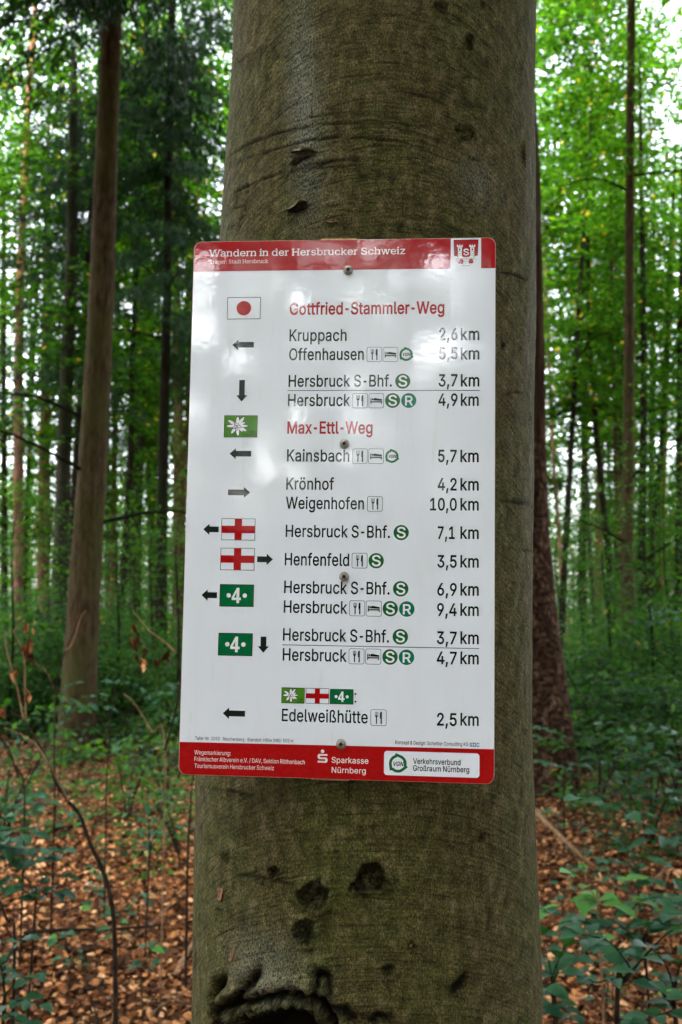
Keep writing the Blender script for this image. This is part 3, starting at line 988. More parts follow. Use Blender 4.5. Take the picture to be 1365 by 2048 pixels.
    H += up * (-.045 / (1 + np.exp((d - .62) * 14)) + .010 * np.exp(-((d - .83) / .10) ** 2) - .014 * np.exp(-((d - 1.03) / .055) ** 2) + .008 * np.exp(-((d - 1.2) / .10) ** 2))
    dark += up * (1.8 / (1 + np.exp((d - .70) * 16)) + 1.2 * np.exp(-((d - 1.03) / .06) ** 2) + .5 * np.exp(-((d - .83) / .12) ** 2) * (.5 + .5 * np.sin(rough * 3)))
    fold = np.exp(-((d - .86) / .2) ** 2)
    H += up * fold * (.0030 * rough + .0016 * rough2 + .0020 * np.sin(np.arctan2(v, u) * 34 + 2.5 * rough))
    dark += up * .5 * fold * (np.sin(np.arctan2(v, u) * 34 + 2.5 * rough) < -.45)
    tan += up * .7 * np.exp(-((d - 1.15) / .05) ** 2) * (rough > .3)
    crack([(438, 2048), (436, 2000), (442, 1975), (452, 1955)], .006, .012, 1.6, .5)
    crack([(468, 2010), (488, 1985), (508, 1965), (520, 1938)], .0055, .010, 1.6, .4)
    crack([(632, 2000), (634, 1975), (640, 1945), (655, 1950), (664, 1990)], .0045, .009, 1.4, .4)
    crack([(655, 2008), (690, 2018), (710, 2040)], .005, .009, 1.4, .4)
    crack([(905, 1990), (912, 1975), (925, 1962), (934, 1942)], .0060, .008, 1.5, .3)
    crack([(740, 2046), (755, 2030), (780, 2040)], .005, .008, 1.4, .3)
    # pits under the two peeling flakes, darkened to stand in for their shadow
    crack([(590, 332), (602, 319), (630, 307)], .0030, .0038, 1.1, .2)
    crack([(584, 427), (600, 419), (613, 412)], .0026, .003, 1.0, .2)
    for i in range(150):                      # lenticels and small pits
        px, py = q.uniform(470, 1060), q.uniform(0, 2048)
        if 470 < py < 1560 and px < 996: continue
        s1, z1 = on_bark(px, py); w = q.uniform(.0012, .0030)
        g = np.exp(-(((S - s1) / w) ** 2 + ((Z - z1) / (w * q.uniform(.6, 2))) ** 2))
        H -= .0012 * g; dark += q.uniform(.3, .8) * g
    # greener streaks down the bark; upper left, a pale highlight painted as colour
    s1, _ = on_bark(645, 1850)
    moss += .22 * np.exp(-((S - s1 - .01 * np.sin(Z * 30)) / .02) ** 2) * np.exp(-((Z - on_bark(645, 1850)[1]) / .09) ** 2)
    s1, z1 = on_bark(610, 250)
    pale = .9 * np.exp(-((S - s1 + (Z - z1) * .1) / .022) ** 2) * np.exp(-((Z - z1 - .02) / .14) ** 2)
    s1, z1 = on_bark(530, 1940)
    pale += .6 * np.exp(-((S - s1) / .05) ** 2 - ((Z - z1) / .04) ** 2)
    s1, z1 = on_bark(960, 360)
    pale += .5 * np.exp(-((S - s1) / .03) ** 2 - ((Z - z1) / .03) ** 2)
    ax, ay, rr = axis(Z)
    # root flare buttresses low down
    rr = rr * (1 + .10 * np.clip(.7 - Z, 0, 1) * np.sin(5 * T + 1))
    fade = np.exp(-np.clip(np.abs(Z - 1.75) - .8, 0, None) * 6)
    rr = rr + H * fade
    X = ax + rr * np.sin(T) - root.location.x; Y = ay - rr * np.cos(T) - root.location.y
    V = np.stack([X, Y, Z], -1).reshape(-1, 3)
    nx, nz = len(th), len(zz)
    i = np.arange((nz - 1) * (nx - 1)); r, c = i // (nx - 1), i % (nx - 1); a = r * nx + c
    Fq = np.stack([a, a + 1, a + nx + 1, a + nx], 1)
    n = NT('beech_bark')
    uvn = n.n('ShaderNodeUVMap', uv_map='UVMap').outputs[0]
    at_ = lambda nm: n.n('ShaderNodeAttribute', attribute_name=nm).outputs['Fac']
    sep = n.n('ShaderNodeSeparateXYZ', ins={0: uvn})
    # the wrinkles arch over the middle of the trunk
    arch = n.math('MULTIPLY', n.math('MULTIPLY', sep.outputs[0], sep.outputs[0]), 1.4)
    uva = n.n('ShaderNodeCombineXYZ', ins={0: sep.outputs[0], 1: n.math('ADD', sep.outputs[1], arch)}).outputs[0]
    fine = n.noise(n.mapping(uvn, (520, 260, 1)), 1.0, 5, .75)
    fib = n.noise(n.mapping(uvn, (1300, 330, 1)), 1.0, 3, .75)
    ringn = n.noise(n.mapping(uva, (17, 300, 1)), 1.0, 4, .6, .5)
    wrk = n.noise(n.mapping(uva, (22, 150, 1)), 1.0, 3, .55, .8)
    med = n.noise(n.mapping(uvn, (75, 38, 1)), 1.0, 5, .65)
    big = n.noise(n.mapping(uvn, (11, 5, 1)), 1.0, 4, .6)
    grain = n.math('ADD', n.math('ADD', n.math('MULTIPLY', fine, .45), n.math('MULTIPLY', fib, .22)), n.math('ADD', n.math('MULTIPLY', ringn, .13), n.math('MULTIPLY', med, .20)))
    col = n.ramp(grain, [(.40, (.010, .008, .003)), (.47, (.048, .041, .012)), (.53, (.098, .084, .027)), (.60, (.240, .205, .088))])
    col = n.mix(n.ramp(big, [(.44, (0, 0, 0)), (.56, (.55, .55, .55))]), col, n.ramp(grain, [(.38, (.006, .008, .001)), (.50, (.060, .066, .014)), (.62, (.210, .220, .065))]))
    col = n.mix(n.ramp(med, [(.55, (0, 0, 0)), (.68, (.55, .55, .55))]), col, n.ramp(grain, [(.38, (.03, .02, .012)), (.62, (.25, .19, .12))]))
    col = n.mix(n.ramp(med, [(.28, (.7, .7, .7)), (.42, (0, 0, 0))]), col, (.020, .017, .008))
    col = n.mix(n.math('MULTIPLY', at_('moss'), .7, True), col, n.mix(fine, (.01, .03, .002), (.12, .19, .02)))
    col = n.mix(n.math('MULTIPLY', n.math('MULTIPLY', at_('pale'), n.ramp(fine, [(.42, (0, 0, 0)), (.56, (1, 1, 1))])), .70, True), col, (.30, .32, .29))
    col = n.mix(n.math('MULTIPLY', at_('tan'), .7, True), col, (.22, .13, .07))
    dk = n.math('MULTIPLY', at_('dark'), n.ramp(grain, [(.40, (1.3, 1.3, 1.3)), (.62, (.55, .55, .55))]), True)
    col = n.mix(n.math('MULTIPLY', dk, .92, True), col, (.010, .008, .004))
    col = n.mix(1.0, col, n.ramp(ringn, [(.30, (.50, .50, .50)), (.42, (1, 1, 1))]), 'MULTIPLY')
    line = n.ramp(wrk, [(.470, (1, 1, 1)), (.492, (.28, .28, .28)), (.508, (.28, .28, .28)), (.530, (1, 1, 1))])
    top = n.ramp(n.n('ShaderNodeMapRange', ins={0: sep.outputs[1], 1: 1.2, 2: 2.2}).outputs[0], [(.55, (.30, .30, .30)), (.8, (.95, .95, .95))])
    linem = n.math('MULTIPLY', top, n.ramp(big, [(.40, (.25, .25, .25)), (.58, (1, 1, 1))]))
    col = n.mix(linem, col, n.mix(1.0, col, line, 'MULTIPLY'))
    b = n.bump(fine, .9, .0030)
    b = n.bump(fib, .7, .0016, b)
    b = n.bump(ringn, .6, .0028, b)
    b = n.bump(line, .5, .0014, b)
    b = n.bump(med, .4, .006, b)
    rough_k = n.noise(n.mapping(uvn, (330, 330, 1)), 1.0, 5, .8)
    b = n.bump(n.math('MULTIPLY', rough_k, n.math('MULTIPLY', at_('dark'), 1.0, True)), 1.0, .009, b)
    mt = n.out(n.principled(Base_Color=col, Roughness=.80, Specular_IOR_Level=.10, Normal=b))
    M['beech_bark'] = mt
    me = mesh_np('trunk', V, Fq, [mt], smooth=True, uv=np.stack([S, Z], -1).reshape(-1, 2),
                 colors={'dark': np.clip(dark, 0, 2).ravel(), 'moss': moss.ravel(), 'pale': pale.ravel(), 'tan': tan.ravel()})
    obj('trunk', me, root)

    # peeling flakes of bark
    fm = NT('flake_bark')
    pos = fm.n('ShaderNodeNewGeometry').outputs['Position']
    fn = fm.noise(pos, 500, 4, .7)
    fl = fm.out(fm.principled(Base_Color=fm.ramp(fn, [(.3, (.05, .04, .02)), (.5, (.16, .135, .08)), (.7, (.34, .29, .21))]), Roughness=.85, Normal=fm.bump(fn, .6, .002)))
    om = NT('fresh_wood')
    pos = om.n('ShaderNodeNewGeometry').outputs['Position']
    ow = om.out(om.principled(Base_Color=om.ramp(om.noise(pos, 300, 3), [(.35, (.06, .02, .01)), (.65, (.30, .11, .04))]), Roughness=.8))

    def bark_point(px, py, lift):
        s, z = on_bark(px, py); th_ = s / .22
        ax_, ay_, r0 = axis(z)
        return Vector((ax_ + (r0 + lift) * math.sin(th_), ay_ - (r0 + lift) * math.cos(th_), z))

    def flake(top, bot, lift, thick, mat, label=None):
        """two edges in photo pixels: the upper one grows out of the bark, the lower stands off it"""
        n_ = len(top); V, Fc = [], []
        q = random.Random(n_ * 7 + int(lift * 1e5))
        rows = 5
        for k_ in range(rows):
            t = k_ / (rows - 1)
            for (a_, b_) in zip(top, bot):
                x = a_[0] + (b_[0] - a_[0]) * t; y = a_[1] + (b_[1] - a_[1]) * t
                V.append(bark_point(x, y, .0002 + lift * t ** 1.3 * q.uniform(.75, 1.2)) - root.location)
        m = len(V)
        for v in V[:m]:
            V.append(v + Vector((0, thick, 0)))
        for r in range(rows - 1):
            for c in range(n_ - 1):
                i0 = r * n_ + c
                Fc.append([i0, i0 + n_, i0 + n_ + 1, i0 + 1])
                Fc.append([m + i0, m + i0 + 1, m + i0 + n_ + 1, m + i0 + n_])
        lo = (rows - 1) * n_
        for c in range(n_ - 1):
            Fc.append([lo + c, m + lo + c, m + lo + c + 1, lo + c + 1])
        for r in range(rows - 1):
            Fc.append([r * n_, m + r * n_, m + (r + 1) * n_, (r + 1) * n_])
            e = n_ - 1
            Fc.append([r * n_ + e, (r + 1) * n_ + e, m + (r + 1) * n_ + e, m + r * n_ + e])
        o = obj('bark_flake', mesh_np('bark_flake', V, Fc, [mat]), root)
        if label: o['label'] = label
    flake([(583, 304), (592, 298), (602, 297), (612, 299), (622, 300), (634, 303)], [(585, 309), (592, 311), (600, 310), (608, 308), (620, 304), (632, 305)], .011, .0012, fl, 'upper peeling flake of bark')
    flake([(582, 330), (586, 322), (592, 314)], [(583, 333), (589, 327), (596, 317)], .006, .0012, fl)
    flake([(578, 420), (586, 412), (596, 404), (606, 400), (616, 400)], [(576, 430), (588, 424), (597, 416), (607, 411), (616, 408)], .011, .0012, fl, 'lower peeling flake of bark')
    flake([(651, 442), (660, 442), (668, 444), (678, 442)], [(654, 444), (662, 446), (668, 446), (677, 445)], .003, .0006, ow, 'orange splinter of bark')
    flake([(436, 1700), (438, 1710), (442, 1722)], [(439, 1700), (442, 1712), (448, 1724)], .003, .0006, ow, 'orange splinter of bark')
    flake([(437, 1774), (441, 1778), (447, 1774)], [(438, 1798), (442, 1802), (446, 1796)], .002, .0006, ow, 'orange splinter of bark')
    flake([(462, 1898), (465, 1896), (469, 1900)], [(461, 1920), (464, 1924), (467, 1916)], .002, .0006, ow, 'orange splinter of bark')
    flake([(817, 1876), (822, 1873), (828, 1878)], [(819, 1916), (825, 1921), (832, 1916)], .0010, .0005, ow)
    flake([(647, 1680), (650, 1676), (653, 1682)], [(648, 1694), (650, 1698), (652, 1692)], .0014, .0006, ow, 'orange splinter of bark')
    # crown far above the picture
    for (dx, dy, z, s, kd) in ((0, .5, 8.5, 1.0, 0), (-1.5, 1.5, 10.5, .9, 1), (1.8, .5, 11, .9, 2)):
        c_ = link(bpy.data.objects.new('crown', CR['canopy'][kd]), root)
        c_.location = (dx, dy, z); c_.scale = (s, s, s); c_.rotation_euler = (0, 0, dx + 1)
    for i, (a_, z_) in enumerate(((.4, 8), (2.3, 9), (3.9, 10), (5.4, 9.4))):
        e = Vector((math.cos(a_), math.sin(a_), .8))
        p = Vector((0.1, -.05, z_))
        V, Fc = tube([p, p + e * 1.6, p + e * 3.4 + Vector((0, 0, .6))], [.07, .05, .02], 8, .03, 3, i)
        obj('limb', mesh_np('limb', V, Fc, [GB], smooth=True), root)


build_beech()


# ================================================================== pine behind, to the right, with bark plates
def build_pine():
    D = 8.75
    C = [(0, 1022, 40), (300, 1036, 44), (600, 1038, 45), (900, 1042, 45), (1080, 1048, 48), (1215, 1060, 50), (1300, 1070, 52), (1440, 1086, 56), (1560, 1098, 60), (1600, 1101, 61), (1625, 1102, 66)]
    zs, xs, rs = [], [], []
    for (py, px, hw) in C[::-1]:
        p = at(px, py, D); zs.append(p.z); xs.append(p.x); rs.append(hw * D / F)
    zs = [-.1] + zs + [14]; xs = [xs[0]] + xs + [xs[-1] - .3]; rs = [rs[0] * 1.15] + rs + [.08]
    th = np.linspace(-math.pi, math.pi, 220)
    zz = np.concatenate([np.linspace(-.1, 3.2, 380, endpoint=False), np.linspace(3.2, 14, 40)])
    T, Z = np.meshgrid(th, zz)
    r_ = np.random.default_rng(8)
    # plates: elongated voronoi cells on (theta, z)
    n = 2400
    pt = r_.uniform(-math.pi, math.pi, n); pz = r_.uniform(-.2, 4.0, n); ph = r_.uniform(0, 1, n)
    H = np.zeros(T.shape); rnd = np.zeros(T.shape)
    Tw = T + .10 * np.sin(Z * 7) + .05 * np.sin(Z * 19 + T * 5) + .045 * np.sin(Z * 47 + T * 23) + .03 * np.sin(Z * 83 - T * 41)
    flat_t, flat_z = Tw.ravel(), Z.ravel()
    h = np.zeros(len(flat_t)); rn = np.zeros(len(flat_t))
    for a in range(0, len(flat_t), 20000):
        tt = flat_t[a:a + 20000, None]; z_ = flat_z[a:a + 20000, None]
        if z_.min() > 4.2: continue
        dt = (tt - pt + math.pi) % (2 * math.pi) - math.pi
        d = np.hypot(dt * 4.4, (z_ - pz) * 7.0)
        o = np.argpartition(d, 1, axis=1)[:, :2]
        d2 = np.take_along_axis(d, o, 1); d2s = np.sort(d2, 1)
        e = d2s[:, 1] - d2s[:, 0]
        idx = d.argmin(1)
        h[a:a + 20000] = np.clip(e / .20, 0, 1) ** .7
        rn[a:a + 20000] = ph[idx]
    H = h.reshape(T.shape); rnd = rn.reshape(T.shape)
    cx = np.interp(Z, zs, xs); rr = np.interp(Z, zs, rs)
    rr = rr + (H - .6) * .030 + rnd * .006 * (H > .5) + .012 * np.sin(T * 3 + Z)
    x0 = xs[0]
    root = empty('pine_tree', (x0, D, float(ground_z(x0, D))))
    tag(root, 'thick reddish pine with deeply plated bark behind the beech on the right', 'tree')
    gz = root.location.z
    V = np.stack([cx + rr * np.sin(T) - x0, -rr * np.cos(T), Z - gz], -1).reshape(-1, 3)
    nx, nz = len(th), len(zz)
    i = np.arange((nz - 1) * (nx - 1)); r, c = i // (nx - 1), i % (nx - 1); a = r * nx + c
    Fq = np.stack([a, a + 1, a + nx + 1, a + nx], 1)
    n_ = NT('plated_pine_bark')
    at_ = lambda nm: n_.n('ShaderNodeAttribute', attribute_name=nm).outputs['Fac']
    pos = n_.n('ShaderNodeNewGeometry').outputs['Position']
    nz_ = n_.noise(n_.mapping(pos, (40, 40, 16)), 1, 5, .7)
    plate = n_.ramp(at_('rnd'), [(0, (.040, .021, .013)), (.5, (.080, .045, .028)), (1, (.15, .092, .062))])
    plate = n_.mix(n_.ramp(nz_, [(.35, (0, 0, 0)), (.7, (.9, .9, .9))]), plate, (.045, .026, .017))
    col = n_.mix(at_('edge'), (.018, .010, .007), plate)
    mt = n_.out(n_.principled(Base_Color=col, Roughness=.92, Specular_IOR_Level=.04, Normal=n_.bump(nz_, .6, .01)))
    obj('trunk', mesh_np('trunk', V, Fq, [mt], smooth=True, colors={'edge': H.ravel(), 'rnd': rnd.ravel()}), root)
    c_ = link(bpy.data.objects.new('crown', CR['canopy'][1]), root)
    c_.location = (-.4, 0, 11)


build_pine()

# ================================================================== trail sign
GLYPHS = {
    ' ': (188, ()),
    '&': (448, ((221,-7,197,-7,163,-7,135,-1,110,12,86,24,67,41,54,62,41,83,34,107,34,133,34,155,39,174,47,189,56,205,69,220,85,235,101,249,119,263,140,279,166,298,191,316,216,335,223,340,230,346,237,352,244,359,250,366,255,375,259,384,262,394,262,405,262,421,256,434,245,445,235,456,220,461,201,461,189,461,178,458,168,453,158,448,151,441,145,431,140,422,137,411,137,399,137,386,140,374,145,363,151,352,159,340,169,327,179,315,190,300,204,284,282,189,360,95,438,0,413,0,389,0,364,0,300,77,236,154,171,231,152,255,135,275,121,293,107,310,95,327,87,344,79,361,75,379,75,398,75,421,81,441,91,458,101,475,116,489,134,499,153,509,175,513,200,513,225,513,247,509,266,499,284,489,298,476,308,459,319,443,324,424,324,404,324,389,321,375,315,362,309,348,302,336,291,325,281,314,269,303,256,293,222,268,188,243,154,217,133,202,119,188,110,174,101,161,97,147,97,131,97,115,101,100,109,87,117,75,129,65,143,57,158,50,174,46,193,46,213,46,233,51,251,59,270,68,286,80,301,95,316,111,328,130,336,151,345,173,349,197,349,224,368,224,388,224,408,224,408,192,404,165,397,144,389,122,381,105,371,92,361,79,352,69,345,62,341,57,337,52,333,47,316,29,296,16,271,7,246,-2), )),
    '(': (273, ((89,156,89,207,89,244,93,283,101,324,108,364,119,404,132,441,145,479,160,511,177,539,196,539,216,539,236,539,219,504,204,467,191,428,178,389,168,351,161,313,155,276,151,240,151,207,151,176,154,146,160,115,166,83,176,51,188,16,201,-18,217,-56,236,-96,216,-96,196,-96,177,-96,148,-47,126,3,111,55,97,106), )),
    ')': (273, ((57,-96,37,-96,57,-55,73,-17,86,18,98,53,107,85,113,116,119,147,122,177,122,207,122,240,118,276,112,313,105,351,95,389,82,428,70,467,55,504,37,539,57,539,77,539,97,539,113,511,128,479,142,441,155,404,165,364,173,323,180,283,184,244,184,207,184,156,177,104,161,53,146,2,125,-48,97,-96,77,-96), )),
    ',': (188, ((53,-119,38,-119,48,-56,58,8,68,71,91,71,114,71,137,71,119,8,102,-56,84,-119,69,-119), )),
    '-': (453, ((263,244,337,244,337,226,337,207,337,188,263,188,188,188,114,188,114,207,114,226,114,244,188,244), )),
    '.': (188, ((108,-4,95,-4,83,-4,72,0,63,9,54,18,50,28,50,41,50,54,54,65,63,73,72,82,83,87,95,87,108,87,119,82,128,73,137,65,141,54,141,41,141,28,137,18,128,9,119,0), )),
    '/': (249, ((216,533,235,533,180,330,126,127,71,-76,52,-76,33,-76,14,-76,69,127,124,330,178,533,197,533), )),
    '0': (453, ((264,-7,227,-7,189,-7,157,3,130,24,103,45,83,74,69,113,55,152,48,199,48,254,48,309,55,356,69,395,83,434,104,464,130,484,157,505,189,516,227,516,264,516,296,505,323,484,350,464,370,434,384,395,398,356,405,309,405,254,405,199,398,152,384,113,370,74,350,45,323,24,297,3), (202,50,227,50,252,50,273,58,290,74,308,90,321,113,330,144,339,174,344,211,344,254,344,297,339,334,330,365,321,395,308,419,290,435,273,451,252,460,227,460,202,460,180,451,163,435,146,419,132,395,123,365,114,334,109,297,109,254,109,211,114,174,123,144,132,113,146,90,163,74,180,58), )),
    '1': (453, ((181,0,76,0,76,18,76,36,76,55,181,55,286,55,391,55,391,36,391,18,391,0,286,0), (250,509,276,509,276,339,276,170,276,0,255,0,234,0,212,0,212,149,212,299,212,448,211,448,210,448,209,448,168,418,127,388,86,358,86,381,86,404,86,427,123,454,161,481,198,509,224,509), )),
    '2': (453, ((172,0,64,0,64,16,64,32,64,47,121,108,177,168,234,229,254,249,270,267,282,282,295,298,304,313,311,327,317,341,320,356,320,371,320,390,316,405,308,419,299,432,288,442,273,449,259,456,242,460,224,460,204,460,187,456,172,447,158,439,147,428,139,413,131,399,127,382,127,362,107,362,86,362,66,362,66,392,72,419,86,442,100,465,119,483,143,496,167,509,194,516,225,516,255,516,282,509,306,497,329,484,348,467,361,445,374,424,381,399,381,372,381,354,378,335,371,318,364,300,353,280,336,259,319,237,296,211,267,180,229,140,191,100,153,60,153,59,153,58,153,57,231,57,310,57,389,57,389,38,389,19,389,0,281,0), )),
    '3': (453, ((252,-7,218,-7,187,-7,158,-1,133,10,107,21,86,37,70,57,54,78,46,103,44,132,66,132,87,132,109,132,111,114,117,99,126,87,136,75,149,65,165,59,181,53,199,50,219,50,239,50,258,53,275,61,292,68,305,79,315,93,324,107,329,124,329,145,329,163,325,181,316,196,307,212,293,224,275,234,256,243,231,248,201,248,186,248,172,248,157,248,157,265,157,282,157,299,200,349,244,399,288,448,288,450,288,451,288,452,215,452,142,452,70,452,70,471,70,490,70,509,171,509,272,509,372,509,372,493,372,477,372,461,319,400,265,339,211,278,211,282,211,285,211,289,249,293,281,288,308,276,335,263,356,246,371,222,386,199,393,173,393,145,393,115,385,89,370,66,355,43,335,25,309,12,282,0), )),
    '4': (453, ((164,105,40,105,40,123,40,141,40,158,109,275,178,392,247,509,268,509,289,509,311,509,243,394,176,280,109,166,109,165,109,164,109,163,210,163,312,163,413,163,413,144,413,125,413,105,289,105), (302,0,282,0,282,40,282,81,282,121,282,130,282,138,282,146,282,203,282,260,282,318,302,318,322,318,343,318,343,212,343,106,343,0,322,0), )),
    '5': (453, ((254,-7,221,-7,191,-7,164,-1,140,11,116,23,97,39,83,60,69,81,61,104,60,130,81,130,101,130,122,130,124,115,129,101,138,89,147,77,159,67,173,60,188,53,204,50,221,50,242,50,260,55,276,64,292,74,305,87,314,104,323,121,328,141,328,162,328,184,323,204,314,221,304,238,291,252,275,262,258,272,239,277,218,277,201,277,184,274,167,268,151,263,138,255,128,246,108,248,88,250,67,253,77,338,86,423,96,509,186,509,276,509,366,509,366,490,366,471,366,452,294,452,222,452,151,452,145,402,139,352,134,301,135,301,135,301,136,301,147,311,161,319,178,325,194,331,211,334,229,334,253,334,274,329,294,321,313,313,331,301,345,285,359,270,371,252,379,231,387,210,391,188,391,163,391,130,384,101,369,76,354,50,334,30,309,15,283,1), )),
    '6': (453, ((258,-7,226,-7,195,-7,167,0,142,15,118,29,98,49,84,74,71,100,64,129,64,162,64,186,69,212,80,239,91,266,110,300,137,340,176,396,214,453,252,509,276,509,299,509,322,509,265,426,208,344,151,261,149,261,147,261,145,261,150,271,157,280,165,288,174,296,184,302,196,307,207,312,221,314,235,314,266,314,293,308,316,295,339,282,357,263,370,240,382,216,389,189,389,157,389,125,382,97,368,73,354,48,334,28,310,14,286,0), (207,48,226,48,246,48,264,53,279,63,294,72,306,85,314,101,323,118,327,136,327,157,327,178,323,197,314,213,306,230,294,242,279,251,264,261,246,265,226,265,207,265,189,261,174,252,159,243,147,230,138,214,129,198,125,179,125,158,125,137,129,118,138,102,147,85,159,72,174,63,189,53), )),
    '7': (453, ((120,0,97,0,172,149,248,299,323,448,323,450,323,451,323,452,236,452,149,452,62,452,62,471,62,490,62,509,172,509,281,509,391,509,391,489,391,469,391,449,315,299,240,150,165,0,142,0), )),
    '8': (453, ((260,-7,226,-7,192,-7,162,-1,136,11,109,24,89,40,74,62,59,83,52,108,52,135,52,157,56,177,65,195,74,213,86,229,101,241,116,253,133,261,153,265,153,265,153,266,153,267,128,273,108,287,93,308,78,329,70,353,70,380,70,406,77,429,90,450,104,470,122,486,146,498,169,510,196,516,226,516,256,516,283,510,306,498,329,486,348,470,361,450,375,429,382,406,382,380,382,353,374,329,359,308,344,287,325,273,300,267,300,266,300,265,300,265,319,261,336,253,351,241,366,229,378,213,387,195,396,177,401,157,401,135,401,108,393,83,378,62,364,40,343,24,317,11,291,-1), (204,49,226,49,249,49,268,53,285,60,301,68,314,78,323,91,332,105,337,121,337,139,337,158,332,174,322,189,313,203,300,214,283,223,266,231,247,235,226,235,205,235,186,231,169,223,152,214,139,203,130,189,120,174,115,158,115,139,115,121,120,105,129,91,138,78,151,68,167,60,184,53), (208,290,226,290,244,290,260,293,274,300,288,307,299,318,307,330,315,343,319,358,319,376,319,393,315,407,308,420,300,433,289,443,275,449,261,456,245,460,226,460,208,460,191,456,177,449,163,443,152,433,145,420,137,407,133,393,133,376,133,358,137,343,145,330,152,318,163,307,178,300,192,293), )),
    '9': (453, ((195,516,226,516,258,516,286,508,310,494,335,480,354,460,368,434,382,409,389,380,389,347,389,323,383,297,373,270,362,243,343,209,315,168,277,112,239,56,200,0,177,0,154,0,130,0,187,83,244,165,301,248,303,248,305,248,307,248,303,238,296,229,287,221,279,213,269,207,257,202,245,197,232,195,218,195,187,195,160,201,137,214,114,227,96,245,83,269,70,292,64,320,64,352,64,384,71,412,85,436,99,461,118,480,143,494,167,508), (246,460,226,460,207,460,189,456,174,446,159,437,147,424,138,407,130,391,125,372,125,352,125,330,130,312,138,295,147,279,159,266,174,257,189,248,207,243,226,243,246,243,263,248,279,257,294,266,306,279,314,295,323,311,327,330,327,350,327,372,323,391,314,407,306,424,294,437,279,446,264,456), )),
    ':': (188, ((108,-4,95,-4,83,-4,72,0,63,9,54,18,50,28,50,41,50,54,54,65,63,73,72,82,83,87,95,87,108,87,119,82,128,73,137,65,141,54,141,41,141,28,137,18,128,9,119,0), (108,271,95,271,83,271,72,275,63,284,54,293,50,304,50,316,50,329,54,340,63,349,72,357,83,362,95,362,108,362,119,357,128,349,137,340,141,329,141,316,141,304,137,293,128,284,119,275), )),
    'A': (480, ((39,0,16,0,78,170,140,339,201,509,226,509,251,509,276,509,338,339,401,170,463,0,440,0,418,0,395,0,359,101,323,202,287,302,281,321,273,344,264,372,255,400,245,435,232,478,236,478,241,478,245,478,233,435,222,399,213,371,204,343,196,320,191,302,155,202,120,101,85,0,62,0), (197,142,110,142,110,161,110,180,110,199,197,199,283,199,370,199,370,180,370,161,370,142,283,142), )),
    'B': (456, ((122,0,60,0,60,170,60,339,60,509,120,509,181,509,241,509,276,509,306,503,329,491,352,479,369,462,381,442,392,422,398,399,398,374,398,352,394,334,387,320,379,306,369,294,356,286,344,277,330,271,315,267,315,265,315,264,315,262,331,261,347,255,363,245,379,235,392,221,402,203,413,185,418,163,418,136,418,111,412,87,400,67,388,46,370,30,344,18,319,6,287,0,247,0,184,0), (125,115,125,57,165,57,205,57,245,57,284,57,313,65,330,80,347,95,355,114,355,137,355,154,351,170,342,184,334,198,321,209,306,218,290,227,271,231,248,231,207,231,166,231,125,231,125,173), (125,341,125,285,162,285,200,285,238,285,257,285,273,289,288,296,303,303,315,313,323,326,332,339,336,355,336,372,336,395,328,414,313,429,297,444,273,452,240,452,202,452,163,452,125,452,125,396), )),
    'C': (510, ((293,-7,267,-7,223,-7,184,4,150,25,116,46,89,76,70,115,50,154,40,201,40,254,40,308,50,354,70,393,89,432,116,462,150,484,184,505,223,516,267,516,293,516,317,512,340,504,363,497,384,486,402,471,420,457,436,439,448,418,460,398,468,374,473,348,451,348,430,348,408,348,404,366,398,381,389,395,381,408,370,419,357,428,345,438,331,444,315,449,300,454,284,456,267,456,236,456,208,448,184,432,159,417,139,394,125,364,111,334,103,297,103,254,103,211,111,175,125,145,140,115,159,92,184,76,209,61,236,53,267,53,284,53,300,55,315,60,331,65,345,71,357,81,370,90,381,101,389,114,398,128,404,143,408,160,430,160,451,160,473,160,469,135,460,111,448,91,436,70,421,52,402,38,384,23,363,12,341,5,318,-3), )),
    'D': (502, ((271,0,219,0,178,0,137,0,96,0,96,19,96,38,96,57,136,57,175,57,215,57,256,57,291,65,318,81,345,97,366,119,379,149,392,179,399,214,399,255,399,296,392,331,379,361,366,390,346,412,320,428,293,444,260,452,221,452,178,452,136,452,93,452,93,471,93,490,93,509,137,509,181,509,225,509,275,509,317,499,353,478,388,458,415,429,433,391,452,353,462,308,462,255,462,202,452,157,433,119,414,81,387,51,351,31,314,10), (103,509,125,509,125,339,125,170,125,0,103,0,82,0,60,0,60,170,60,339,60,509,82,509), )),
    'E': (419, ((165,0,60,0,60,170,60,339,60,509,164,509,268,509,372,509,372,490,372,471,372,452,290,452,207,452,125,452,125,396,125,341,125,286,202,286,278,286,355,286,355,267,355,248,355,229,278,229,202,229,125,229,125,172,125,114,125,57,208,57,292,57,375,57,375,38,375,19,375,0,270,0), )),
    'F': (410, ((82,0,60,0,60,170,60,339,60,509,163,509,266,509,369,509,369,490,369,471,369,452,288,452,206,452,125,452,125,394,125,336,125,278,198,278,272,278,346,278,346,259,346,240,346,221,272,221,198,221,125,221,125,147,125,74,125,0,103,0), )),
    'G': (520, ((309,-7,269,-7,223,-7,184,4,149,25,115,46,88,77,69,116,50,155,40,201,40,254,40,308,50,354,69,393,88,432,115,462,149,484,183,505,221,516,265,516,292,516,317,512,340,504,364,496,385,484,403,469,422,454,437,437,449,416,461,396,470,373,474,349,452,349,430,349,408,349,403,365,396,380,387,393,379,406,368,417,356,427,344,436,330,444,315,448,300,453,283,456,265,456,235,456,208,448,183,432,159,417,139,394,125,364,111,334,103,297,103,254,103,211,111,175,125,145,140,115,159,92,184,76,209,61,237,53,269,53,297,53,323,59,345,71,367,83,384,101,396,123,409,146,415,172,415,202,421,201,428,200,434,199,384,199,333,199,283,199,283,218,283,237,283,256,348,256,413,256,478,256,478,237,478,219,478,200,478,158,469,122,451,91,433,60,408,36,377,19,345,2), )),
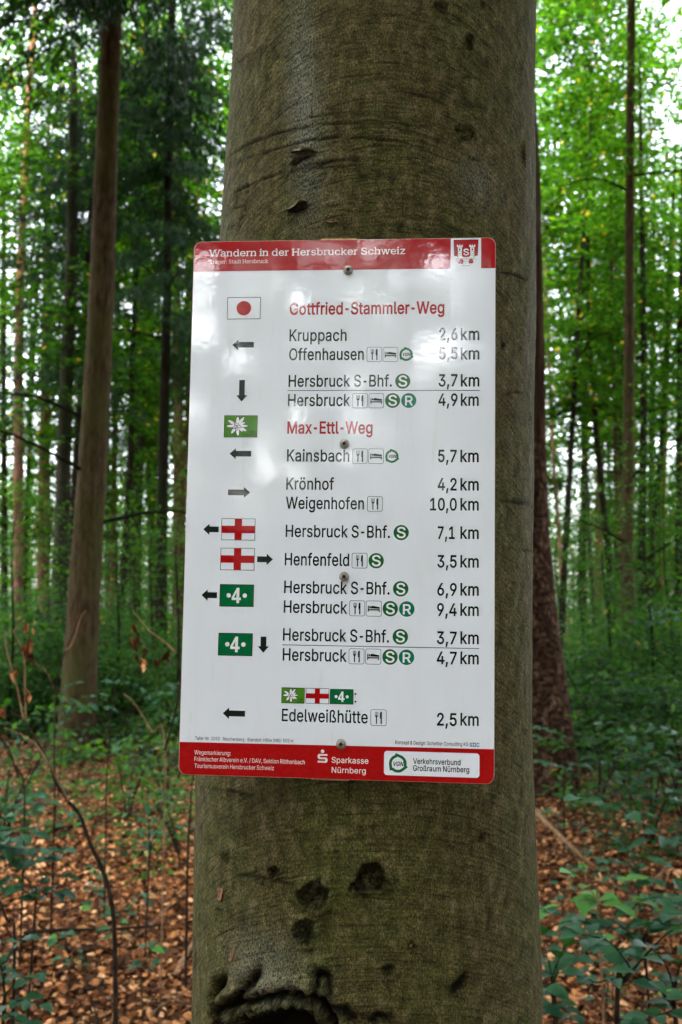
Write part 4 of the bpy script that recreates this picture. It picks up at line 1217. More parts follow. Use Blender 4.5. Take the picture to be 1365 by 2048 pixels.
    'H': (517, ((82,0,60,0,60,170,60,339,60,509,82,509,103,509,125,509,125,435,125,362,125,289,214,289,303,289,392,289,392,362,392,435,392,509,414,509,435,509,457,509,457,339,457,170,457,0,435,0,414,0,392,0,392,77,392,155,392,232,303,232,214,232,125,232,125,155,125,77,125,0,103,0), )),
    'I': (300, ((111,0,31,0,31,19,31,38,31,57,60,57,89,57,118,57,118,189,118,320,118,452,89,452,60,452,31,452,31,471,31,490,31,509,111,509,190,509,269,509,269,490,269,471,269,452,240,452,212,452,183,452,183,320,183,189,183,57,212,57,240,57,269,57,269,38,269,19,269,0,190,0), )),
    'K': (467, ((146,189,104,145,104,169,104,193,104,216,116,232,128,247,139,261,151,275,162,290,174,303,187,317,199,331,212,344,262,399,313,454,364,509,392,509,420,509,448,509,376,431,304,353,231,276,230,276,229,276,228,276,187,233), (82,0,60,0,60,170,60,339,60,509,82,509,103,509,125,509,125,451,125,392,125,334,124,298,124,261,124,225,124,214,124,204,125,193,125,129,125,64,125,0,103,0), (398,0,372,0,311,86,249,173,188,259,201,276,215,293,228,309,302,206,375,103,449,0,423,0), )),
    'M': (628, ((81,0,60,0,60,170,60,339,60,509,91,509,121,509,152,509,193,402,235,294,277,187,280,180,284,170,287,159,291,148,295,136,299,123,303,110,307,97,311,84,315,71,319,59,322,49,317,49,312,49,307,49,310,59,314,70,318,83,322,95,326,108,330,121,334,134,338,147,342,158,346,170,349,179,352,187,394,294,435,402,476,509,507,509,537,509,568,509,568,339,568,170,568,0,547,0,525,0,504,0,504,97,504,194,504,291,504,302,504,314,504,327,505,340,505,354,505,369,505,383,506,398,506,413,506,428,507,443,507,457,509,457,511,457,513,457,508,441,503,426,498,409,492,393,487,378,482,363,477,348,472,334,467,322,463,309,459,299,456,291,418,194,380,97,342,0,323,0,305,0,286,0,248,97,209,194,170,291,167,299,163,309,159,321,155,333,150,346,145,361,140,376,135,391,129,408,124,424,118,441,112,457,114,457,117,457,119,457,119,444,120,431,120,416,120,401,121,387,121,372,121,357,121,342,122,328,122,315,122,302,122,291,122,194,122,97,122,0,101,0), )),
    'N': (523, ((82,0,60,0,60,170,60,339,60,509,85,509,111,509,136,509,205,400,274,291,343,183,349,174,355,164,363,151,370,138,379,123,388,107,396,90,405,73,414,55,411,55,408,54,405,54,403,72,401,90,401,108,400,126,399,142,399,157,399,172,399,185,399,195,399,300,399,404,399,509,420,509,442,509,463,509,463,339,463,170,463,0,438,0,412,0,387,0,325,97,264,193,202,290,194,303,186,316,177,331,169,345,159,362,148,381,137,400,123,424,108,452,111,453,115,453,119,454,120,428,121,405,122,384,123,362,124,344,124,328,125,312,125,300,125,291,125,194,125,97,125,0,103,0), )),
    'O': (533, ((311,-7,267,-7,223,-7,184,4,150,25,116,46,90,76,70,115,50,154,40,201,40,254,40,308,50,354,70,393,90,432,116,462,150,484,184,505,223,516,267,516,311,516,350,505,384,484,418,462,444,432,464,393,483,354,493,308,493,254,493,201,483,154,464,115,444,76,418,46,384,25,350,4), (236,53,267,53,297,53,325,61,349,76,374,91,394,114,408,144,423,174,430,211,430,254,430,298,423,335,408,365,394,395,374,417,349,433,325,448,297,456,267,456,236,456,209,448,184,433,159,417,140,394,125,364,111,334,103,297,103,254,103,211,111,174,125,144,140,114,159,92,184,76,209,61), )),
    'R': (449, ((82,0,60,0,60,170,60,339,60,509,119,509,177,509,236,509,275,509,307,502,333,489,359,475,378,457,390,433,403,410,409,382,409,352,409,321,403,295,390,271,378,248,359,230,333,217,307,204,275,198,236,198,189,198,143,198,96,198,96,217,96,236,96,255,142,255,188,255,234,255,260,255,281,259,298,267,314,275,326,286,334,300,341,315,345,332,345,352,345,372,341,390,334,405,326,420,314,431,298,440,281,448,259,452,233,452,197,452,161,452,125,452,125,301,125,151,125,0,103,0), (378,0,353,0,312,76,271,153,230,229,254,229,279,229,303,229,344,153,386,76,428,0,403,0), )),
    'S': (447, ((263,-9,224,-9,187,-9,155,-3,128,9,100,21,79,38,64,60,49,82,40,107,38,137,60,137,82,137,104,137,106,117,112,101,123,88,134,75,149,65,166,59,184,52,203,49,224,49,247,49,268,53,286,60,304,68,319,78,329,92,340,105,346,121,346,139,346,155,341,169,332,179,323,189,311,198,296,205,281,211,264,217,245,222,224,228,204,234,184,239,142,251,109,268,86,289,63,311,52,339,52,372,52,401,60,426,75,448,90,469,111,486,138,498,164,510,194,516,227,516,261,516,290,510,316,498,342,486,362,469,377,449,392,428,400,404,401,378,380,378,358,378,337,378,335,403,323,423,302,437,281,451,256,459,225,459,203,459,184,455,167,448,151,441,138,431,129,418,120,406,115,391,115,376,115,358,120,344,131,334,142,323,154,314,169,308,184,302,199,297,212,293,230,289,247,284,264,279,279,275,295,270,312,264,328,257,344,248,359,238,373,227,385,214,395,198,404,181,408,162,408,139,408,111,401,86,386,64,372,41,351,24,323,11,296,-2), )),
    'T': (449, ((85,452,32,452,32,471,32,490,32,509,160,509,288,509,417,509,417,490,417,471,417,452,363,452,310,452,257,452,257,301,257,151,257,0,235,0,214,0,193,0,193,151,193,301,193,452,139,452), )),
    'V': (480, ((229,0,204,0,141,170,79,339,16,509,39,509,62,509,84,509,120,408,156,307,192,206,198,189,206,166,215,137,224,109,235,73,248,31,243,31,239,31,235,31,247,74,258,110,267,138,276,166,284,189,290,206,325,307,360,408,395,509,417,509,440,509,463,509,401,339,340,170,278,0,253,0), )),
    'W': (686, ((180,0,155,0,109,170,63,339,16,509,38,509,60,509,82,509,109,404,136,300,163,196,168,179,172,163,175,145,179,128,183,111,187,94,190,76,194,58,197,40,194,40,192,40,189,40,193,58,196,76,200,94,203,111,207,128,211,145,215,163,220,179,224,196,251,300,279,404,306,509,331,509,355,509,380,509,407,404,434,300,462,196,466,179,470,163,474,145,478,128,482,111,486,94,490,76,494,58,497,40,494,40,491,40,488,40,492,58,495,76,499,94,502,111,506,128,510,145,515,163,519,179,523,196,550,300,576,404,603,509,625,509,647,509,670,509,623,339,577,170,530,0,505,0,480,0,455,0,426,108,397,215,368,323,362,344,357,367,351,391,346,416,341,444,336,475,341,475,345,475,350,475,345,445,340,419,335,395,330,371,324,347,318,323,289,215,260,108,230,0,205,0), )),
    'a': (389, ((182,-9,160,-9,136,-9,114,-4,94,5,75,14,59,27,48,45,36,62,30,83,30,108,30,130,35,147,43,161,52,175,63,185,78,193,92,201,108,207,125,211,143,215,160,218,178,220,201,223,219,225,234,227,248,228,258,231,265,235,272,239,276,245,276,255,276,255,276,256,276,257,276,272,273,286,267,297,261,308,252,316,240,322,228,328,213,331,196,331,178,331,162,328,149,322,136,317,126,309,118,301,110,292,104,283,100,274,80,280,61,285,41,291,50,314,62,332,79,346,95,360,113,369,133,375,153,381,173,384,194,384,208,384,223,383,239,379,255,376,271,370,286,360,301,351,313,338,322,320,332,303,337,280,337,251,337,168,337,84,337,0,317,0,297,0,277,0,277,17,277,35,277,52,275,52,274,52,272,52,268,43,261,34,252,25,243,15,230,7,215,1,200,-5), (155,45,170,45,193,45,212,50,228,59,243,68,255,79,263,93,271,107,276,122,276,138,276,155,276,173,276,190,273,187,268,184,259,182,251,180,242,178,231,176,221,174,210,172,200,171,190,170,182,169,175,168,161,166,147,163,134,159,121,154,111,148,103,139,96,131,92,119,92,105,92,92,95,81,102,72,109,63,118,57,130,52,142,48), )),
    'b': (424, ((261,-8,229,-8,206,-8,187,-4,172,4,158,12,146,21,138,31,129,42,123,51,118,59,116,59,114,59,112,59,112,39,112,20,112,0,92,0,72,0,53,0,53,170,53,339,53,509,73,509,93,509,114,509,114,446,114,382,114,319,115,319,117,319,118,319,123,327,129,336,137,346,145,356,157,365,171,373,186,381,205,384,229,384,261,384,289,376,313,361,337,345,356,322,370,293,383,263,390,229,390,189,390,149,383,114,370,84,356,55,337,32,313,16,289,0), (197,47,220,47,244,47,263,53,279,66,295,78,308,95,316,117,324,138,328,162,328,189,328,216,324,240,316,261,308,282,296,299,280,311,264,324,244,330,220,330,197,330,177,324,161,312,145,300,133,284,125,263,117,242,113,217,113,189,113,161,117,136,125,115,133,94,146,77,162,65,178,53), )),
    'c': (396, ((226,-8,207,-8,173,-8,143,0,117,16,91,33,71,56,56,85,41,114,34,149,34,187,34,227,41,262,56,291,71,321,91,343,117,360,143,376,173,384,207,384,226,384,243,382,260,377,276,372,292,365,305,356,319,347,330,335,340,322,350,309,357,294,362,277,342,272,322,267,303,262,300,272,296,281,290,289,285,297,278,305,270,311,262,317,253,322,242,325,232,328,220,330,207,330,182,330,161,323,145,310,129,297,116,280,108,258,100,237,96,213,96,187,96,162,100,139,108,117,116,96,129,79,145,66,161,53,182,46,207,46,220,46,232,48,243,52,253,55,263,60,271,66,279,72,286,80,292,89,297,97,301,107,304,117,324,112,343,107,363,102,358,85,351,70,341,56,332,43,320,31,306,21,293,12,277,4,261,-1,244,-6), )),
    'd': (424, ((219,-8,195,-8,164,-8,136,0,111,16,87,32,68,55,55,84,41,114,34,149,34,189,34,229,41,263,55,293,69,322,88,345,112,361,136,376,164,384,196,384,219,384,238,381,253,373,268,365,279,356,287,346,296,336,302,327,306,319,308,319,309,319,311,319,311,382,311,446,311,509,331,509,351,509,372,509,372,339,372,170,372,0,352,0,332,0,313,0,313,20,313,39,313,59,311,59,309,59,307,59,302,51,295,42,287,31,278,21,267,12,252,4,238,-4), (181,47,205,47,227,47,247,53,263,65,279,77,291,94,299,115,308,136,312,161,312,189,312,217,308,242,300,263,292,284,279,300,263,312,247,324,228,330,205,330,181,330,161,324,145,311,129,299,116,282,108,261,100,240,96,216,96,189,96,162,100,138,109,117,117,95,129,78,145,66,161,53), )),
    'e': (404, ((238,-8,212,-8,175,-8,143,0,117,16,90,33,70,56,56,85,41,114,34,148,34,187,34,226,41,260,55,290,69,319,89,343,115,359,141,376,171,384,205,384,226,384,246,381,266,374,285,367,303,356,319,341,335,326,348,306,357,282,366,258,371,228,371,194,371,186,371,178,371,169,272,169,174,169,75,169,75,187,75,204,75,221,163,221,250,221,338,221,329,215,319,208,310,202,310,227,306,249,298,269,290,288,278,303,263,314,247,325,228,330,205,330,182,330,163,325,146,313,130,302,118,288,109,270,100,251,96,232,96,211,96,200,96,189,96,178,96,150,101,126,110,106,120,87,134,72,151,61,168,51,189,46,212,46,228,46,241,48,254,53,266,57,277,64,285,73,294,82,301,93,306,105,325,101,345,96,365,91,359,71,349,54,335,39,321,24,303,13,283,4,262,-4), )),
    'f': (254, ((154,379,228,379,228,362,228,344,228,327,154,327,80,327,6,327,6,344,6,362,6,379,80,379), (101,0,81,0,81,144,81,288,81,432,81,453,86,471,96,486,106,500,119,511,135,519,152,526,169,530,187,530,201,530,213,529,222,527,232,525,238,523,243,521,238,503,233,486,227,468,224,470,220,471,215,472,210,473,203,474,195,474,176,474,163,469,154,460,146,451,142,437,142,419,142,279,142,140,142,0,121,0), )),
    'g': (425, ((238,-151,207,-151,179,-151,155,-147,134,-140,113,-132,96,-123,82,-110,69,-98,58,-84,51,-69,67,-60,84,-50,101,-41,107,-49,113,-57,122,-66,130,-75,141,-82,154,-88,168,-94,186,-97,207,-97,238,-97,263,-90,282,-75,302,-60,311,-37,311,-6,311,19,311,44,311,68,310,68,308,68,306,68,301,60,295,51,287,41,278,32,267,23,252,16,238,8,219,5,195,5,164,5,137,12,113,27,88,41,69,62,55,90,41,118,34,152,34,191,34,230,41,264,55,293,69,322,88,345,112,361,137,376,165,384,196,384,220,384,239,381,253,373,268,365,280,356,288,346,297,336,303,327,308,319,309,319,311,319,313,319,313,339,313,359,313,379,333,379,353,379,372,379,372,250,372,121,372,-9,372,-42,365,-69,350,-90,335,-111,316,-126,291,-136,266,-146), (181,59,205,59,228,59,248,64,264,75,280,86,292,101,300,121,308,141,312,165,312,193,312,220,308,243,300,264,292,284,280,301,264,312,248,324,228,330,205,330,181,330,161,324,145,312,129,299,117,283,109,262,100,242,96,219,96,193,96,166,100,143,109,123,117,103,129,87,145,76,162,65), )),
    'h': (410, ((114,249,114,227,114,151,114,76,114,0,93,0,73,0,53,0,53,170,53,339,53,509,73,509,93,509,114,509,114,435,114,361,114,287,110,287,106,287,102,287,114,322,131,347,152,362,174,377,199,384,227,384,253,384,276,379,295,369,315,358,330,342,341,321,352,299,357,273,357,240,357,160,357,80,357,0,337,0,316,0,296,0,296,78,296,157,296,235,296,265,288,288,273,304,258,321,237,329,210,329,192,329,175,325,161,317,146,309,135,298,126,283,118,267), )),
    'i': (167, ((73,0,53,0,53,126,53,253,53,379,73,379,93,379,114,379,114,253,114,126,114,0,93,0), (95,443,84,443,72,443,62,447,54,455,45,462,41,472,41,483,41,494,45,504,54,512,62,520,72,524,84,524,95,524,106,520,114,512,122,504,126,494,126,483,126,472,122,462,114,455,106,447), )),
    'k': (381, ((132,158,110,137,110,162,110,187,110,212,113,212,117,212,121,212,175,268,230,323,284,379,310,379,335,379,360,379,301,319,243,259,184,199,182,199,179,199,177,199,155,178), (73,0,53,0,53,170,53,339,53,509,73,509,93,509,114,509,114,339,114,170,114,0,93,0), (320,0,294,0,245,62,197,124,148,186,162,200,177,214,191,229,252,152,312,76,372,0,346,0), )),
    'l': (189, ((147,-2,139,-2,110,-2,88,5,74,20,60,35,53,57,53,84,53,226,53,367,53,509,73,509,93,509,114,509,114,372,114,235,114,99,114,81,116,69,120,62,125,55,133,52,146,52,152,52,157,52,160,53,164,53,167,54,170,54,173,37,177,20,181,3,175,1,169,0,162,-1,154,-2), )),
    'm': (610, ((73,0,53,0,53,126,53,253,53,379,72,379,92,379,112,379,112,351,112,323,112,295,111,295,109,295,108,295,113,316,121,332,132,346,144,359,157,369,172,376,187,383,203,386,219,386,247,386,270,378,287,361,305,344,316,322,321,295,318,295,315,295,312,295,317,313,325,329,337,343,349,357,364,367,381,375,398,382,416,386,437,386,459,386,479,381,497,372,515,362,530,348,541,328,551,309,557,285,557,255,557,170,557,85,557,0,536,0,516,0,496,0,496,85,496,169,496,254,496,281,488,301,473,313,457,325,439,330,419,330,402,330,387,327,374,320,362,313,352,303,345,290,339,278,335,263,335,247,335,165,335,82,335,0,315,0,295,0,274,0,274,87,274,173,274,260,274,281,267,298,253,311,239,324,221,330,199,330,185,330,171,327,158,320,144,313,134,303,126,289,118,276,114,258,114,238,114,159,114,79,114,0,93,0), )),
    'n': (410, ((114,249,114,227,114,151,114,76,114,0,93,0,73,0,53,0,53,126,53,253,53,379,72,379,92,379,112,379,112,349,112,318,112,287,109,287,106,287,102,287,114,322,131,347,152,362,174,377,199,384,227,384,253,384,276,379,295,369,314,358,330,342,341,321,352,299,357,273,357,240,357,160,357,80,357,0,337,0,316,0,296,0,296,78,296,157,296,235,296,265,288,288,273,304,258,321,237,329,210,329,192,329,175,325,161,317,146,309,135,298,126,283,118,267), )),
    'o': (415, ((242,-8,207,-8,173,-8,143,0,117,16,91,33,71,56,56,85,41,114,34,149,34,187,34,227,41,262,56,291,71,321,91,343,117,360,143,376,173,384,207,384,242,384,273,376,299,360,325,343,345,321,359,291,374,262,381,227,381,187,381,149,374,114,359,85,345,56,325,33,299,16,273,0), (182,46,207,46,233,46,254,53,270,66,287,79,299,96,307,117,315,139,319,162,319,187,319,213,315,236,307,258,299,280,287,297,270,310,254,323,233,330,207,330,182,330,161,323,145,310,129,297,116,280,108,258,100,237,96,213,96,187,96,162,100,139,108,117,116,96,129,79,145,66,161,53), )),
    'p': (424, ((73,-143,53,-143,53,31,53,205,53,379,72,379,92,379,112,379,112,359,112,339,112,319,114,319,116,319,118,319,123,327,129,336,137,346,145,356,157,365,171,373,186,381,205,384,229,384,261,384,289,376,313,361,337,345,356,322,370,293,383,263,390,229,390,189,390,149,383,114,370,84,356,55,337,32,313,16,289,0,261,-8,229,-8,206,-8,187,-4,173,4,158,12,146,21,138,31,130,42,123,51,118,59,117,59,115,59,114,59,114,-8,114,-76,114,-143,93,-143), (197,47,220,47,244,47,263,53,279,66,295,78,308,95,316,117,324,138,328,162,328,189,328,216,324,240,316,261,308,282,296,299,280,311,264,324,244,330,220,330,197,330,177,324,161,312,145,300,133,284,125,263,117,242,113,217,113,189,113,161,117,136,125,115,133,94,146,77,162,65,178,53), )),
    'r': (259, ((73,0,53,0,53,126,53,253,53,379,72,379,92,379,112,379,112,360,112,340,112,321,113,321,114,321,115,321,122,340,135,355,152,367,170,379,190,385,213,385,218,385,223,385,229,384,235,384,240,384,243,384,243,363,243,343,243,322,242,323,237,323,230,324,223,325,215,326,207,326,189,326,173,322,159,315,145,307,134,297,126,284,118,270,114,255,114,237,114,158,114,79,114,0,93,0), )),
    's': (365, ((211,-8,182,-8,156,-8,133,-4,112,3,92,11,75,23,62,38,49,53,40,72,36,94,55,98,74,102,94,107,99,86,109,70,124,60,139,50,158,45,181,45,208,45,229,51,244,62,260,74,268,87,268,103,268,116,263,127,254,136,245,144,231,151,212,155,191,160,170,165,149,170,115,178,89,191,72,208,55,225,47,247,47,274,47,296,53,315,65,332,77,348,94,361,115,370,136,380,160,384,187,384,213,384,235,380,254,372,272,365,287,353,299,339,310,325,319,309,324,290,305,286,287,281,268,277,263,292,255,304,243,316,230,327,212,333,187,333,165,333,146,327,131,317,116,306,109,293,109,277,109,263,114,252,124,243,134,235,150,228,172,223,191,218,210,214,229,209,264,201,290,188,306,171,323,154,331,133,331,107,331,84,325,64,312,47,300,30,282,16,260,6,237,-3), )),
    't': (227, ((138,379,204,379,204,362,204,344,204,327,138,327,72,327,6,327,6,344,6,362,6,379,72,379), (65,345,65,471,85,471,106,471,126,471,126,347,126,222,126,98,126,81,129,69,136,61,143,54,154,50,170,50,174,50,179,50,185,51,191,52,197,53,202,54,206,36,209,19,213,2,207,0,200,-2,192,-3,184,-4,176,-4,168,-4,136,-4,110,4,92,21,74,38,65,62,65,93,65,219), )),
    'u': (410, ((211,-5,182,-5,157,-5,134,0,115,11,95,21,80,37,69,59,58,80,53,107,53,139,53,219,53,299,53,379,73,379,93,379,114,379,114,301,114,222,114,144,114,114,121,91,137,75,152,58,173,50,200,50,218,50,235,54,249,62,264,70,275,81,283,97,292,112,296,131,296,153,296,228,296,304,296,379,316,379,337,379,357,379,357,253,357,126,357,0,337,0,318,0,298,0,298,31,298,61,298,92,301,92,304,92,307,92,295,57,279,32,257,17,235,2), )),
    'v': (389, ((184,0,163,0,114,126,66,253,17,379,40,379,62,379,84,379,111,305,138,230,165,155,174,132,181,110,187,87,193,64,199,42,206,21,198,21,191,21,184,21,191,42,197,64,203,87,209,110,216,132,224,155,251,230,278,305,305,379,327,379,349,379,371,379,323,253,275,126,226,0,205,0), )),
    'w': (567, ((158,0,138,0,99,126,61,253,23,379,44,379,66,379,87,379,103,324,118,269,133,214,140,191,147,165,154,137,161,108,168,76,175,41,172,41,168,41,165,41,172,75,179,106,186,135,193,163,199,190,206,214,221,269,237,324,252,379,273,379,295,379,316,379,332,324,347,269,362,214,368,190,375,164,382,136,388,107,395,76,402,41,399,41,395,41,391,41,399,75,406,107,413,135,420,164,427,190,434,214,449,269,465,324,480,379,502,379,523,379,545,379,506,253,468,126,429,0,409,0,389,0,368,0,352,57,335,114,319,172,314,189,309,207,305,225,300,243,295,261,291,280,286,299,281,318,277,338,281,338,286,338,291,338,286,319,281,299,277,280,272,261,267,243,263,225,258,206,253,189,248,172,231,114,215,57,199,0,178,0), )),
    'x': (379, ((44,0,21,0,71,73,121,145,171,218,171,202,171,187,171,171,124,240,76,310,29,379,52,379,76,379,100,379,116,355,132,330,147,306,160,287,170,270,179,253,188,237,198,221,207,206,197,206,186,206,175,206,185,221,194,237,202,253,211,270,221,287,233,306,249,330,266,355,282,379,305,379,328,379,352,379,304,309,256,239,209,169,209,184,209,199,209,214,258,143,308,71,358,0,334,0,310,0,287,0,268,28,249,57,231,85,219,103,209,120,200,136,191,152,182,167,173,182,183,182,194,182,205,182,195,167,186,152,178,136,170,120,160,103,148,85,129,57,110,28,91,0,68,0), )),
    'z': (380, ((141,0,42,0,42,15,42,30,42,46,112,137,183,228,254,320,254,321,254,322,254,323,185,323,117,323,48,323,48,342,48,361,48,379,143,379,238,379,333,379,333,363,333,347,333,331,264,241,195,150,126,60,126,59,126,58,126,56,197,56,268,56,339,56,339,38,339,19,339,0,240,0), )),
    '·': (196, ((111,196,98,196,85,196,75,201,66,210,57,219,52,229,52,242,52,254,57,265,66,274,75,283,85,287,98,287,111,287,122,283,130,274,139,265,144,254,144,242,144,229,139,219,130,210,122,201), )),
    'ß': (441, ((122,395,122,362,122,241,122,121,122,0,101,0,81,0,60,0,60,121,60,241,60,362,60,413,73,452,99,477,125,503,158,516,197,516,219,516,240,511,260,503,281,494,298,481,312,463,325,445,332,422,332,393,332,376,330,362,325,351,320,340,315,330,309,322,302,314,297,306,292,299,288,291,285,282,285,272,285,260,289,250,297,241,305,232,315,224,327,215,339,207,350,198,362,188,374,178,383,166,391,152,399,138,403,121,403,100,403,78,398,58,386,42,375,26,360,14,340,6,320,-3,296,-7,269,-7,247,-7,226,-4,207,1,188,7,174,13,164,20,172,38,180,56,187,74,195,69,205,64,217,58,229,53,245,50,265,50,289,50,308,55,321,64,335,74,342,87,342,104,342,118,338,129,330,139,322,149,312,158,300,167,288,175,276,184,264,194,252,203,243,214,235,227,227,239,223,254,223,272,223,286,225,298,230,306,235,315,241,322,247,329,254,337,260,344,264,353,269,362,272,374,272,388,272,412,264,430,250,442,235,453,218,459,197,459,172,459,154,451,141,435,128,420), )),
    'ä': (389, ((182,-9,160,-9,136,-9,114,-4,94,5,75,14,59,27,48,45,36,62,30,83,30,108,30,130,35,147,43,161,52,175,63,185,78,193,92,201,108,207,125,211,143,215,160,218,178,220,201,223,219,225,234,227,248,228,258,231,265,235,272,239,276,245,276,255,276,255,276,256,276,257,276,272,273,286,267,297,261,308,252,316,240,322,228,328,213,331,196,331,178,331,162,328,149,322,136,317,126,309,118,301,110,292,104,283,100,274,80,280,61,285,41,291,50,314,62,332,79,346,95,360,113,369,133,375,153,381,173,384,194,384,208,384,223,383,239,379,255,376,271,370,286,360,301,351,313,338,322,320,332,303,337,280,337,251,337,168,337,84,337,0,317,0,297,0,277,0,277,17,277,35,277,52,275,52,274,52,272,52,268,43,261,34,252,25,243,15,230,7,215,1,200,-5), (155,45,170,45,193,45,212,50,228,59,243,68,255,79,263,93,271,107,276,122,276,138,276,155,276,173,276,190,273,187,268,184,259,182,251,180,242,178,231,176,221,174,210,172,200,171,190,170,182,169,175,168,161,166,147,163,134,159,121,154,111,148,103,139,96,131,92,119,92,105,92,92,95,81,102,72,109,63,118,57,130,52,142,48), (272,443,261,443,250,443,240,447,233,455,225,462,221,472,221,483,221,494,225,504,233,512,240,519,250,523,261,523,272,523,282,519,290,512,298,504,301,494,301,483,301,472,298,462,290,455,282,447), (129,443,117,443,106,443,97,447,89,455,81,462,77,472,77,483,77,494,81,504,89,512,97,519,106,523,117,523,129,523,138,519,146,512,154,504,158,494,158,483,158,472,154,462,146,455,138,447), )),
    'ö': (415, ((242,-8,207,-8,173,-8,143,0,117,16,91,33,71,56,56,85,41,114,34,149,34,187,34,227,41,262,56,291,71,321,91,343,117,360,143,376,173,384,207,384,242,384,273,376,299,360,325,343,345,321,359,291,374,262,381,227,381,187,381,149,374,114,359,85,345,56,325,33,299,16,273,0), (182,46,207,46,233,46,254,53,270,66,287,79,299,96,307,117,315,139,319,162,319,187,319,213,315,236,307,258,299,280,287,297,270,310,254,323,233,330,207,330,182,330,161,323,145,310,129,297,116,280,108,258,100,237,96,213,96,187,96,162,100,139,108,117,116,96,129,79,145,66,161,53), (290,443,279,443,268,443,259,447,251,455,243,462,239,472,239,483,239,494,243,504,251,512,259,519,268,523,279,523,290,523,300,519,308,512,316,504,320,494,320,483,320,472,316,462,308,455,300,447), (147,443,136,443,124,443,115,447,107,455,99,462,95,472,95,483,95,494,99,504,107,512,115,519,124,523,136,523,147,523,156,519,164,512,172,504,176,494,176,483,176,472,172,462,164,455,156,447), )),
    'ü': (410, ((211,-5,182,-5,157,-5,134,0,115,11,95,21,80,37,69,59,58,80,53,107,53,139,53,219,53,299,53,379,73,379,93,379,114,379,114,301,114,222,114,144,114,114,121,91,137,75,152,58,173,50,200,50,218,50,235,54,249,62,264,70,275,81,283,97,292,112,296,131,296,153,296,228,296,304,296,379,316,379,337,379,357,379,357,253,357,126,357,0,337,0,318,0,298,0,298,31,298,61,298,92,301,92,304,92,307,92,295,57,279,32,257,17,235,2), (288,443,277,443,266,443,256,447,248,455,240,462,236,472,236,483,236,494,240,504,248,512,256,519,266,523,277,523,288,523,298,519,305,512,313,504,317,494,317,483,317,472,313,462,305,455,298,447), (144,443,133,443,122,443,112,447,104,455,97,462,93,472,93,483,93,494,97,504,104,512,112,519,122,523,133,523,144,523,154,519,162,512,170,504,173,494,173,483,173,472,170,462,162,455,154,447), )),
}


def sign_material(name, color, rough=0.045, speck=False):
    n = NT(name)
    tc = n.n('ShaderNodeTexCoord').outputs['Object']
    a = n.noise(tc, 140, 3, .6)
    b = n.noise(tc, 22, 2, .5)
    c = n.noise(n.mapping(tc, (30, 7, 1)), 1, 3, .6)
    nb = n.bump(a, .10, .0005)
    nb = n.bump(b, .10, .0012, nb)
    col = color
    if speck:
        sp = n.noise(tc, 230, 3, .6)
        dr = n.noise(n.mapping(tc, (90, 6, 1), (3, 1, 0)), 1, 4, .7)
        col = n.mix(n.ramp(sp, [(.735, (0, 0, 0)), (.765, (.7, .7, .7))]), color, (.22, .17, .11))
        dirt = n.ramp(c, [(.5, (0, 0, 0)), (.8, (.20, .20, .20))])
        col = n.mix(n.ramp(dr, [(.60, (0, 0, 0)), (.78, (.30, .30, .30))]), col, (.46, .47, .38))
        col = n.mix(dirt, col, (.55, .56, .52))
    else:
        col = n.mix(n.ramp(a, [(.4, (0, 0, 0)), (.8, (.18, .18, .18))]), color, tuple(min(1, v * 1.4 + .03) for v in color))
    rr = n.n('ShaderNodeMapRange', ins={0: c, 1: .3, 2: .8, 3: rough, 4: rough + .03}).outputs[0]
    return n.out(n.principled(Base_Color=col, Roughness=rr, Specular_IOR_Level=.5, Coat_Weight=.9, Coat_Roughness=.03, Coat_IOR=1.5, Normal=nb, Coat_Normal=nb))


WHITE = sign_material('white_print', (.68, .73, .80), speck=True)
RED = sign_material('red_print', (.33, .0006, .003))
BLACK = sign_material('black_print', (.007, .013, .012))
GREEN = sign_material('green_print', (.0, .115, .035))
SGREEN = sign_material('station_green_print', (.004, .10, .022))
RGREEN = sign_material('regional_green_print', (.0, .15, .085))
LIME = sign_material('meadow_green_print', (.055, .20, .012))
BLUE = sign_material('blue_print', (.005, .10, .27))
PALE = sign_material('white_letter_print', (.72, .74, .78))
PALER = sign_material('pale_letter_print', (.78, .66, .66))

sign = empty('trail_sign')
sign.matrix_world = SIGN_M
tag(sign, 'white and red hiking trail sign screwed to the big beech trunk', 'sign')


def poly(name, pts, z, mat, th=0.0):
    """flat (or th thick) outline in sheet coordinates"""
    n = len(pts)
    a = sum(pts[i][0] * pts[(i + 1) % n][1] - pts[(i + 1) % n][0] * pts[i][1] for i in range(n))
    if a < 0: pts = pts[::-1]
    V = [(x, y, z) for x, y in pts]
    return V, [list(range(n))]


def part(name, shapes, mat, label=None):
    V, Fc = join(shapes)
    o = obj(name, mesh_np(name, V, Fc, [mat]), sign)
    if label: o['label'] = label
    return o


def ring(outer, inner, z):
    n = len(outer)
    V = [(x, y, z) for x, y in outer] + [(x, y, z) for x, y in inner]
    a = sum(outer[i][0] * outer[(i + 1) % n][1] - outer[(i + 1) % n][0] * outer[i][1] for i in range(n))
    Fc = []
    for i in range(n):
        j = (i + 1) % n
        q = [i, j, n + j, n + i]
        Fc.append(q if a > 0 else q[::-1])
    return V, Fc


def rrect(x0, y0, x1, y1, r, seg=6):
    pts = []
    for cx, cy, a0 in ((x1 - r, y1 - r, 0), (x0 + r, y1 - r, 90), (x0 + r, y0 + r, 180), (x1 - r, y0 + r, 270)):
        for k in range(seg + 1):
            a = R(a0 + 90 * k / seg)
            pts.append((cx + r * math.cos(a), cy + r * math.sin(a)))
    return pts


def circle(cx, cy, r, n=40):
    return [(cx + r * math.cos(2 * math.pi * k / n), cy + r * math.sin(2 * math.pi * k / n)) for k in range(n)]


Z1, Z2, Z3, Z4 = .00010, .00018, .00026, .00034
HW, HH = SIGN_W / 2, SIGN_H / 2

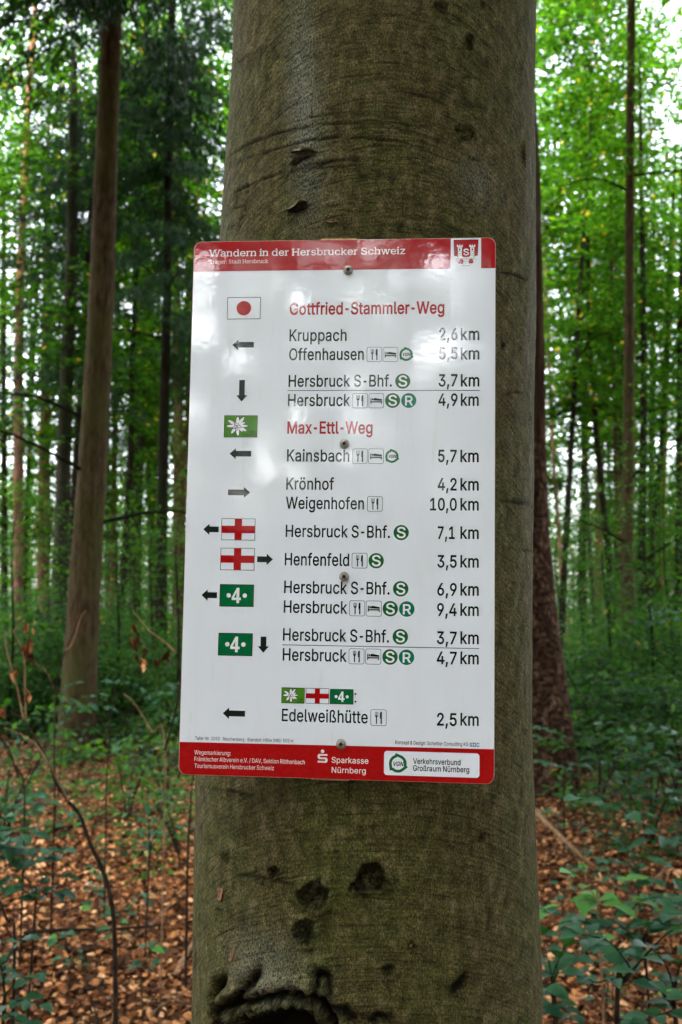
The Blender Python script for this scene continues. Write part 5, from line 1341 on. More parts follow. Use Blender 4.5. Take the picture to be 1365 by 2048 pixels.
# --- the sheet
def sheet():
    o = rrect(-HW, -HH, HW, HH, .0095, 10)
    n = len(o)
    inn = rrect(-HW + .0005, -HH + .0005, HW - .0005, HH - .0005, .009, 10)
    V = [(x, y, 0) for x, y in inn] + [(x, y, -.0005) for x, y in o] + [(x, y, -S_T) for x, y in o]
    Fc = [list(range(n))]
    for k in (0, 1):
        for i in range(n):
            j = (i + 1) % n
            Fc.append([k * n + i, (k + 1) * n + i, (k + 1) * n + j, k * n + j])
    Fc.append([2 * n + i for i in range(n)][::-1])
    nn = NT('sheet_edge')
    ed = nn.out(nn.principled(Base_Color=(.30, .22, .15), Roughness=.6))
    me = mesh_np('panel', V, Fc, [WHITE, ed], mat_idx=[0] + [1] * (2 * n + 1))
    obj('panel', me, sign)


sheet()


def clip_band(top):
    e = .0006; r = .009
    if top:
        yl = sg(380, 543.2)[1]; yr = sg(992, 536.2)[1]
        p = rrect(-HW + e, -HH, HW - e, HH - e, r, 10)
        pts = [q for q in p if q[1] > 0]
        return [(HW - e, yr)] + pts + [(-HW + e, yl)]
    yl = sg(358, 1483.4)[1]; yr = sg(989, 1498.4)[1]
    p = rrect(-HW + e, -HH + e, HW - e, HH, r, 10)
    pts = [q for q in p if q[1] < 0]
    return [(-HW + e, yl)] + pts + [(HW - e, yr)]


part('header_band', [poly('', clip_band(True), Z1, RED)], RED)
part('footer_band', [poly('', clip_band(False), Z1, RED)], RED)


# --- lettering
def sample_contour(v, n=3):
    """closed cubic outline -> points (glyph units)"""
    m = len(v) // 6
    pts = []
    for i in range(m):
        a = v[i * 6:i * 6 + 6]; b = v[(i + 1) % m * 6:(i + 1) % m * 6 + 6]
        p0, p1, p2, p3 = (a[2], a[3]), (a[4], a[5]), (b[0], b[1]), (b[2], b[3])
        pts.append(p0)
        # straight runs need no points between
        dx, dy = p3[0] - p0[0], p3[1] - p0[1]
        bend = abs(dx * (p1[1] - p0[1]) - dy * (p1[0] - p0[0])) + abs(dx * (p2[1] - p0[1]) - dy * (p2[0] - p0[0]))
        if bend < 60 + 2.0 * math.hypot(dx, dy): continue
        for k in range(1, n):
            t = k / n; u = 1 - t
            pts.append(tuple(u ** 3 * p0[j] + 3 * u * u * t * p1[j] + 3 * u * t * t * p2[j] + t ** 3 * p3[j] for j in (0, 1)))
    out = []
    for p in pts:
        if not out or math.hypot(p[0] - out[-1][0], p[1] - out[-1][1]) > .8: out.append(p)
    if math.hypot(out[0][0] - out[-1][0], out[0][1] - out[-1][1]) < .8: out.pop()
    return out


def thicken(pts, e, sgn):
    """push a contour outward (holes inward) by e units"""
    if abs(e) < .1: return pts
    n = len(pts); out = []
    for i in range(n):
        a, p, b = pts[i - 1], pts[i], pts[(i + 1) % n]
        d1 = (p[0] - a[0], p[1] - a[1]); d2 = (b[0] - p[0], b[1] - p[1])
        l1, l2 = math.hypot(*d1) or 1, math.hypot(*d2) or 1
        n1 = (d1[1] / l1, -d1[0] / l1); n2 = (d2[1] / l2, -d2[0] / l2)
        m = (n1[0] + n2[0], n1[1] + n2[1]); ml = math.hypot(*m) or 1
        c = max(.5, ml / 2)
        out.append((p[0] + sgn * e * m[0] / ml / c, p[1] + sgn * e * m[1] / ml / c))
    return out


def wind(pt, cs):
    x, y = pt; w = 0
    for c in cs:
        n = len(c)
        for i in range(n):
            (x0, y0), (x1, y1) = c[i], c[(i + 1) % n]
            if (y0 <= y) != (y1 <= y):
                t = (y - y0) / (y1 - y0)
                if x0 + t * (x1 - x0) > x: w += 1 if y1 > y0 else -1
    return w


from mathutils.geometry import delaunay_2d_cdt
GCACHE = {}


def glyph(c, e):
    """triangles of one letter, thickened by e units"""
    if (c, e) in GCACHE: return GCACHE[(c, e)]
    adv, sps = GLYPHS[c]
    cs = [sample_contour(sp) for sp in sps]
    if not cs:
        GCACHE[(c, e)] = ([], []); return GCACHE[(c, e)]
    area = lambda q: sum(q[i - 1][0] * q[i][1] - q[i][0] * q[i - 1][1] for i in range(len(q))) / 2
    sgn = 1 if area(max(cs, key=lambda q: abs(area(q)))) > 0 else -1
    cs = [thicken(q, e, sgn) for q in cs]
    V = []; E_ = []
    for q in cs:
        o = len(V); V += q
        E_ += [(o + i, o + (i + 1) % len(q)) for i in range(len(q))]
    ov, oe, of, _, _, _ = delaunay_2d_cdt([Vector(p) for p in V], E_, [], 0, .01)
    T = []
    for f in of:
        cx_ = sum(ov[i].x for i in f) / len(f); cy_ = sum(ov[i].y for i in f) / len(f)
        if wind((cx_ + .0137, cy_ + .0071), cs) != 0: T.append(list(f))
    GCACHE[(c, e)] = ([(p.x, p.y) for p in ov], T)
    return GCACHE[(c, e)]


ADV = {'-': .80, ' ': .85}


def text(s, x0, yb, x1, cap, mat, weight=0.0, z=Z1, name='lettering', slab=False, parent=None, shear=0.0):
    u0, v0 = sg(x0, yb); u1 = sg(x1, yb)[0]
    ch = sg(x0, yb - cap)[1] - v0
    sy = ch / 509.0
    e = round(weight * 509 * .5, 2)
    track = 10 if weight > 0 else 0
    pen = 0; lo, hi = 1e9, -1e9; items = []
    for c in s:
        pv, tf = glyph(c, e)
        sc_ = .72 if c == '-' else 1.0
        base_adv = GLYPHS[c][0]
        adv = base_adv * (ADV.get(c, 1.0))
        sh_ = pen - base_adv * (1 - ADV.get(c, 1.0)) / 2 if c == '-' else pen
        mid = base_adv / 2
        pv = [((x - mid) * sc_ + mid + sh_, y) for x, y in pv]
        if pv:
            lo = min(lo, min(p[0] for p in pv)); hi = max(hi, max(p[0] for p in pv))
        items.append((c, pv, tf, pen))
        pen += adv + track
    k = (u1 - u0) / (hi - lo)
    V, Fc = [], []
    for c, pv, tf, pn in items:
        o = len(V)
        V += [(u0 + (x - lo) * k + shear * y * sy, v0 + y * sy, z) for x, y in pv]
        for f in tf:
            q = [o + i for i in f]
            a, b, d = V[q[0]], V[q[1]], V[q[2]]
            if (b[0] - a[0]) * (d[1] - a[1]) - (b[1] - a[1]) * (d[0] - a[0]) < 0: q = q[::-1]
            Fc.append(q)
        if slab:
            for (x, lev, d) in SERIF.get(c, ()):
                y = {'b': 0, 't': 509, 'x': 382, 'a': 530}[lev]
                w = 78; h = 62
                xa = x - (w if d <= 0 else 0); xb = x + (w if d >= 0 else 0)
                ya, yb_ = (0, h) if lev == 'b' else (y - h, y)
                X0 = u0 + (xa + pn - lo) * k; X1 = u0 + (xb + pn - lo) * k
                o = len(V)
                V += [(X0, v0 + ya * sy, z + .00001), (X1, v0 + ya * sy, z + .00001), (X1, v0 + yb_ * sy, z + .00001), (X0, v0 + yb_ * sy, z + .00001)]
                Fc.append([o, o + 1, o + 2, o + 3])
    obj(name, mesh_np(name, V, Fc, [mat]), parent or sign)


TW = .045
SERIF = {  # stems that get a slab: (x in glyph units, 'b' baseline / 't' cap / 'x' x-height, direction -1 left 1 right 0 both)
    'W': [(45, 't', 0), (382, 't', 0), (715, 't', 0)], 'a': [(335, 'b', 1)], 'n': [(75, 'b', 0), (300, 'b', 0), (75, 'x', -1)], 'd': [(335, 'b', 1), (335, 'a', -1)],
    'r': [(75, 'b', 0), (75, 'x', -1)], 'i': [(75, 'b', 0), (75, 'x', -1)], 'H': [(92, 'b', 0), (92, 't', 0), (425, 'b', 0), (425, 't', 0)], 'b': [(75, 'a', -1)],
    'u': [(75, 'x', -1), (300, 'x', -1), (300, 'b', 1)], 'k': [(75, 'b', 0), (75, 'a', -1), (310, 'b', 0), (290, 'x', 0)], 'h': [(75, 'b', 0), (300, 'b', 0), (75, 'a', -1)],
    'w': [(40, 'x', 0), (280, 'x', 0), (520, 'x', 0)], 'z': [], 'S': [], 'e': [], 's': [], 'c': [], 'T': [(225, 'b', 0)], 'ä': [(335, 'b', 1)], 't': []}


# header
text('Wandern in der Hersbrucker Schweiz', 419.4, 513.4, 810.7, 13.6, PALE, .02, Z2, 'title_lettering', True)
text('Träger: Stadt Hersbruck', 420, 527.6, 536.6, 7.6, PALER, .0, Z2, 'small_lettering', True)
# routes and places
for s, x0, yb, x1, cap, w, m, nm in (
        ('Gottfried-Stammler-Weg', 579.7, 629.2, 889.3, 23.2, .075, RED, 'route_title'),
        ('Max-Ettl-Weg', 575, 866.7, 745.6, 23.4, .075, RED, 'route_title'),
        ('Kruppach', 579.2, 682.2, 693.5, 23, TW, BLACK, 'place_name'),
        ('Offenhausen', 578.5, 720.2, 728, 23, TW, BLACK, 'place_name'),
        ('Hersbruck S-Bhf.', 577.4, 773.4, 784.2, 23, TW, BLACK, 'place_name'),
        ('Hersbruck', 576.3, 812, 701, 23.4, TW, BLACK, 'place_name'),
        ('Kainsbach', 574.4, 922.5, 699.2, 23.4, TW, BLACK, 'place_name'),
        ('Krönhof', 572.8, 978.8, 668.4, 23.4, TW, BLACK, 'place_name'),
        ('Weigenhofen', 572, 1017.2, 728.5, 23.4, TW, BLACK, 'place_name'),
        ('Hersbruck S-Bhf.', 571.6, 1073.5, 780.3, 23.6, TW, BLACK, 'place_name'),
        ('Henfenfeld', 569.8, 1130.2, 698.8, 24, TW, BLACK, 'place_name'),
        ('Hersbruck S-Bhf.', 568.6, 1185.7, 779.6, 24, TW, BLACK, 'place_name'),
        ('Hersbruck', 567.9, 1225.1, 695.2, 24, TW, BLACK, 'place_name'),
        ('Hersbruck S-Bhf.', 566.3, 1280.7, 778.5, 24, TW, BLACK, 'place_name'),
        ('Hersbruck', 565.8, 1320.7, 694, 24, TW, BLACK, 'place_name'),
        ('Edelweißhütte', 564, 1442, 736, 24.4, TW, BLACK, 'place_name')):
    text(s, x0, yb, x1, cap, m, w, Z1, nm)
for s, x0, yb in (('2,6', 878.7, 679.9), ('5,5', 878.7, 718.6), ('3,7', 877.5, 772.5), ('4,9', 876.9, 811.2), ('5,7', 876.4, 923.7), ('4,2', 875.7, 980.4),
                  ('10,0', 860.5, 1020.3), ('7,1', 875.7, 1077.2), ('3,5', 875, 1134.5), ('6,9', 875, 1190.5), ('9,4', 874.6, 1231), ('3,7', 874.1, 1287.3), ('4,7', 873.9, 1327.6), ('2,5', 874.3, 1450.5)):
    kx = 921.5 if yb < 860 else 920.6
    xe = 915.6 if yb < 860 else 914.0
    if s[-1] == '1': xe -= 4
    text(s, x0, yb, xe, 23.4 + (yb - 680) * .0012, BLACK, .065, Z1, 'distance_number')
    text('km', kx + .6, yb, 959.2 if yb < 800 else 958.0, 23.4 + (yb - 680) * .0012, BLACK, .06, Z1, 'distance_unit')
# small print
text('Tafel-Nr. 1053 · Reschenberg · Standort-Höhe (NN): 505 m', 390.6, 1479.4, 587, 6.6, BLACK, .02, Z1, 'small_lettering')
text('Konzept & Design: Schettler Consulting KG', 790.9, 1488.2, 937.2, 7.2, BLACK, .02, Z1, 'small_lettering')
text('Wegemarkierung:', 389.4, 1508.5, 461.7, 8.4, PALER, 0, Z2, 'small_lettering')
text('Fränkischer Albverein e.V. / DAV, Sektion Röthenbach', 389.4, 1521.8, 610, 8.4, PALER, 0, Z2, 'small_lettering')
text('Tourismusverein Hersbrucker Schweiz', 389.4, 1535.4, 548.3, 8.4, PALER, 0, Z2, 'small_lettering')
text('Sparkasse', 663.8, 1525.2, 737.2, 11.2, PALER, .02, Z2, 'sponsor_lettering')
text('Nürnberg', 663.8, 1545.2, 732, 11.2, PALER, .02, Z2, 'sponsor_lettering')
text('Verkehrsverbund', 826.7, 1527.4, 921.5, 10.8, BLACK, .05, Z3, 'sponsor_lettering')
text('Großraum Nürnberg', 826.7, 1541.4, 938.9, 10.8, BLACK, .05, Z3, 'sponsor_lettering')


def seg(x0, y0, x1, y1, w, z):
    """thin printed line between two measured points"""
    a, b = Vector(sg(x0, y0)), Vector(sg(x1, y1))
    d = (b - a).normalized(); p = Vector((-d.y, d.x)) * w / 2
    return poly('', [tuple(a - p), tuple(b - p), tuple(b + p), tuple(a + p)], z, None)


part('rule_line', [seg(575.6, 781.2, 960, 780.7, .0007, Z1)], BLACK)
part('rule_line', [seg(565.1, 1289.6, 959, 1297.1, .0007, Z1)], BLACK)


def arrow(tx, ty, ex, ey, shaft, head, hl):
    """tip and tail in photo pixels; shaft/head widths and head length in metres"""
    a, b = Vector(sg(tx, ty)), Vector(sg(ex, ey))
    if abs(a.x - b.x) > abs(a.y - b.y): b.y = a.y
    else: b.x = a.x
    d = (a - b).normalized(); p = Vector((-d.y, d.x))
    h = a - d * hl
    pts = [a, h + p * head / 2, h + p * shaft / 2, b + p * shaft / 2, b - p * shaft / 2, h - p * shaft / 2, h - p * head / 2]
    part('arrow', [poly('', [tuple(q) for q in pts], Z1, None)], BLACK)


AS, AH, AL = .0066, .0128, .0072
for t in ((465, 689.7, 508.2, 689.7), (483.7, 803, 484.5, 760), (459.8, 907.3, 502.9, 908), (500.6, 985, 456.7, 985), (407, 1058.5, 438, 1059), (546.4, 1118.9, 514.7, 1118.5),
          (403.4, 1190, 434.5, 1190.5), (526.9, 1305.5, 527.3, 1273.2), (446, 1426.3, 490.7, 1427)):
    arrow(*t, AS, AH, AL)


def box(x0, y0, x1, y1):
    """corners measured in the photo -> sheet rectangle"""
    a = sg(x0, y1); b = sg(x1, y0)
    c = sg(x0, y0); d = sg(x1, y1)
    return ((a[0] + c[0]) / 2, (a[1] + d[1]) / 2, (b[0] + d[0]) / 2, (b[1] + c[1]) / 2)


def flag_frame(b, fill, lw=.0006, name='trail_flag'):
    x0, y0, x1, y1 = b
    o = [(x0, y0), (x1, y0), (x1, y1), (x0, y1)]
    i = [(x0 + lw, y0 + lw), (x1 - lw, y0 + lw), (x1 - lw, y1 - lw), (x0 + lw, y1 - lw)]
    f = part(name, [poly('', o, Z1, None)], fill)
    V, Fc = ring(o, i, Z2)
    obj('outline', mesh_np('outline', V, Fc, [BLACK]), f)
    return f


def sub(parent, name, shapes, mat):
    V, Fc = join(shapes)
    return obj(name, mesh_np(name, V, Fc, [mat]), parent)


# flag: red disc
b = box(455, 594.5, 521.7, 638.4)
f = flag_frame(b, WHITE); f['label'] = 'white flag with a red disc'
cx, cy = sg(488.3, 616.4)
sub(f, 'disc', [poly('', circle(cx, cy, .0086), Z2, None)], RED)


def cross_flag(bb, lw=.0006):
    f = flag_frame(bb, WHITE, lw); f['label'] = 'white flag with a red cross'
    x0, y0, x1, y1 = bb
    w = (x1 - x0) * .215; h = w
    mx, my = (x0 + x1) / 2, (y0 + y1) / 2
    pts = [(mx - w / 2, y0), (mx + w / 2, y0), (mx + w / 2, my - h / 2), (x1, my - h / 2), (x1, my + h / 2), (mx + w / 2, my + h / 2), (mx + w / 2, y1), (mx - w / 2, y1), (mx - w / 2, my + h / 2), (x0, my + h / 2), (x0, my - h / 2), (mx - w / 2, my - h / 2)]
    e = lw * .6
    pts = [(min(max(x, x0 + e), x1 - e), min(max(y, y0 + e), y1 - e)) for x, y in pts]
    sub(f, 'cross', [poly('', pts, Z3, None)], RED)


cross_flag(box(443.2, 1037, 511, 1080.6))
cross_flag(box(441.3, 1096, 509.8, 1140.6))
cross_flag(box(611.9, 1376.4, 658.6, 1407.6), .0005)


def four_flag(bb, x4, lw=.0007):
    f = flag_frame(bb, GREEN, lw); f['label'] = 'green flag with a white four between dots'
    x0, y0, x1, y1 = bb
    w, h = x1 - x0, y1 - y0
    mx, my = (x0 + x1) / 2, (y0 + y1) / 2
    q = lambda u, v: (mx + u * w, my + v * h)
    four = [q(.035, -.34), q(.035, -.20), q(.14, -.20), q(.14, -.10), q(.085, -.10), q(.085, .34), q(.02, .34), q(-.135, -.10), q(-.135, -.20), q(-.055, -.20), q(-.055, -.34)]
    four = [q(-.035 + .03, -.34), q(.075, -.34), q(.075, -.205), q(.125, -.205), q(.125, -.095), q(.075, -.095), q(.075, .34), q(-.0, .34), q(-.145, -.085), q(-.145, -.205), q(-.005, -.205)]
    sub(f, 'numeral', [poly('', four, Z3, None)], PALE)
    hole = [q(-.005, -.095), q(-.005, .13), q(-.078, -.095)]
    sub(f, 'numeral_counter', [poly('', hole, Z4, None)], GREEN)
    for s in (-1, 1):
        sub(f, 'dot', [poly('', circle(mx + s * .235 * w, my, w * .064, 20), Z3, None)], PALE)


four_flag(box(439.9, 1168.6, 508.2, 1213.4), 0)
four_flag(box(437, 1266, 505.6, 1311.6), 0)
four_flag(box(660.2, 1378.2, 707.4, 1408.6), 0, .0005)
for yy in (1387.9, 1403.3):
    c = sg(711.4, yy)
    part('colon_dot', [poly('', [(c[0] - .0009, c[1] - .0009), (c[0] + .0009, c[1] - .0009), (c[0] + .0009, c[1] + .0009), (c[0] - .0009, c[1] + .0009)], Z1, None)], BLACK)


def edelweiss(bb, small=False):
    f = flag_frame(bb, LIME, .0006); f['label'] = 'green flag with a white mountain flower'
    x0, y0, x1, y1 = bb
    w = x1 - x0; h = y1 - y0
    cx, cy = x0 + w * .39, y0 + h * .52
    # petal tips measured on the print, in shares of the flag width from the flower's centre
    tips = [(.02, .28), (.215, .27), (.245, .11), (.33, -.0), (.29, -.155), (.175, -.175), (.035, -.295), (-.175, -.235), (-.325, -.01), (-.28, .175)]
    wid = [.055, .055, .035, .038, .045, .036, .052, .052, .042, .050]
    petals, lines = [], []

    def petal(tx, ty, pw, g):
        L = math.hypot(tx, ty); dx, dy = tx / L, ty / L
        out = []
        for t, s in ((0.02, .35), (.3, .75), (.55, 1.0), (.78, .78), (.93, .40), (1.0, 0)):
            out.append((t, s))
        P1 = [(cx + (dx * L * t * g - dy * pw * s * g) * w, cy + (dy * L * t * g + dx * pw * s * g) * w) for t, s in out]
        P2 = [(cx + (dx * L * t * g + dy * pw * s * g) * w, cy + (dy * L * t * g - dx * pw * s * g) * w) for t, s in out[:-1]]
        return P1 + P2[::-1]
    d = .00002
    for i, ((tx, ty), pw) in enumerate(zip(tips, wid)):
        lines.append(poly('', petal(tx, ty, pw * 1.18, 1.045), Z2 + i * d * .1, None))
        petals.append(poly('', petal(tx, ty, pw * .93, .985), Z3 + i * d * .1, None))
    for (tx, ty), pw in zip([(-.085, .11), (.13, -.05), (-.02, -.14), (-.12, -.07)], [.03] * 4):
        lines.append(poly('', petal(tx, ty, pw * 1.3, 1.08), Z3 + .00003, None))
        petals.append(poly('', petal(tx, ty, pw * .9, .95), Z4, None))
    sub(f, 'petal_outline', lines, BLACK)['kind'] = 'stuff'
    sub(f, 'petals', petals, PALE)['kind'] = 'stuff'
    core = [poly('', circle(cx, cy, w * .085, 18), Z4 + .00004, None)]
    sub(f, 'flower_core', core, BLACK)
    fl = [poly('', circle(cx + u * w, cy + v * w, w * r_, 14), Z4 + .00008, None) for u, v, r_ in ((0, .048, .034), (-.046, -.022, .031), (.046, -.018, .033), (.004, -.066, .018), (-.05, .035, .016), (.055, .035, .016))]
    sub(f, 'florets', fl, PALE)['kind'] = 'stuff'
    return f


f1 = edelweiss(box(448.7, 830.8, 515.6, 874.8))
f2 = edelweiss(box(563.4, 1375.2, 609.8, 1406.8), True)
text('DAV', 499, 865.5, 511, 4.2, BLACK, .04, Z3, 'emblem_lettering', parent=f1)
text('Röthenbach', 494, 871, 511.4, 2.6, BLACK, .03, Z3, 'emblem_lettering', parent=f1)
text('DAV', 598, 1400.2, 606.5, 3, BLACK, .04, Z3, 'emblem_lettering', parent=f2)
text('Röthenbach', 594.5, 1404.2, 606.8, 1.9, BLACK, .03, Z3, 'emblem_lettering', parent=f2)


# --- pictograms
def icon_frame(bb, name, label):
    x0, y0, x1, y1 = bb
    o = rrect(x0, y0, x1, y1, .0022); i = rrect(x0 + .0005, y0 + .0005, x1 - .0005, y1 - .0005, .0018)
    V, Fc = ring(o, i, Z1)
    f = obj(name, mesh_np(name, V, Fc, [BLACK]), sign)
    f['label'] = label
    return f


def norm(bb):
    x0, y0, x1, y1 = bb
    return lambda u, v: (x0 + u * (x1 - x0), y0 + v * (y1 - y0))


def fork_icon(bb):
    f = icon_frame(bb, 'restaurant_pictogram', 'boxed knife and fork pictogram')
    q = norm(bb)
    cx = .37
    fk = [q(cx - .035, .12), q(cx + .035, .12), q(cx + .035, .52), q(cx + .10, .60), q(cx + .10, .86), q(cx + .065, .86), q(cx + .065, .64), q(cx + .02, .62), q(cx + .02, .86), q(cx - .02, .86),
          q(cx - .02, .62), q(cx - .065, .64), q(cx - .065, .86), q(cx - .10, .86), q(cx - .10, .60), q(cx - .035, .52)]
    sub(f, 'fork', [poly('', fk, Z1, None)], BLACK)
    c2 = .66
    kn = [q(c2 - .03, .12), q(c2 + .05, .12), q(c2 + .05, .86), q(c2 + .01, .88), q(c2 - .05, .84), q(c2 - .075, .74), q(c2 - .075, .46), q(c2 - .03, .44)]
    sub(f, 'knife', [poly('', kn, Z1, None)], BLACK)


def bed_icon(bb):
    f = icon_frame(bb, 'lodging_pictogram', 'boxed bed pictogram')
    q = norm(bb)
    fr = [q(.12, .28), q(.18, .28), q(.18, .38), q(.82, .38), q(.82, .28), q(.88, .28), q(.88, .46), q(.18, .46), q(.18, .68), q(.12, .68)]
    sub(f, 'bed', [poly('', fr, Z1, None)], BLACK)
    sub(f, 'sleeper', [poly('', [q(.33, .51), q(.88, .49), q(.88, .58), q(.86, .60), q(.38, .68), q(.33, .62)], Z1, None)], BLACK)
    c = q(.265, .59)
    sub(f, 'head', [poly('', circle(c[0], c[1], .0011, 14), Z1, None)], BLACK)


def round_icon(x0, y0, x1, y1, ch, mat):
    a, b = sg(x0, (y0 + y1) / 2), sg(x1, (y0 + y1) / 2)
    t, u = sg((x0 + x1) / 2, y0), sg((x0 + x1) / 2, y1)
    cx, cy = (a[0] + b[0]) / 2, (t[1] + u[1]) / 2
    r = (b[0] - a[0] + t[1] - u[1]) / 4
    f = part('train_pictogram', [poly('', circle(cx, cy, r), Z1, None)], mat)
    f['label'] = 'round green %s pictogram' % ch
    w = (x1 - x0); mx = (x0 + x1) / 2; my = (y0 + y1) / 2
    if ch == 'S':
        text('S', mx - w * .29, my + w * .335, mx + w * .29, w * .69, PALE, .045, Z2, 'letter', parent=f)
    else:
        text('R', mx - w * .25, my + w * .32, mx + w * .29, w * .62, PALE, .055, Z2, 'letter', parent=f)


def arc_band(cx, cy, r, w, a0, a1, n=14, tail=0.0):
    o, i = [], []
    for k in range(n + 1):
        a = R(a0 + (a1 - a0) * k / n)
        o.append((cx + (r + w / 2) * math.cos(a), cy + (r + w / 2) * math.sin(a)))
        i.append((cx + (r - w / 2) * math.cos(a), cy + (r - w / 2) * math.sin(a)))
    if tail:                                 # straight run at the end of the band
        a = R(a1); s = 1 if a1 > a0 else -1
        d = (-math.sin(a) * s * tail, math.cos(a) * s * tail)
        o.append((o[-1][0] + d[0], o[-1][1] + d[1])); i.append((i[-1][0] + d[0], i[-1][1] + d[1]))
    return poly('', o + i[::-1], 0, None)


def vgn(x0, y0, x1, y1, z, cap):
    bb = box(x0, y0, x1, y1)
    cx, cy = (bb[0] + bb[2]) / 2 - (bb[2] - bb[0]) * .03, (bb[1] + bb[3]) / 2
    s = (bb[2] - bb[0]) / 2
    f = None
    sh = []
    for k, a0 in enumerate((-28, 92, 212)):
        V, Fc = arc_band(cx, cy, s * .74, s * .28, a0 + 6, a0 + 96, 14, s * .58)
        sh.append(([(x, y, z + k * .00001) for x, y, _ in V], Fc))
    f = part('transit_logo', sh, GREEN, 'green swirl logo with three letters')
    mx, my = (x0 + x1) / 2 - (x1 - x0) * .03, (y0 + y1) / 2
    w = x1 - x0
    text('VGN', mx - w * .265, my + cap / 2, mx + w * .25, cap, BLACK, .07, z + .00008, 'logo_lettering', parent=f, shear=.22)


fork_icon(box(734, 694, 764.5, 723.7)); bed_icon(box(766.2, 694, 796.7, 723.7)); vgn(798.5, 693.8, 828.9, 724, Z1, 6.2)
round_icon(790.8, 747.6, 821.3, 777.2, 'S', SGREEN)
fork_icon(box(705.3, 786.3, 735.8, 816.3)); bed_icon(box(737.9, 786.3, 768.1, 816.3)); round_icon(770.7, 786.2, 800.7, 816, 'S', SGREEN); round_icon(803, 786, 833, 816, 'R', RGREEN)
fork_icon(box(705, 897.2, 735.6, 927.7)); bed_icon(box(737.4, 897.2, 767.9, 927.7)); vgn(770.2, 897.8, 800.3, 927.7, Z1, 6.2)
fork_icon(box(735, 992.6, 766, 1023))
round_icon(787.4, 1050, 818.3, 1080.5, 'S', SGREEN)
fork_icon(box(704.1, 1106, 735.3, 1136.6)); round_icon(737.4, 1106.3, 768.4, 1136.8, 'S', SGREEN)
round_icon(786.2, 1162.4, 817.6, 1193, 'S', SGREEN)
fork_icon(box(699.2, 1201, 730.4, 1232.2)); bed_icon(box(732.3, 1201.5, 763.7, 1232.8)); round_icon(765.6, 1202, 796.5, 1233, 'S', SGREEN); round_icon(798.4, 1202.6, 829.6, 1233.6, 'R', RGREEN)
round_icon(785.5, 1258, 816.7, 1289.2, 'S', SGREEN)
fork_icon(box(698, 1297.1, 729.2, 1328.3)); bed_icon(box(731.3, 1297.6, 762.7, 1328.8)); round_icon(765, 1298.4, 796, 1329.6, 'S', SGREEN); round_icon(798, 1299, 829, 1330.2, 'R', RGREEN)
fork_icon(box(741.6, 1419, 773.5, 1451.7))

# --- coat of arms in its white box
b = box(902, 476, 962.6, 538)
x0, y0, x1, y1 = b
y1 = HH - .0008; y0 = (sg(902, 538.3)[1] + sg(962, 537.6)[1]) / 2 - .0006
crest = part('coat_of_arms', [poly('', [(x0, y0), (x1, y0), (x1, y1), (x0, y1)], Z2, None)], WHITE, 'red and white twin tower coat of arms')
sx0, sy1 = sg(907.8, 479.8); sx1 = sg(957.6, 479.8)[0]; sy0 = sg(932, 532.4)[1]
sw, shh = sx1 - sx0, sy1 - sy0


def shield(g):
    pts = [(-.5, 0), (.5, 0)]
    for t in range(13):
        a = R(90 * t / 12)
        pts.append((.47 * math.cos(a), -.55 - .45 * math.sin(a)))
    for t in range(12, -1, -1):
        a = R(90 * t / 12)
        pts.append((-.47 * math.cos(a), -.55 - .45 * math.sin(a)))
    mx = (sx0 + sx1) / 2
    return [(mx + x * (sw - g), sy1 - g / 2 + y * (shh - g)) for x, y in pts]


sub(crest, 'shield_outline', [poly('', shield(0), Z3, None)], BLACK)
sub(crest, 'shield', [poly('', shield(.0011), Z3 + .00003, None)], RED)
cm = (sx0 + sx1) / 2
qs = lambda u, v: (cm + u * sw, sy1 - v * shh)
for s in (-1, 1):
    t_ = [qs(s * .37, .19), qs(s * .37, .26), qs(s * .33, .30), qs(s * .33, .64), qs(s * .17, .64), qs(s * .17, .30), qs(s * .13, .26), qs(s * .13, .19), qs(s * .18, .19), qs(s * .18, .235), qs(s * .225, .235), qs(s * .225, .19), qs(s * .275, .19), qs(s * .275, .235), qs(s * .32, .235), qs(s * .32, .19)]
    sub(crest, 'tower', [poly('', t_, Z4, None)], PALE)
    sub(crest, 'tower_window', [poly('', [qs(s * .25 - .025, .34), qs(s * .25 + .025, .34), qs(s * .25 + .025, .41), qs(s * .25 - .025, .41)], Z4 + .00004, None)], BLACK)
    sub(crest, 'gate', [poly('', [qs(s * .20 + .09 * math.cos(R(a)), .82 - .10 * math.sin(R(a))) for a in range(0, 181, 20)] + [qs(s * .20 - .09, .90), qs(s * .20 + .07, .92 if s < 0 else .90)], Z4 + .00004, None)], RED)
wall = [qs(-.47, .62), qs(-.36, .62), qs(-.36, .65), qs(-.28, .65), qs(-.28, .62), qs(-.16, .62), qs(-.10, .66), qs(.10, .66), qs(.16, .62), qs(.28, .62), qs(.28, .65), qs(.36, .65), qs(.36, .62), qs(.465, .62),
        qs(.455, .72), qs(.40, .82), qs(.30, .91), qs(.16, .965), qs(0, .985), qs(-.16, .965), qs(-.30, .91), qs(-.40, .82), qs(-.455, .72)]
sub(crest, 'wall', [poly('', wall, Z4, None)], PALE)
jn = []
for v in (.70, .76, .83):
    jn.append(poly('', [qs(-.42 if v < .8 else -.36, v), qs(.42 if v < .8 else .36, v), qs(.42 if v < .8 else .36, v + .010), qs(-.42 if v < .8 else -.36, v + .010)], Z4 + .00002, None))
for s in (-1, 1):
    for v in (.30, .45, .52, .58):
        jn.append(poly('', [qs(s * .25 - .075, v), qs(s * .25 + .075, v), qs(s * .25 + .075, v + .010), qs(s * .25 - .075, v + .010)], Z4 + .00002, None))
for (u, v) in ((-.30, .71), (-.12, .77), (.02, .71), (.14, .77), (.30, .71), (-.02, .85), (.30, .84), (-.30, .84), (.38, .77), (-.38, .77)):
    jn.append(poly('', [qs(u, v), qs(u + .010, v), qs(u + .010, v + .055), qs(u, v + .055)], Z4 + .00002, None))
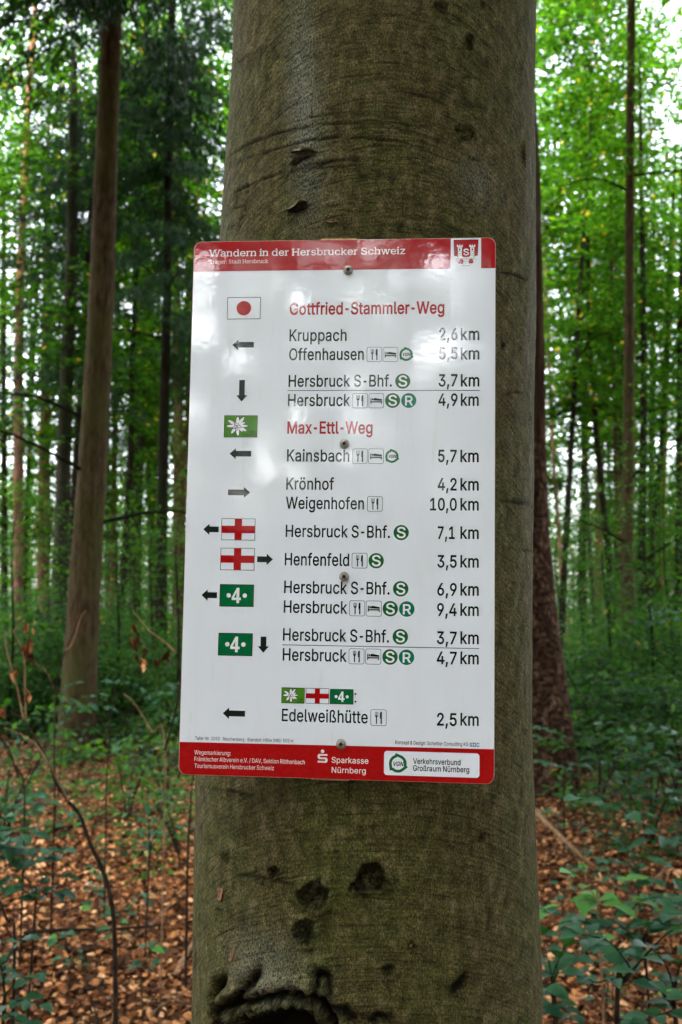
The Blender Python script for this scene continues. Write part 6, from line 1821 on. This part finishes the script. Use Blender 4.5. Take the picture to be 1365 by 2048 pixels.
sub(crest, 'masonry_joints', jn, BLACK)['kind'] = 'stuff'
text('S', 927.2, 510.5, 938.2, 12.5, PALE, .05, Z4 + .00006, 'letter', parent=crest)

# --- footer logos
def sparkasse():
    c = sg(645.7, 1502.6)
    f = part('savings_bank_logo', [poly('', circle(c[0], c[1], .0019, 20), Z2, None)], PALER, 'white S shaped logo with a dot')
    bb = box(636, 1508, 655.4, 1525.2); q = norm(bb)
    S = [q(.0, .0), q(.88, .0), q(1, .14), q(1, .46), q(.88, .60), q(.24, .60), q(.24, .80), q(.98, .80), q(.98, 1), q(.12, 1), q(0, .86), q(0, .54), q(.12, .40), q(.76, .40), q(.76, .20), q(0, .20)]
    sub(f, 'letter', [poly('', S, Z2, None)], PALER)


sparkasse()
a = sg(768.8, 1503); b_ = sg(959.2, 1554.5)
logo_box = part('logo_box', [poly('', rrect(a[0], sg(769, 1549.8)[1], b_[0], sg(959, 1508)[1] + .0005, .0035), Z2, None)], WHITE)
vgn(777.2, 1506.2, 817.6, 1548.3, Z3, 8.4)
text('SIIC', 939.6, 1493, 959.4, 7.4, BLUE, .10, Z1, 'studio_logo')

# --- screws
def screw(px, py):
    c = sg(px, py)
    n = NT('zinc_screw') if 'zinc' not in M else None
    if n:
        pos = n.n('ShaderNodeNewGeometry').outputs['Position']
        nz = n.noise(pos, 500, 3)
        M['zinc'] = n.out(n.principled(Base_Color=n.ramp(nz, [(.35, (.16, .14, .11)), (.65, (.42, .41, .38))]), Metallic=.85, Roughness=.42))
        k = NT('dark_recess'); M['recess'] = k.out(k.principled(Base_Color=(.02, .018, .015), Roughness=.7))
    prof = [(.0056, Z1), (.0056, .0009), (.0050, .0011), (.0047, .0013), (.0046, .0024), (.0040, .0034), (.0028, .0038), (.0019, .0038)]
    V, Fc, s = [], [], 28
    for r, z in prof:
        for k in range(s):
            a = 2 * math.pi * k / s
            rr = r if r > .002 else r * (1 + .22 * math.cos(6 * a))
            V.append((c[0] + rr * math.cos(a), c[1] + rr * math.sin(a), z))
    for i in range(len(prof) - 1):
        for k in range(s):
            k2 = (k + 1) % s
            Fc.append([i * s + k, i * s + k2, (i + 1) * s + k2, (i + 1) * s + k])
    o = part('screw', [(V, Fc)], M['zinc'])
    V, Fc = [], []
    for z, g in ((.0038, 1), (.0018, .8)):
        for k in range(s):
            a = 2 * math.pi * k / s
            rr = .0019 * g * (1 + .22 * math.cos(6 * a))
            V.append((c[0] + rr * math.cos(a), c[1] + rr * math.sin(a), z))
    for k in range(s):
        k2 = (k + 1) % s
        Fc.append([k, k2, s + k2, s + k])
    Fc.append([s + k for k in range(s)])
    sub(o, 'recess', [(V, Fc)], M['recess'])


for p in ((697, 541), (689.2, 888), (689, 1153.5), (683, 1488)):
    screw(*p)

# --- wooden batten between sheet and trunk
def batten():
    a = sg(641, 476); b = sg(715, 476)
    x0, x1 = a[0], b[0]
    bm = bmesh.new()
    bmesh.ops.create_cube(bm, size=1)
    for v in bm.verts:
        v.co = Vector(((x0 + x1) / 2 + v.co.x * (x1 - x0), .0005 + v.co.y * (SIGN_H + .0045), -S_T - .0002 - .0055 + v.co.z * .011))
    bmesh.ops.bevel(bm, geom=list(bm.edges), offset=.0008, segments=2, affect='EDGES')
    n = NT('pale_wood')
    tc = n.n('ShaderNodeTexCoord').outputs['Object']
    g = n.noise(n.mapping(tc, (300, 12, 300)), 1, 4)
    m = n.out(n.principled(Base_Color=n.ramp(g, [(.3, (.30, .15, .07)), (.7, (.58, .38, .21))]), Roughness=.8))
    me = bpy.data.meshes.new('wooden_batten'); bm.to_mesh(me); bm.free()
    obj('wooden_batten', me, sign, m)


batten()

# ================================================================== near plants with leaves of their own
def leaf_mesh(name, mat, curl, fold, wid=.60, seed=0):
    """beech leaf, 1 m long along +X, folded on its midrib, wavy edge; scaled per plant"""
    r_ = random.Random(seed)
    st = [(0, .02), (.14, .30), (.34, .5), (.56, .47), (.78, .30), (.93, .10), (1, 0)]
    V = []
    for i, (t, w) in enumerate(st):
        z = -curl * t * t
        V.append((t, 0, z))
        for s in (-1, 1):
            V.append((t + .02 * r_.uniform(-1, 1), s * w * wid * r_.uniform(.93, 1.07), z + fold * w + .03 * r_.uniform(-1, 1) * (w > .05)))
    Fc = []
    for i in range(len(st) - 1):
        a = i * 3; b = a + 3
        Fc += [[a, b, b + 1, a + 1], [a, a + 2, b + 2, b]]
    # petiole
    k = len(V)
    V += [(-.12, -.012, 0), (-.12, .012, 0), (.03, .012, 0), (.03, -.012, 0)]
    Fc.append([k, k + 3, k + 2, k + 1])
    return mesh_np(name, V, Fc, [mat], smooth=True)


LM = {'green': [leaf_mesh('leaf', M['leaf_near'], .18, .22, .62, 1), leaf_mesh('leaf', M['leaf_near'], .05, .30, .55, 2), leaf_mesh('leaf', M['leaf_near'], .35, .12, .66, 3)],
      'bright': [leaf_mesh('leaf', M['leaf_bright'], .15, .2, .62, 4), leaf_mesh('leaf', M['leaf_bright'], .3, .15, .56, 5)],
      'dead': [leaf_mesh('dead_leaf', M['dead_leaf'], .5, .7, .45, 6), leaf_mesh('dead_leaf', M['dead_leaf'], .9, .5, .40, 7), leaf_mesh('dead_leaf', M['dead_leaf'], -.3, .9, .42, 8)]}
q5 = random.Random(55)


def add_leaf(root, p, direction, normal, size, kind):
    ms = LM[kind]
    o = bpy.data.objects.new('dead_leaf' if kind == 'dead' else 'leaf', q5.choice(ms))
    link(o, root)
    x = direction.normalized()
    y = normal.cross(x).normalized()
    z = x.cross(y)
    m = Matrix((x, y, z)).transposed().to_4x4()
    o.matrix_local = Matrix.Translation(p) @ m @ Matrix.Diagonal((size, size, size, 1))
    return o


def leafy(root, pts, r0, kind, size, gap, mat, start=0.0, sides=5, tipleaf=True, droop=.0):
    """a twig through world points with leaves in two flat ranks"""
    off = root.location
    P = [Vector(p) - off for p in pts]
    n = len(P)
    V, Fc = tube(P, [r0 * (1 - .75 * i / (n - 1)) for i in range(n)], sides, .05, 4, q5.randint(0, 999))
    obj('twig', mesh_np('twig', V, Fc, [mat], smooth=True), root)
    if gap <= 0: return
    # walk along
    L = [0]
    for a, b in zip(P, P[1:]): L.append(L[-1] + (b - a).length)
    s = L[-1] * start; side = 1
    while s < L[-1]:
        i = max(k for k in range(n) if L[k] <= s); i = min(i, n - 2)
        t = (s - L[i]) / (L[i + 1] - L[i]); p = P[i].lerp(P[i + 1], t); d = (P[i + 1] - P[i]).normalized()
        sd_ = d.cross(Vector((0, 0, 1)))
        if sd_.length < .2: sd_ = Vector((q5.uniform(-1, 1), q5.uniform(-1, 1), 0))
        sd_.normalize()
        dr = d * q5.uniform(.4, .9) + sd_ * side * q5.uniform(.7, 1.1) + Vector((0, 0, q5.uniform(-.25, .2) - droop))
        nm = Vector((q5.uniform(-.35, .35), q5.uniform(-.55, .15), 1))
        add_leaf(root, p, dr, nm, size * q5.uniform(.75, 1.15), kind)
        side = -side
        s += gap * q5.uniform(.7, 1.3)
    if tipleaf:
        add_leaf(root, P[-1], (P[-1] - P[-2]) + Vector((0, 0, -.01)), Vector((.1, -.2, 1)), size, kind)


def sapling(label, foot, paths, kind='green', size=.075, gap=.035, mat=None, name='beech_sapling', stem_r=.0045):
    """foot: (px, dist); paths: lists of (px, py, dist), first point joins the stem"""
    p = at(foot[0], 1400, foot[1])
    gz = float(ground_z(p.x, p.y))
    root = empty(name, (p.x, p.y, gz))
    tag(root, label, 'sapling')
    mat = mat or M['twig']
    j = [at(*q[0]) for q in paths]
    topj = max(j, key=lambda v: v.z)
    # stem from the ground up through the joints
    st = [Vector((p.x, p.y, gz - .02))] + sorted(j, key=lambda v: v.z)
    V, Fc = tube([v - root.location for v in st], [stem_r * (1 - .5 * i / len(st)) for i in range(len(st))], 6, .06, 5, int(foot[0]) % 97)
    obj('stem', mesh_np('stem', V, Fc, [mat], smooth=True), root)
    for i, pth in enumerate(paths):
        leafy(root, [at(*q) for q in pth], stem_r * .5, kind, size * q5.uniform(.92, 1.06), gap, mat)
    return root


# right-hand saplings, branch by branch as they hang in the picture
sapling('beech sapling with long arching leafy twig beside the pine foot', (1400, 5.0),
        [[(1400, 1560, 5.0), (1350, 1525, 4.9), (1310, 1497, 4.8), (1265, 1476, 4.7), (1212, 1454, 4.6)],
         [(1405, 1620, 5.0), (1370, 1590, 5.0), (1330, 1575, 5.0), (1290, 1570, 5.1)],
         [(1400, 1500, 5.0), (1350, 1470, 5.2), (1300, 1450, 5.5)]], size=.085, gap=.06)
sapling('beech sapling whose long twig reaches left to the pine foot with big leaves', (1420, 3.9),
        [[(1440, 1760, 3.9), (1365, 1700, 3.85), (1310, 1662, 3.8), (1262, 1630, 3.8), (1215, 1608, 3.7), (1160, 1597, 3.6)],
         [(1430, 1730, 3.9), (1380, 1690, 3.8), (1340, 1676, 3.8), (1300, 1680, 3.8)],
         [(1430, 1660, 3.9), (1390, 1620, 3.9), (1350, 1600, 4.0)]], size=.082, gap=.055)
sapling('low sapling with small leaves midway down on the right', (1275, 4.6),
        [[(1275, 1760, 4.6), (1262, 1730, 4.6), (1235, 1722, 4.6), (1205, 1722, 4.5)], [(1276, 1755, 4.6), (1275, 1715, 4.6), (1255, 1705, 4.6)], [(1275, 1740, 4.6), (1250, 1690, 4.7), (1230, 1672, 4.7), (1180, 1660, 4.8)]], size=.05, gap=.035)
sapling('bright green young plant with a rosette of broad leaves', (1196, 3.4),
        [[(1196, 1800, 3.4), (1175, 1772, 3.4), (1150, 1752, 3.35)], [(1196, 1800, 3.4), (1225, 1778, 3.4), (1248, 1762, 3.4)], [(1196, 1805, 3.4), (1165, 1800, 3.35), (1120, 1812, 3.3), (1092, 1822, 3.25)],
         [(1196, 1805, 3.4), (1215, 1812, 3.3), (1262, 1802, 3.3)]], 'bright', .085, .075, M['pale_twig'], 'woodland_plant', .004)
sapling('dense dark sapling spreading left to the foot of the beech', (1290, 3.3),
        [[(1290, 1890, 3.3), (1240, 1862, 3.25), (1190, 1850, 3.2), (1140, 1835, 3.15), (1092, 1820, 3.1)],
         [(1290, 1890, 3.3), (1240, 1850, 3.3), (1200, 1830, 3.3), (1160, 1832, 3.3)],
         [(1288, 1885, 3.3), (1300, 1850, 3.25), (1330, 1830, 3.2), (1365, 1828, 3.1)],
         [(1290, 1900, 3.3), (1240, 1910, 3.15), (1200, 1885, 3.1), (1160, 1868, 3.1)]], size=.080, gap=.045)
sapling('drooping sapling with dark leaves hugging the right edge of the beech', (1108, 3.0),
        [[(1104, 1960, 3.0), (1100, 1930, 3.0), (1092, 1900, 2.95), (1086, 1870, 2.9)], [(1106, 1975, 3.0), (1118, 1940, 3.0), (1150, 1915, 3.0), (1176, 1900, 3.0)], [(1106, 1990, 3.0), (1094, 1975, 2.9), (1082, 1975, 2.85)],
         [(1106, 1950, 3.0), (1120, 1915, 2.95), (1130, 1890, 2.9)]], size=.072, gap=.04)
sapling('dark forked sapling leaning from the lower right corner', (1200, 2.9),
        [[(1236, 1975, 2.9), (1262, 1945, 2.9), (1240, 1905, 2.85), (1212, 1880, 2.8), (1165, 1868, 2.8)],
         [(1262, 1945, 2.9), (1310, 1890, 2.85), (1345, 1860, 2.8), (1385, 1835, 2.8)],
         [(1245, 1960, 2.9), (1220, 1960, 2.85), (1190, 1965, 2.8), (1170, 1950, 2.8)]], size=.066, gap=.06, stem_r=.008)
sapling('dark leafy sapling cut by the right edge at the bottom', (1352, 2.7),
        [[(1345, 2010, 2.7), (1325, 1985, 2.65), (1300, 1960, 2.6), (1270, 1945, 2.6)], [(1350, 1980, 2.7), (1330, 1925, 2.65), (1300, 1895, 2.6)], [(1352, 1960, 2.7), (1365, 1920, 2.6), (1390, 1890, 2.6)],
         [(1350, 2020, 2.7), (1320, 2030, 2.6), (1290, 2040, 2.55)]], size=.066, gap=.045, stem_r=.007)
sapling('sapling with broad overlapping leaves at the right edge, just above the bottom thicket', (1372, 3.4),
        [[(1372, 1820, 3.4), (1340, 1800, 3.35), (1310, 1795, 3.3), (1272, 1805, 3.3)], [(1372, 1810, 3.4), (1345, 1780, 3.4), (1310, 1772, 3.4)], [(1372, 1790, 3.4), (1360, 1750, 3.4), (1340, 1735, 3.4)], [(1372, 1850, 3.4), (1340, 1850, 3.3), (1300, 1845, 3.3)]], size=.085, gap=.05)
sapling('low dark seedling at the very foot of the picture right of the beech', (1112, 3.1),
        [[(1112, 2010, 3.1), (1096, 2010, 3.0), (1084, 2016, 2.95)], [(1112, 2010, 3.1), (1130, 2020, 3.0), (1146, 2030, 2.95)]], size=.06, gap=.035)
sapling('thin sapling in front of the pine trunk with curled pale leaves', (1120, 6.4),
        [[(1130, 1475, 6.4), (1100, 1460, 6.4), (1066, 1450, 6.3)], [(1130, 1490, 6.4), (1105, 1478, 6.4), (1070, 1474, 6.4)], [(1130, 1540, 6.4), (1110, 1530, 6.4), (1070, 1524, 6.3)], [(1130, 1540, 6.4), (1150, 1530, 6.4), (1164, 1530, 6.4)]], size=.08, gap=.035)
sapling('sapling with loose sprays right of the pine foot', (1260, 7.0),
        [[(1260, 1560, 7), (1230, 1535, 7), (1200, 1520, 7), (1180, 1518, 7)], [(1260, 1560, 7), (1300, 1545, 7), (1340, 1540, 7)], [(1260, 1570, 7), (1290, 1580, 7), (1320, 1590, 7), (1350, 1595, 7)], [(1260, 1540, 7), (1280, 1500, 7), (1330, 1490, 7)]], size=.085, gap=.06)
sapling('leafy branch tip hanging in from the right edge at eye height', (1480, 9.5),
        [[(1440, 1258, 9.5), (1390, 1240, 9.5), (1340, 1238, 9.5), (1290, 1245, 9.5)], [(1440, 1250, 9.5), (1380, 1222, 9.5), (1320, 1225, 9.5)]], size=.11, gap=.07)

# left-hand saplings
sapling('green sapling at the left edge with a fan of bluish leaves', (-60, 3.7),
        [[(-40, 1690, 3.7), (0, 1662, 3.65), (35, 1665, 3.6), (68, 1668, 3.6)], [(-40, 1700, 3.7), (10, 1696, 3.6), (60, 1700, 3.6), (125, 1702, 3.5)], [(-40, 1720, 3.7), (20, 1716, 3.6), (60, 1728, 3.6), (100, 1718, 3.5)], [(-40, 1680, 3.7), (-10, 1690, 3.55), (20, 1682, 3.5)]], size=.078, gap=.030)
sapling('green sapling above the fan shaped one at the left edge', (-10, 4.8),
        [[(-10, 1640, 4.8), (20, 1605, 4.8), (50, 1592, 4.8), (75, 1594, 4.7)], [(-10, 1640, 4.8), (30, 1628, 4.8), (70, 1622, 4.7)], [(-10, 1650, 4.8), (40, 1612, 4.8), (95, 1606, 4.8)]], size=.075, gap=.04)
sapling('small sapling low at the left, under the fan shaped one', (70, 3.6),
        [[(70, 1790, 3.6), (50, 1755, 3.6), (20, 1752, 3.6), (0, 1768, 3.6)], [(72, 1790, 3.6), (95, 1750, 3.6), (125, 1752, 3.6)], [(72, 1800, 3.6), (100, 1785, 3.6), (118, 1782, 3.6)], [(70, 1800, 3.6), (40, 1775, 3.5), (10, 1780, 3.5)]], size=.065, gap=.035)
sapling('dark leaved sapling in the lower left corner', (10, 2.9),
        [[(10, 1930, 2.9), (30, 1890, 2.9), (45, 1878, 2.85)], [(10, 1950, 2.9), (-10, 1900, 2.9), (-20, 1880, 2.9)], [(10, 1990, 2.9), (40, 1960, 2.85), (70, 1955, 2.8)], [(8, 2010, 2.9), (45, 2000, 2.85), (80, 2010, 2.8)], [(8, 2020, 2.9), (30, 2040, 2.8), (60, 2045, 2.8)], [(8, 1970, 2.9), (0, 1930, 2.8), (-20, 1920, 2.8)]], size=.055, gap=.034, stem_r=.005)
sapling('seedling with a dangling leaf cluster near the beech, left side', (300, 4.8),
        [[(300, 1700, 4.8), (298, 1650, 4.8), (296, 1632, 4.8)], [(300, 1690, 4.8), (325, 1655, 4.8), (360, 1650, 4.8), (385, 1655, 4.7)], [(302, 1700, 4.8), (290, 1690, 4.8), (286, 1675, 4.8)]], size=.06, gap=.04)
sapling('sapling with pale sprays in front of the big spruce foot', (118, 8.2),
        [[(130, 1440, 8.2), (150, 1415, 8.2), (190, 1410, 8.2), (216, 1415, 8.2)], [(130, 1430, 8.2), (120, 1380, 8.2), (150, 1368, 8.2)], [(130, 1420, 8.2), (160, 1395, 8.2), (200, 1392, 8.2)]], size=.09, gap=.05)
sapling('sapling with layered sprays left of the sign edge', (300, 8.8),
        [[(300, 1420, 8.8), (330, 1372, 8.8), (370, 1368, 8.8)], [(300, 1420, 8.8), (320, 1390, 8.8), (360, 1380, 8.8)], [(300, 1440, 8.8), (330, 1430, 8.8), (372, 1440, 8.8)], [(300, 1400, 8.8), (270, 1370, 8.8), (220, 1362, 8.8)], [(300, 1500, 8.8), (280, 1492, 8.8), (240, 1495, 8.8)], [(300, 1500, 8.8), (320, 1490, 8.8), (350, 1500, 8.8)]], size=.09, gap=.05)

# small seedlings dotted over the litter
for i in range(96):
    left = i % 2 == 0
    for _ in range(30):
        d = q5.uniform(3.6, 13)
        px = q5.uniform(-40, 385) if left else q5.uniform(1085, 1420)
        p = at(px, 1400, d)
        if abs(p.y - 9) < .8 and abs(p.x - 1.9) < .6: continue
        break
    gz = float(ground_z(p.x, p.y))
    root = empty('beech_seedling', (p.x, p.y, gz))
    sname = 'left' if left else 'right'
    tag(root, 'small leafy seedling rising from the leaf litter %s of the large beech' % sname, 'seedling', 'seedlings in the litter, %s side' % sname)
    h = q5.uniform(.10, .38) * (1 if d < 7 else 1.5)
    V, Fc = tube([(0, 0, -.01), (q5.uniform(-.03, .03), 0, h * .6), (q5.uniform(-.08, .08), q5.uniform(-.05, .05), h)], [.0025, .002, .001], 4, 0, 2, i)
    obj('stem', mesh_np('stem', V, Fc, [M['twig']]), root)
    nl = q5.randint(5, 9) if d < 8 else q5.randint(7, 12)
    a0 = q5.uniform(0, 6)
    for k in range(nl):
        a = a0 + k * 2.4 + q5.uniform(-.3, .3); t = q5.uniform(.55, 1)
        e = Vector((math.cos(a), math.sin(a), q5.uniform(-.15, .25)))
        add_leaf(root, Vector((0, 0, h * t)) + e * q5.uniform(0, .05 + (.08 if d > 7 else 0)), e, Vector((q5.uniform(-.3, .3), q5.uniform(-.5, .2), 1)), q5.uniform(.04, .07) * (1 if d < 7 else 1.25), 'bright' if q5.random() < .12 else 'green')


# the bare saplings with dry leaves
def bare(label, group_paths, foot, dead=(), name='bare_sapling'):
    p = at(*foot)
    gz = float(ground_z(p.x, p.y))
    root = empty(name, (p.x, p.y, gz))
    tag(root, label, 'sapling')
    for k, (pts, r0, r1, mat) in enumerate(group_paths):
        P = [at(*q) - root.location for q in pts]
        if k == 0 and P[0].z > 0: P.insert(0, Vector((P[0].x, P[0].y, -.03)))
        n = len(P)
        V, Fc = tube(P, [r0 + (r1 - r0) * i / (n - 1) for i in range(n)], 7, .08, 5, k + 3)
        obj('stem' if k == 0 else 'twig', mesh_np('twig', V, Fc, [mat], smooth=True), root)
    for (px, py, d, s) in dead:
        for m in range(2):
            add_leaf(root, at(px + q5.uniform(-4, 4), py + q5.uniform(-8, 8), d) - root.location, Vector((q5.uniform(-.5, .5), q5.uniform(-.3, .3), -1)), Vector((q5.uniform(-1, 1), -1, .2)), s * q5.uniform(.8, 1.1), 'dead')
    return root


T_, PT = M['twig'], M['pale_twig']
bare('crooked bare sapling arching left out of the litter with dry brown leaves',
     [([(232, 2060, 3.5), (231, 1960, 3.5), (230, 1880, 3.5), (224, 1810, 3.5), (208, 1745, 3.5), (182, 1690, 3.5), (160, 1630, 3.5), (138, 1604, 3.5)], .0095, .006, T_),
      ([(138, 1604, 3.5), (112, 1565, 3.5), (100, 1530, 3.52), (70, 1475, 3.55), (48, 1440, 3.6), (20, 1425, 3.6), (-20, 1400, 3.6)], .005, .002, T_),
      ([(138, 1604, 3.5), (120, 1570, 3.45), (96, 1525, 3.4), (72, 1490, 3.4), (40, 1468, 3.4), (8, 1455, 3.4)], .0038, .0015, PT),
      ([(48, 1440, 3.6), (38, 1390, 3.6), (22, 1330, 3.6), (12, 1290, 3.6), (10, 1262, 3.6)], .004, .0018, PT),
      ([(52, 1440, 3.6), (50, 1360, 3.6), (48, 1310, 3.6), (28, 1262, 3.6)], .0035, .0015, PT),
      ([(48, 1310, 3.6), (70, 1325, 3.6), (95, 1345, 3.6), (108, 1380, 3.6)], .0025, .001, PT),
      ([(28, 1262, 3.6), (36, 1250, 3.6), (48, 1242, 3.6)], .0018, .001, PT)],
     (232, 2040, 3.5), [(55, 1252, 3.6, .045), (60, 1280, 3.6, .06), (56, 1296, 3.6, .06), (66, 1262, 3.6, .03), (48, 1380, 3.6, .04), (62, 1388, 3.6, .04), (8, 1412, 3.6, .045), (30, 1345, 3.6, .035)])
bare('slender upright dark stem in front of the big spruce', [([(110, 1600, 5.0), (109, 1500, 5.0), (112, 1400, 5.0), (120, 1335, 5.0), (145, 1270, 5.0), (160, 1232, 5.0)], .005, .002, T_), ([(132, 1300, 5.0), (146, 1285, 5), (162, 1235, 5.02), (172, 1222, 5)], .004, .0015, PT)], (110, 1640, 5.0))
bare('slim leaning pale twig with hanging dry leaves close to the sign edge',
     [([(330, 1500, 4.2), (305, 1462, 4.2), (285, 1430, 4.2), (268, 1405, 4.2), (248, 1388, 4.2)], .0035, .002, PT), ([(352, 1306, 4.2), (330, 1284, 4.2), (300, 1262, 4.2), (278, 1236, 4.2), (266, 1222, 4.2)], .004, .0016, PT), ([(330, 1500, 4.2), (352, 1420, 4.2), (362, 1350, 4.2), (352, 1306, 4.2)], .005, .004, T_)],
     (335, 1560, 4.2), [(267, 1248, 4.2, .045), (266, 1272, 4.2, .06), (278, 1270, 4.2, .045), (288, 1302, 4.2, .05), (280, 1312, 4.2, .05), (316, 1316, 4.2, .05), (284, 1325, 4.2, .05), (343, 1296, 4.2, .06)])
bare('straight dark stem low in the middle of the left side', [([(212, 1690, 5.2), (213, 1600, 5.2), (216, 1520, 5.2), (222, 1440, 5.2), (232, 1380, 5.2)], .005, .002, T_)], (212, 1700, 5.2))
bare('thin dark stem beside the left edge of the beech', [([(376, 1720, 4.4), (380, 1640, 4.4), (384, 1580, 4.4), (392, 1500, 4.4)], .006, .003, T_)], (376, 1730, 4.4))
bare('bent dark twig at the left edge, halfway down', [([(50, 1600, 4.6), (30, 1530, 4.6), (14, 1490, 4.6), (-20, 1460, 4.6)], .005, .002, T_)], (62, 1640, 4.6))
bare('dark twig crossing the lower left corner', [([(30, 1890, 3.0), (14, 1840, 3.0), (-4, 1790, 3.0)], .006, .003, T_), ([(30, 1890, 3.0), (16, 1860, 3.0), (6, 1850, 3.0)], .003, .002, T_)], (40, 1960, 3.0))


def branch_on_ground(label, pts, r0, r1, mat, name='fallen_branch'):
    P = [at(*q) for q in pts]
    c = sum(P, Vector()) / len(P)
    root = bpy.data.objects.new(name, None)
    V, Fc = tube([p - c for p in P], [r0 + (r1 - r0) * i / (len(P) - 1) for i in range(len(P))], 8, .12, 5, int(pts[0][0]) % 50)
    o = obj(name, mesh_np(name, V, Fc, [mat], smooth=True))
    o.location = c
    tag(o, label, 'branch')


def on_ground(px, py, lift=.02):
    d = 5.0
    for _ in range(12):
        p = at(px, py, d); g = float(ground_z(p.x, p.y)) + lift
        r = ray(px, py)
        t = (g - CAM_Z) / r.z; d = d * .4 + r.y * t * .6
    return (px, py, d)


bo = lambda l, pts, r0, r1, m: branch_on_ground(l, [on_ground(x, y, z) for x, y, z in pts], r0, r1, m)
bo('long straight dead branch lying crosswise in the lower left', [(48, 1866, .10), (120, 1860, .12), (200, 1859, .12), (270, 1855, .12), (325, 1850, .10)], .010, .006, T_)
bo('dark dead branch just below the long straight one', [(70, 1896, .03), (130, 1903, .04), (190, 1903, .04), (240, 1902, .03), (320, 1880, .03)], .011, .005, T_)
bo('short broken pale stick beside the left edge of the beech', [(352, 1950, .05), (372, 1910, .10), (392, 1878, .12)], .012, .009, PT)
bo('dark dead log piece lying in the litter at left', [(95, 1662, .03), (130, 1656, .04), (165, 1650, .03)], .022, .018, T_)
bo('mossy brown stick in the middle distance on the left', [(235, 1690, .03), (280, 1684, .03), (312, 1682, .03)], .020, .015, PT)
bo('thin curved twig over the litter on the left', [(160, 1900, .05), (172, 1960, .05), (190, 2020, .05), (196, 2060, .05)], .005, .003, T_)
bo('reddish dead branch slanting down from the beech on the right', [(1062, 1612, .30), (1100, 1652, .24), (1150, 1700, .14), (1196, 1742, .02)], .017, .011, PT)
bo('short forked stick behind the right hand leaves', [(1300, 1768, .02), (1325, 1745, .10), (1345, 1722, .16)], .010, .005, PT)
bo('thin brown stick lying at lower right', [(1130, 1938, .02), (1180, 1942, .03), (1235, 1946, .02)], .008, .005, PT)
bo('dark stick lying between the saplings at right', [(1240, 1742, .02), (1270, 1760, .03), (1300, 1778, .02)], .009, .006, T_)
bo('light brown twig near the bottom edge left of the beech', [(290, 2040, .03), (340, 2000, .04), (388, 1985, .05)], .008, .004, PT)
bo('fine fallen twig arching over the bright litter', [(250, 1890, .03), (300, 1850, .06), (350, 1800, .04)], .005, .003, PT)


# ================================================================== names for look-alikes: by the landmark they stand at
def place_word(px):
    for lim, w in ((45, 'at the left picture edge'), (118, 'just right of the far left pine'), (160, 'left of the large spruce foot'), (212, 'behind the large spruce'), (262, 'just right of the large spruce'), (308, 'left of the dark spruce'),
                   (345, 'behind the dark spruce'), (440, 'against the left sign edge'), (1075, None), (1120, 'behind the plated pine'), (1160, 'just right of the plated pine'), (1205, 'beyond the plated pine, further right'), (1245, 'left of the straight spruce'), (1285, 'behind the straight spruce'), (1325, 'just right of the straight spruce')):
        if px < lim: return w
    return 'at the right picture edge'


ORD = ('nearest', 'second nearest', 'third nearest', 'fourth nearest', 'fifth nearest', 'sixth nearest', 'seventh nearest', 'eighth nearest', 'ninth nearest', 'tenth nearest')
KINDS = {'low green': 'low green bush', 'green thicket': 'far green thicket', 'slim reddish': 'far reddish pine trunk', 'slim leafy': 'slim far leafy tree', 'small leafy': 'leafy seedling', 'young beech with': 'sprayed young beech', 'young beech at': 'distant young beech'}
bins = {}
bpy.context.view_layer.update()
for o in list(COL.objects):
    lab = o.get('label', '')
    for k_, w in KINDS.items():
        if lab.startswith(k_):
            y = o.location.y
            px = 682.5 + F * o.location.x / (y * CP)
            if -10 < px < 1375:
                pw = place_word(px)
                if pw: bins.setdefault((w, pw), []).append((y, o.name))
for (w, pw), lst in bins.items():
    lst.sort()
    for i, (y, nm) in enumerate(lst):
        if i < len(ORD): COL.objects[nm]['label'] = '%s %s %s' % (ORD[i], w, pw)
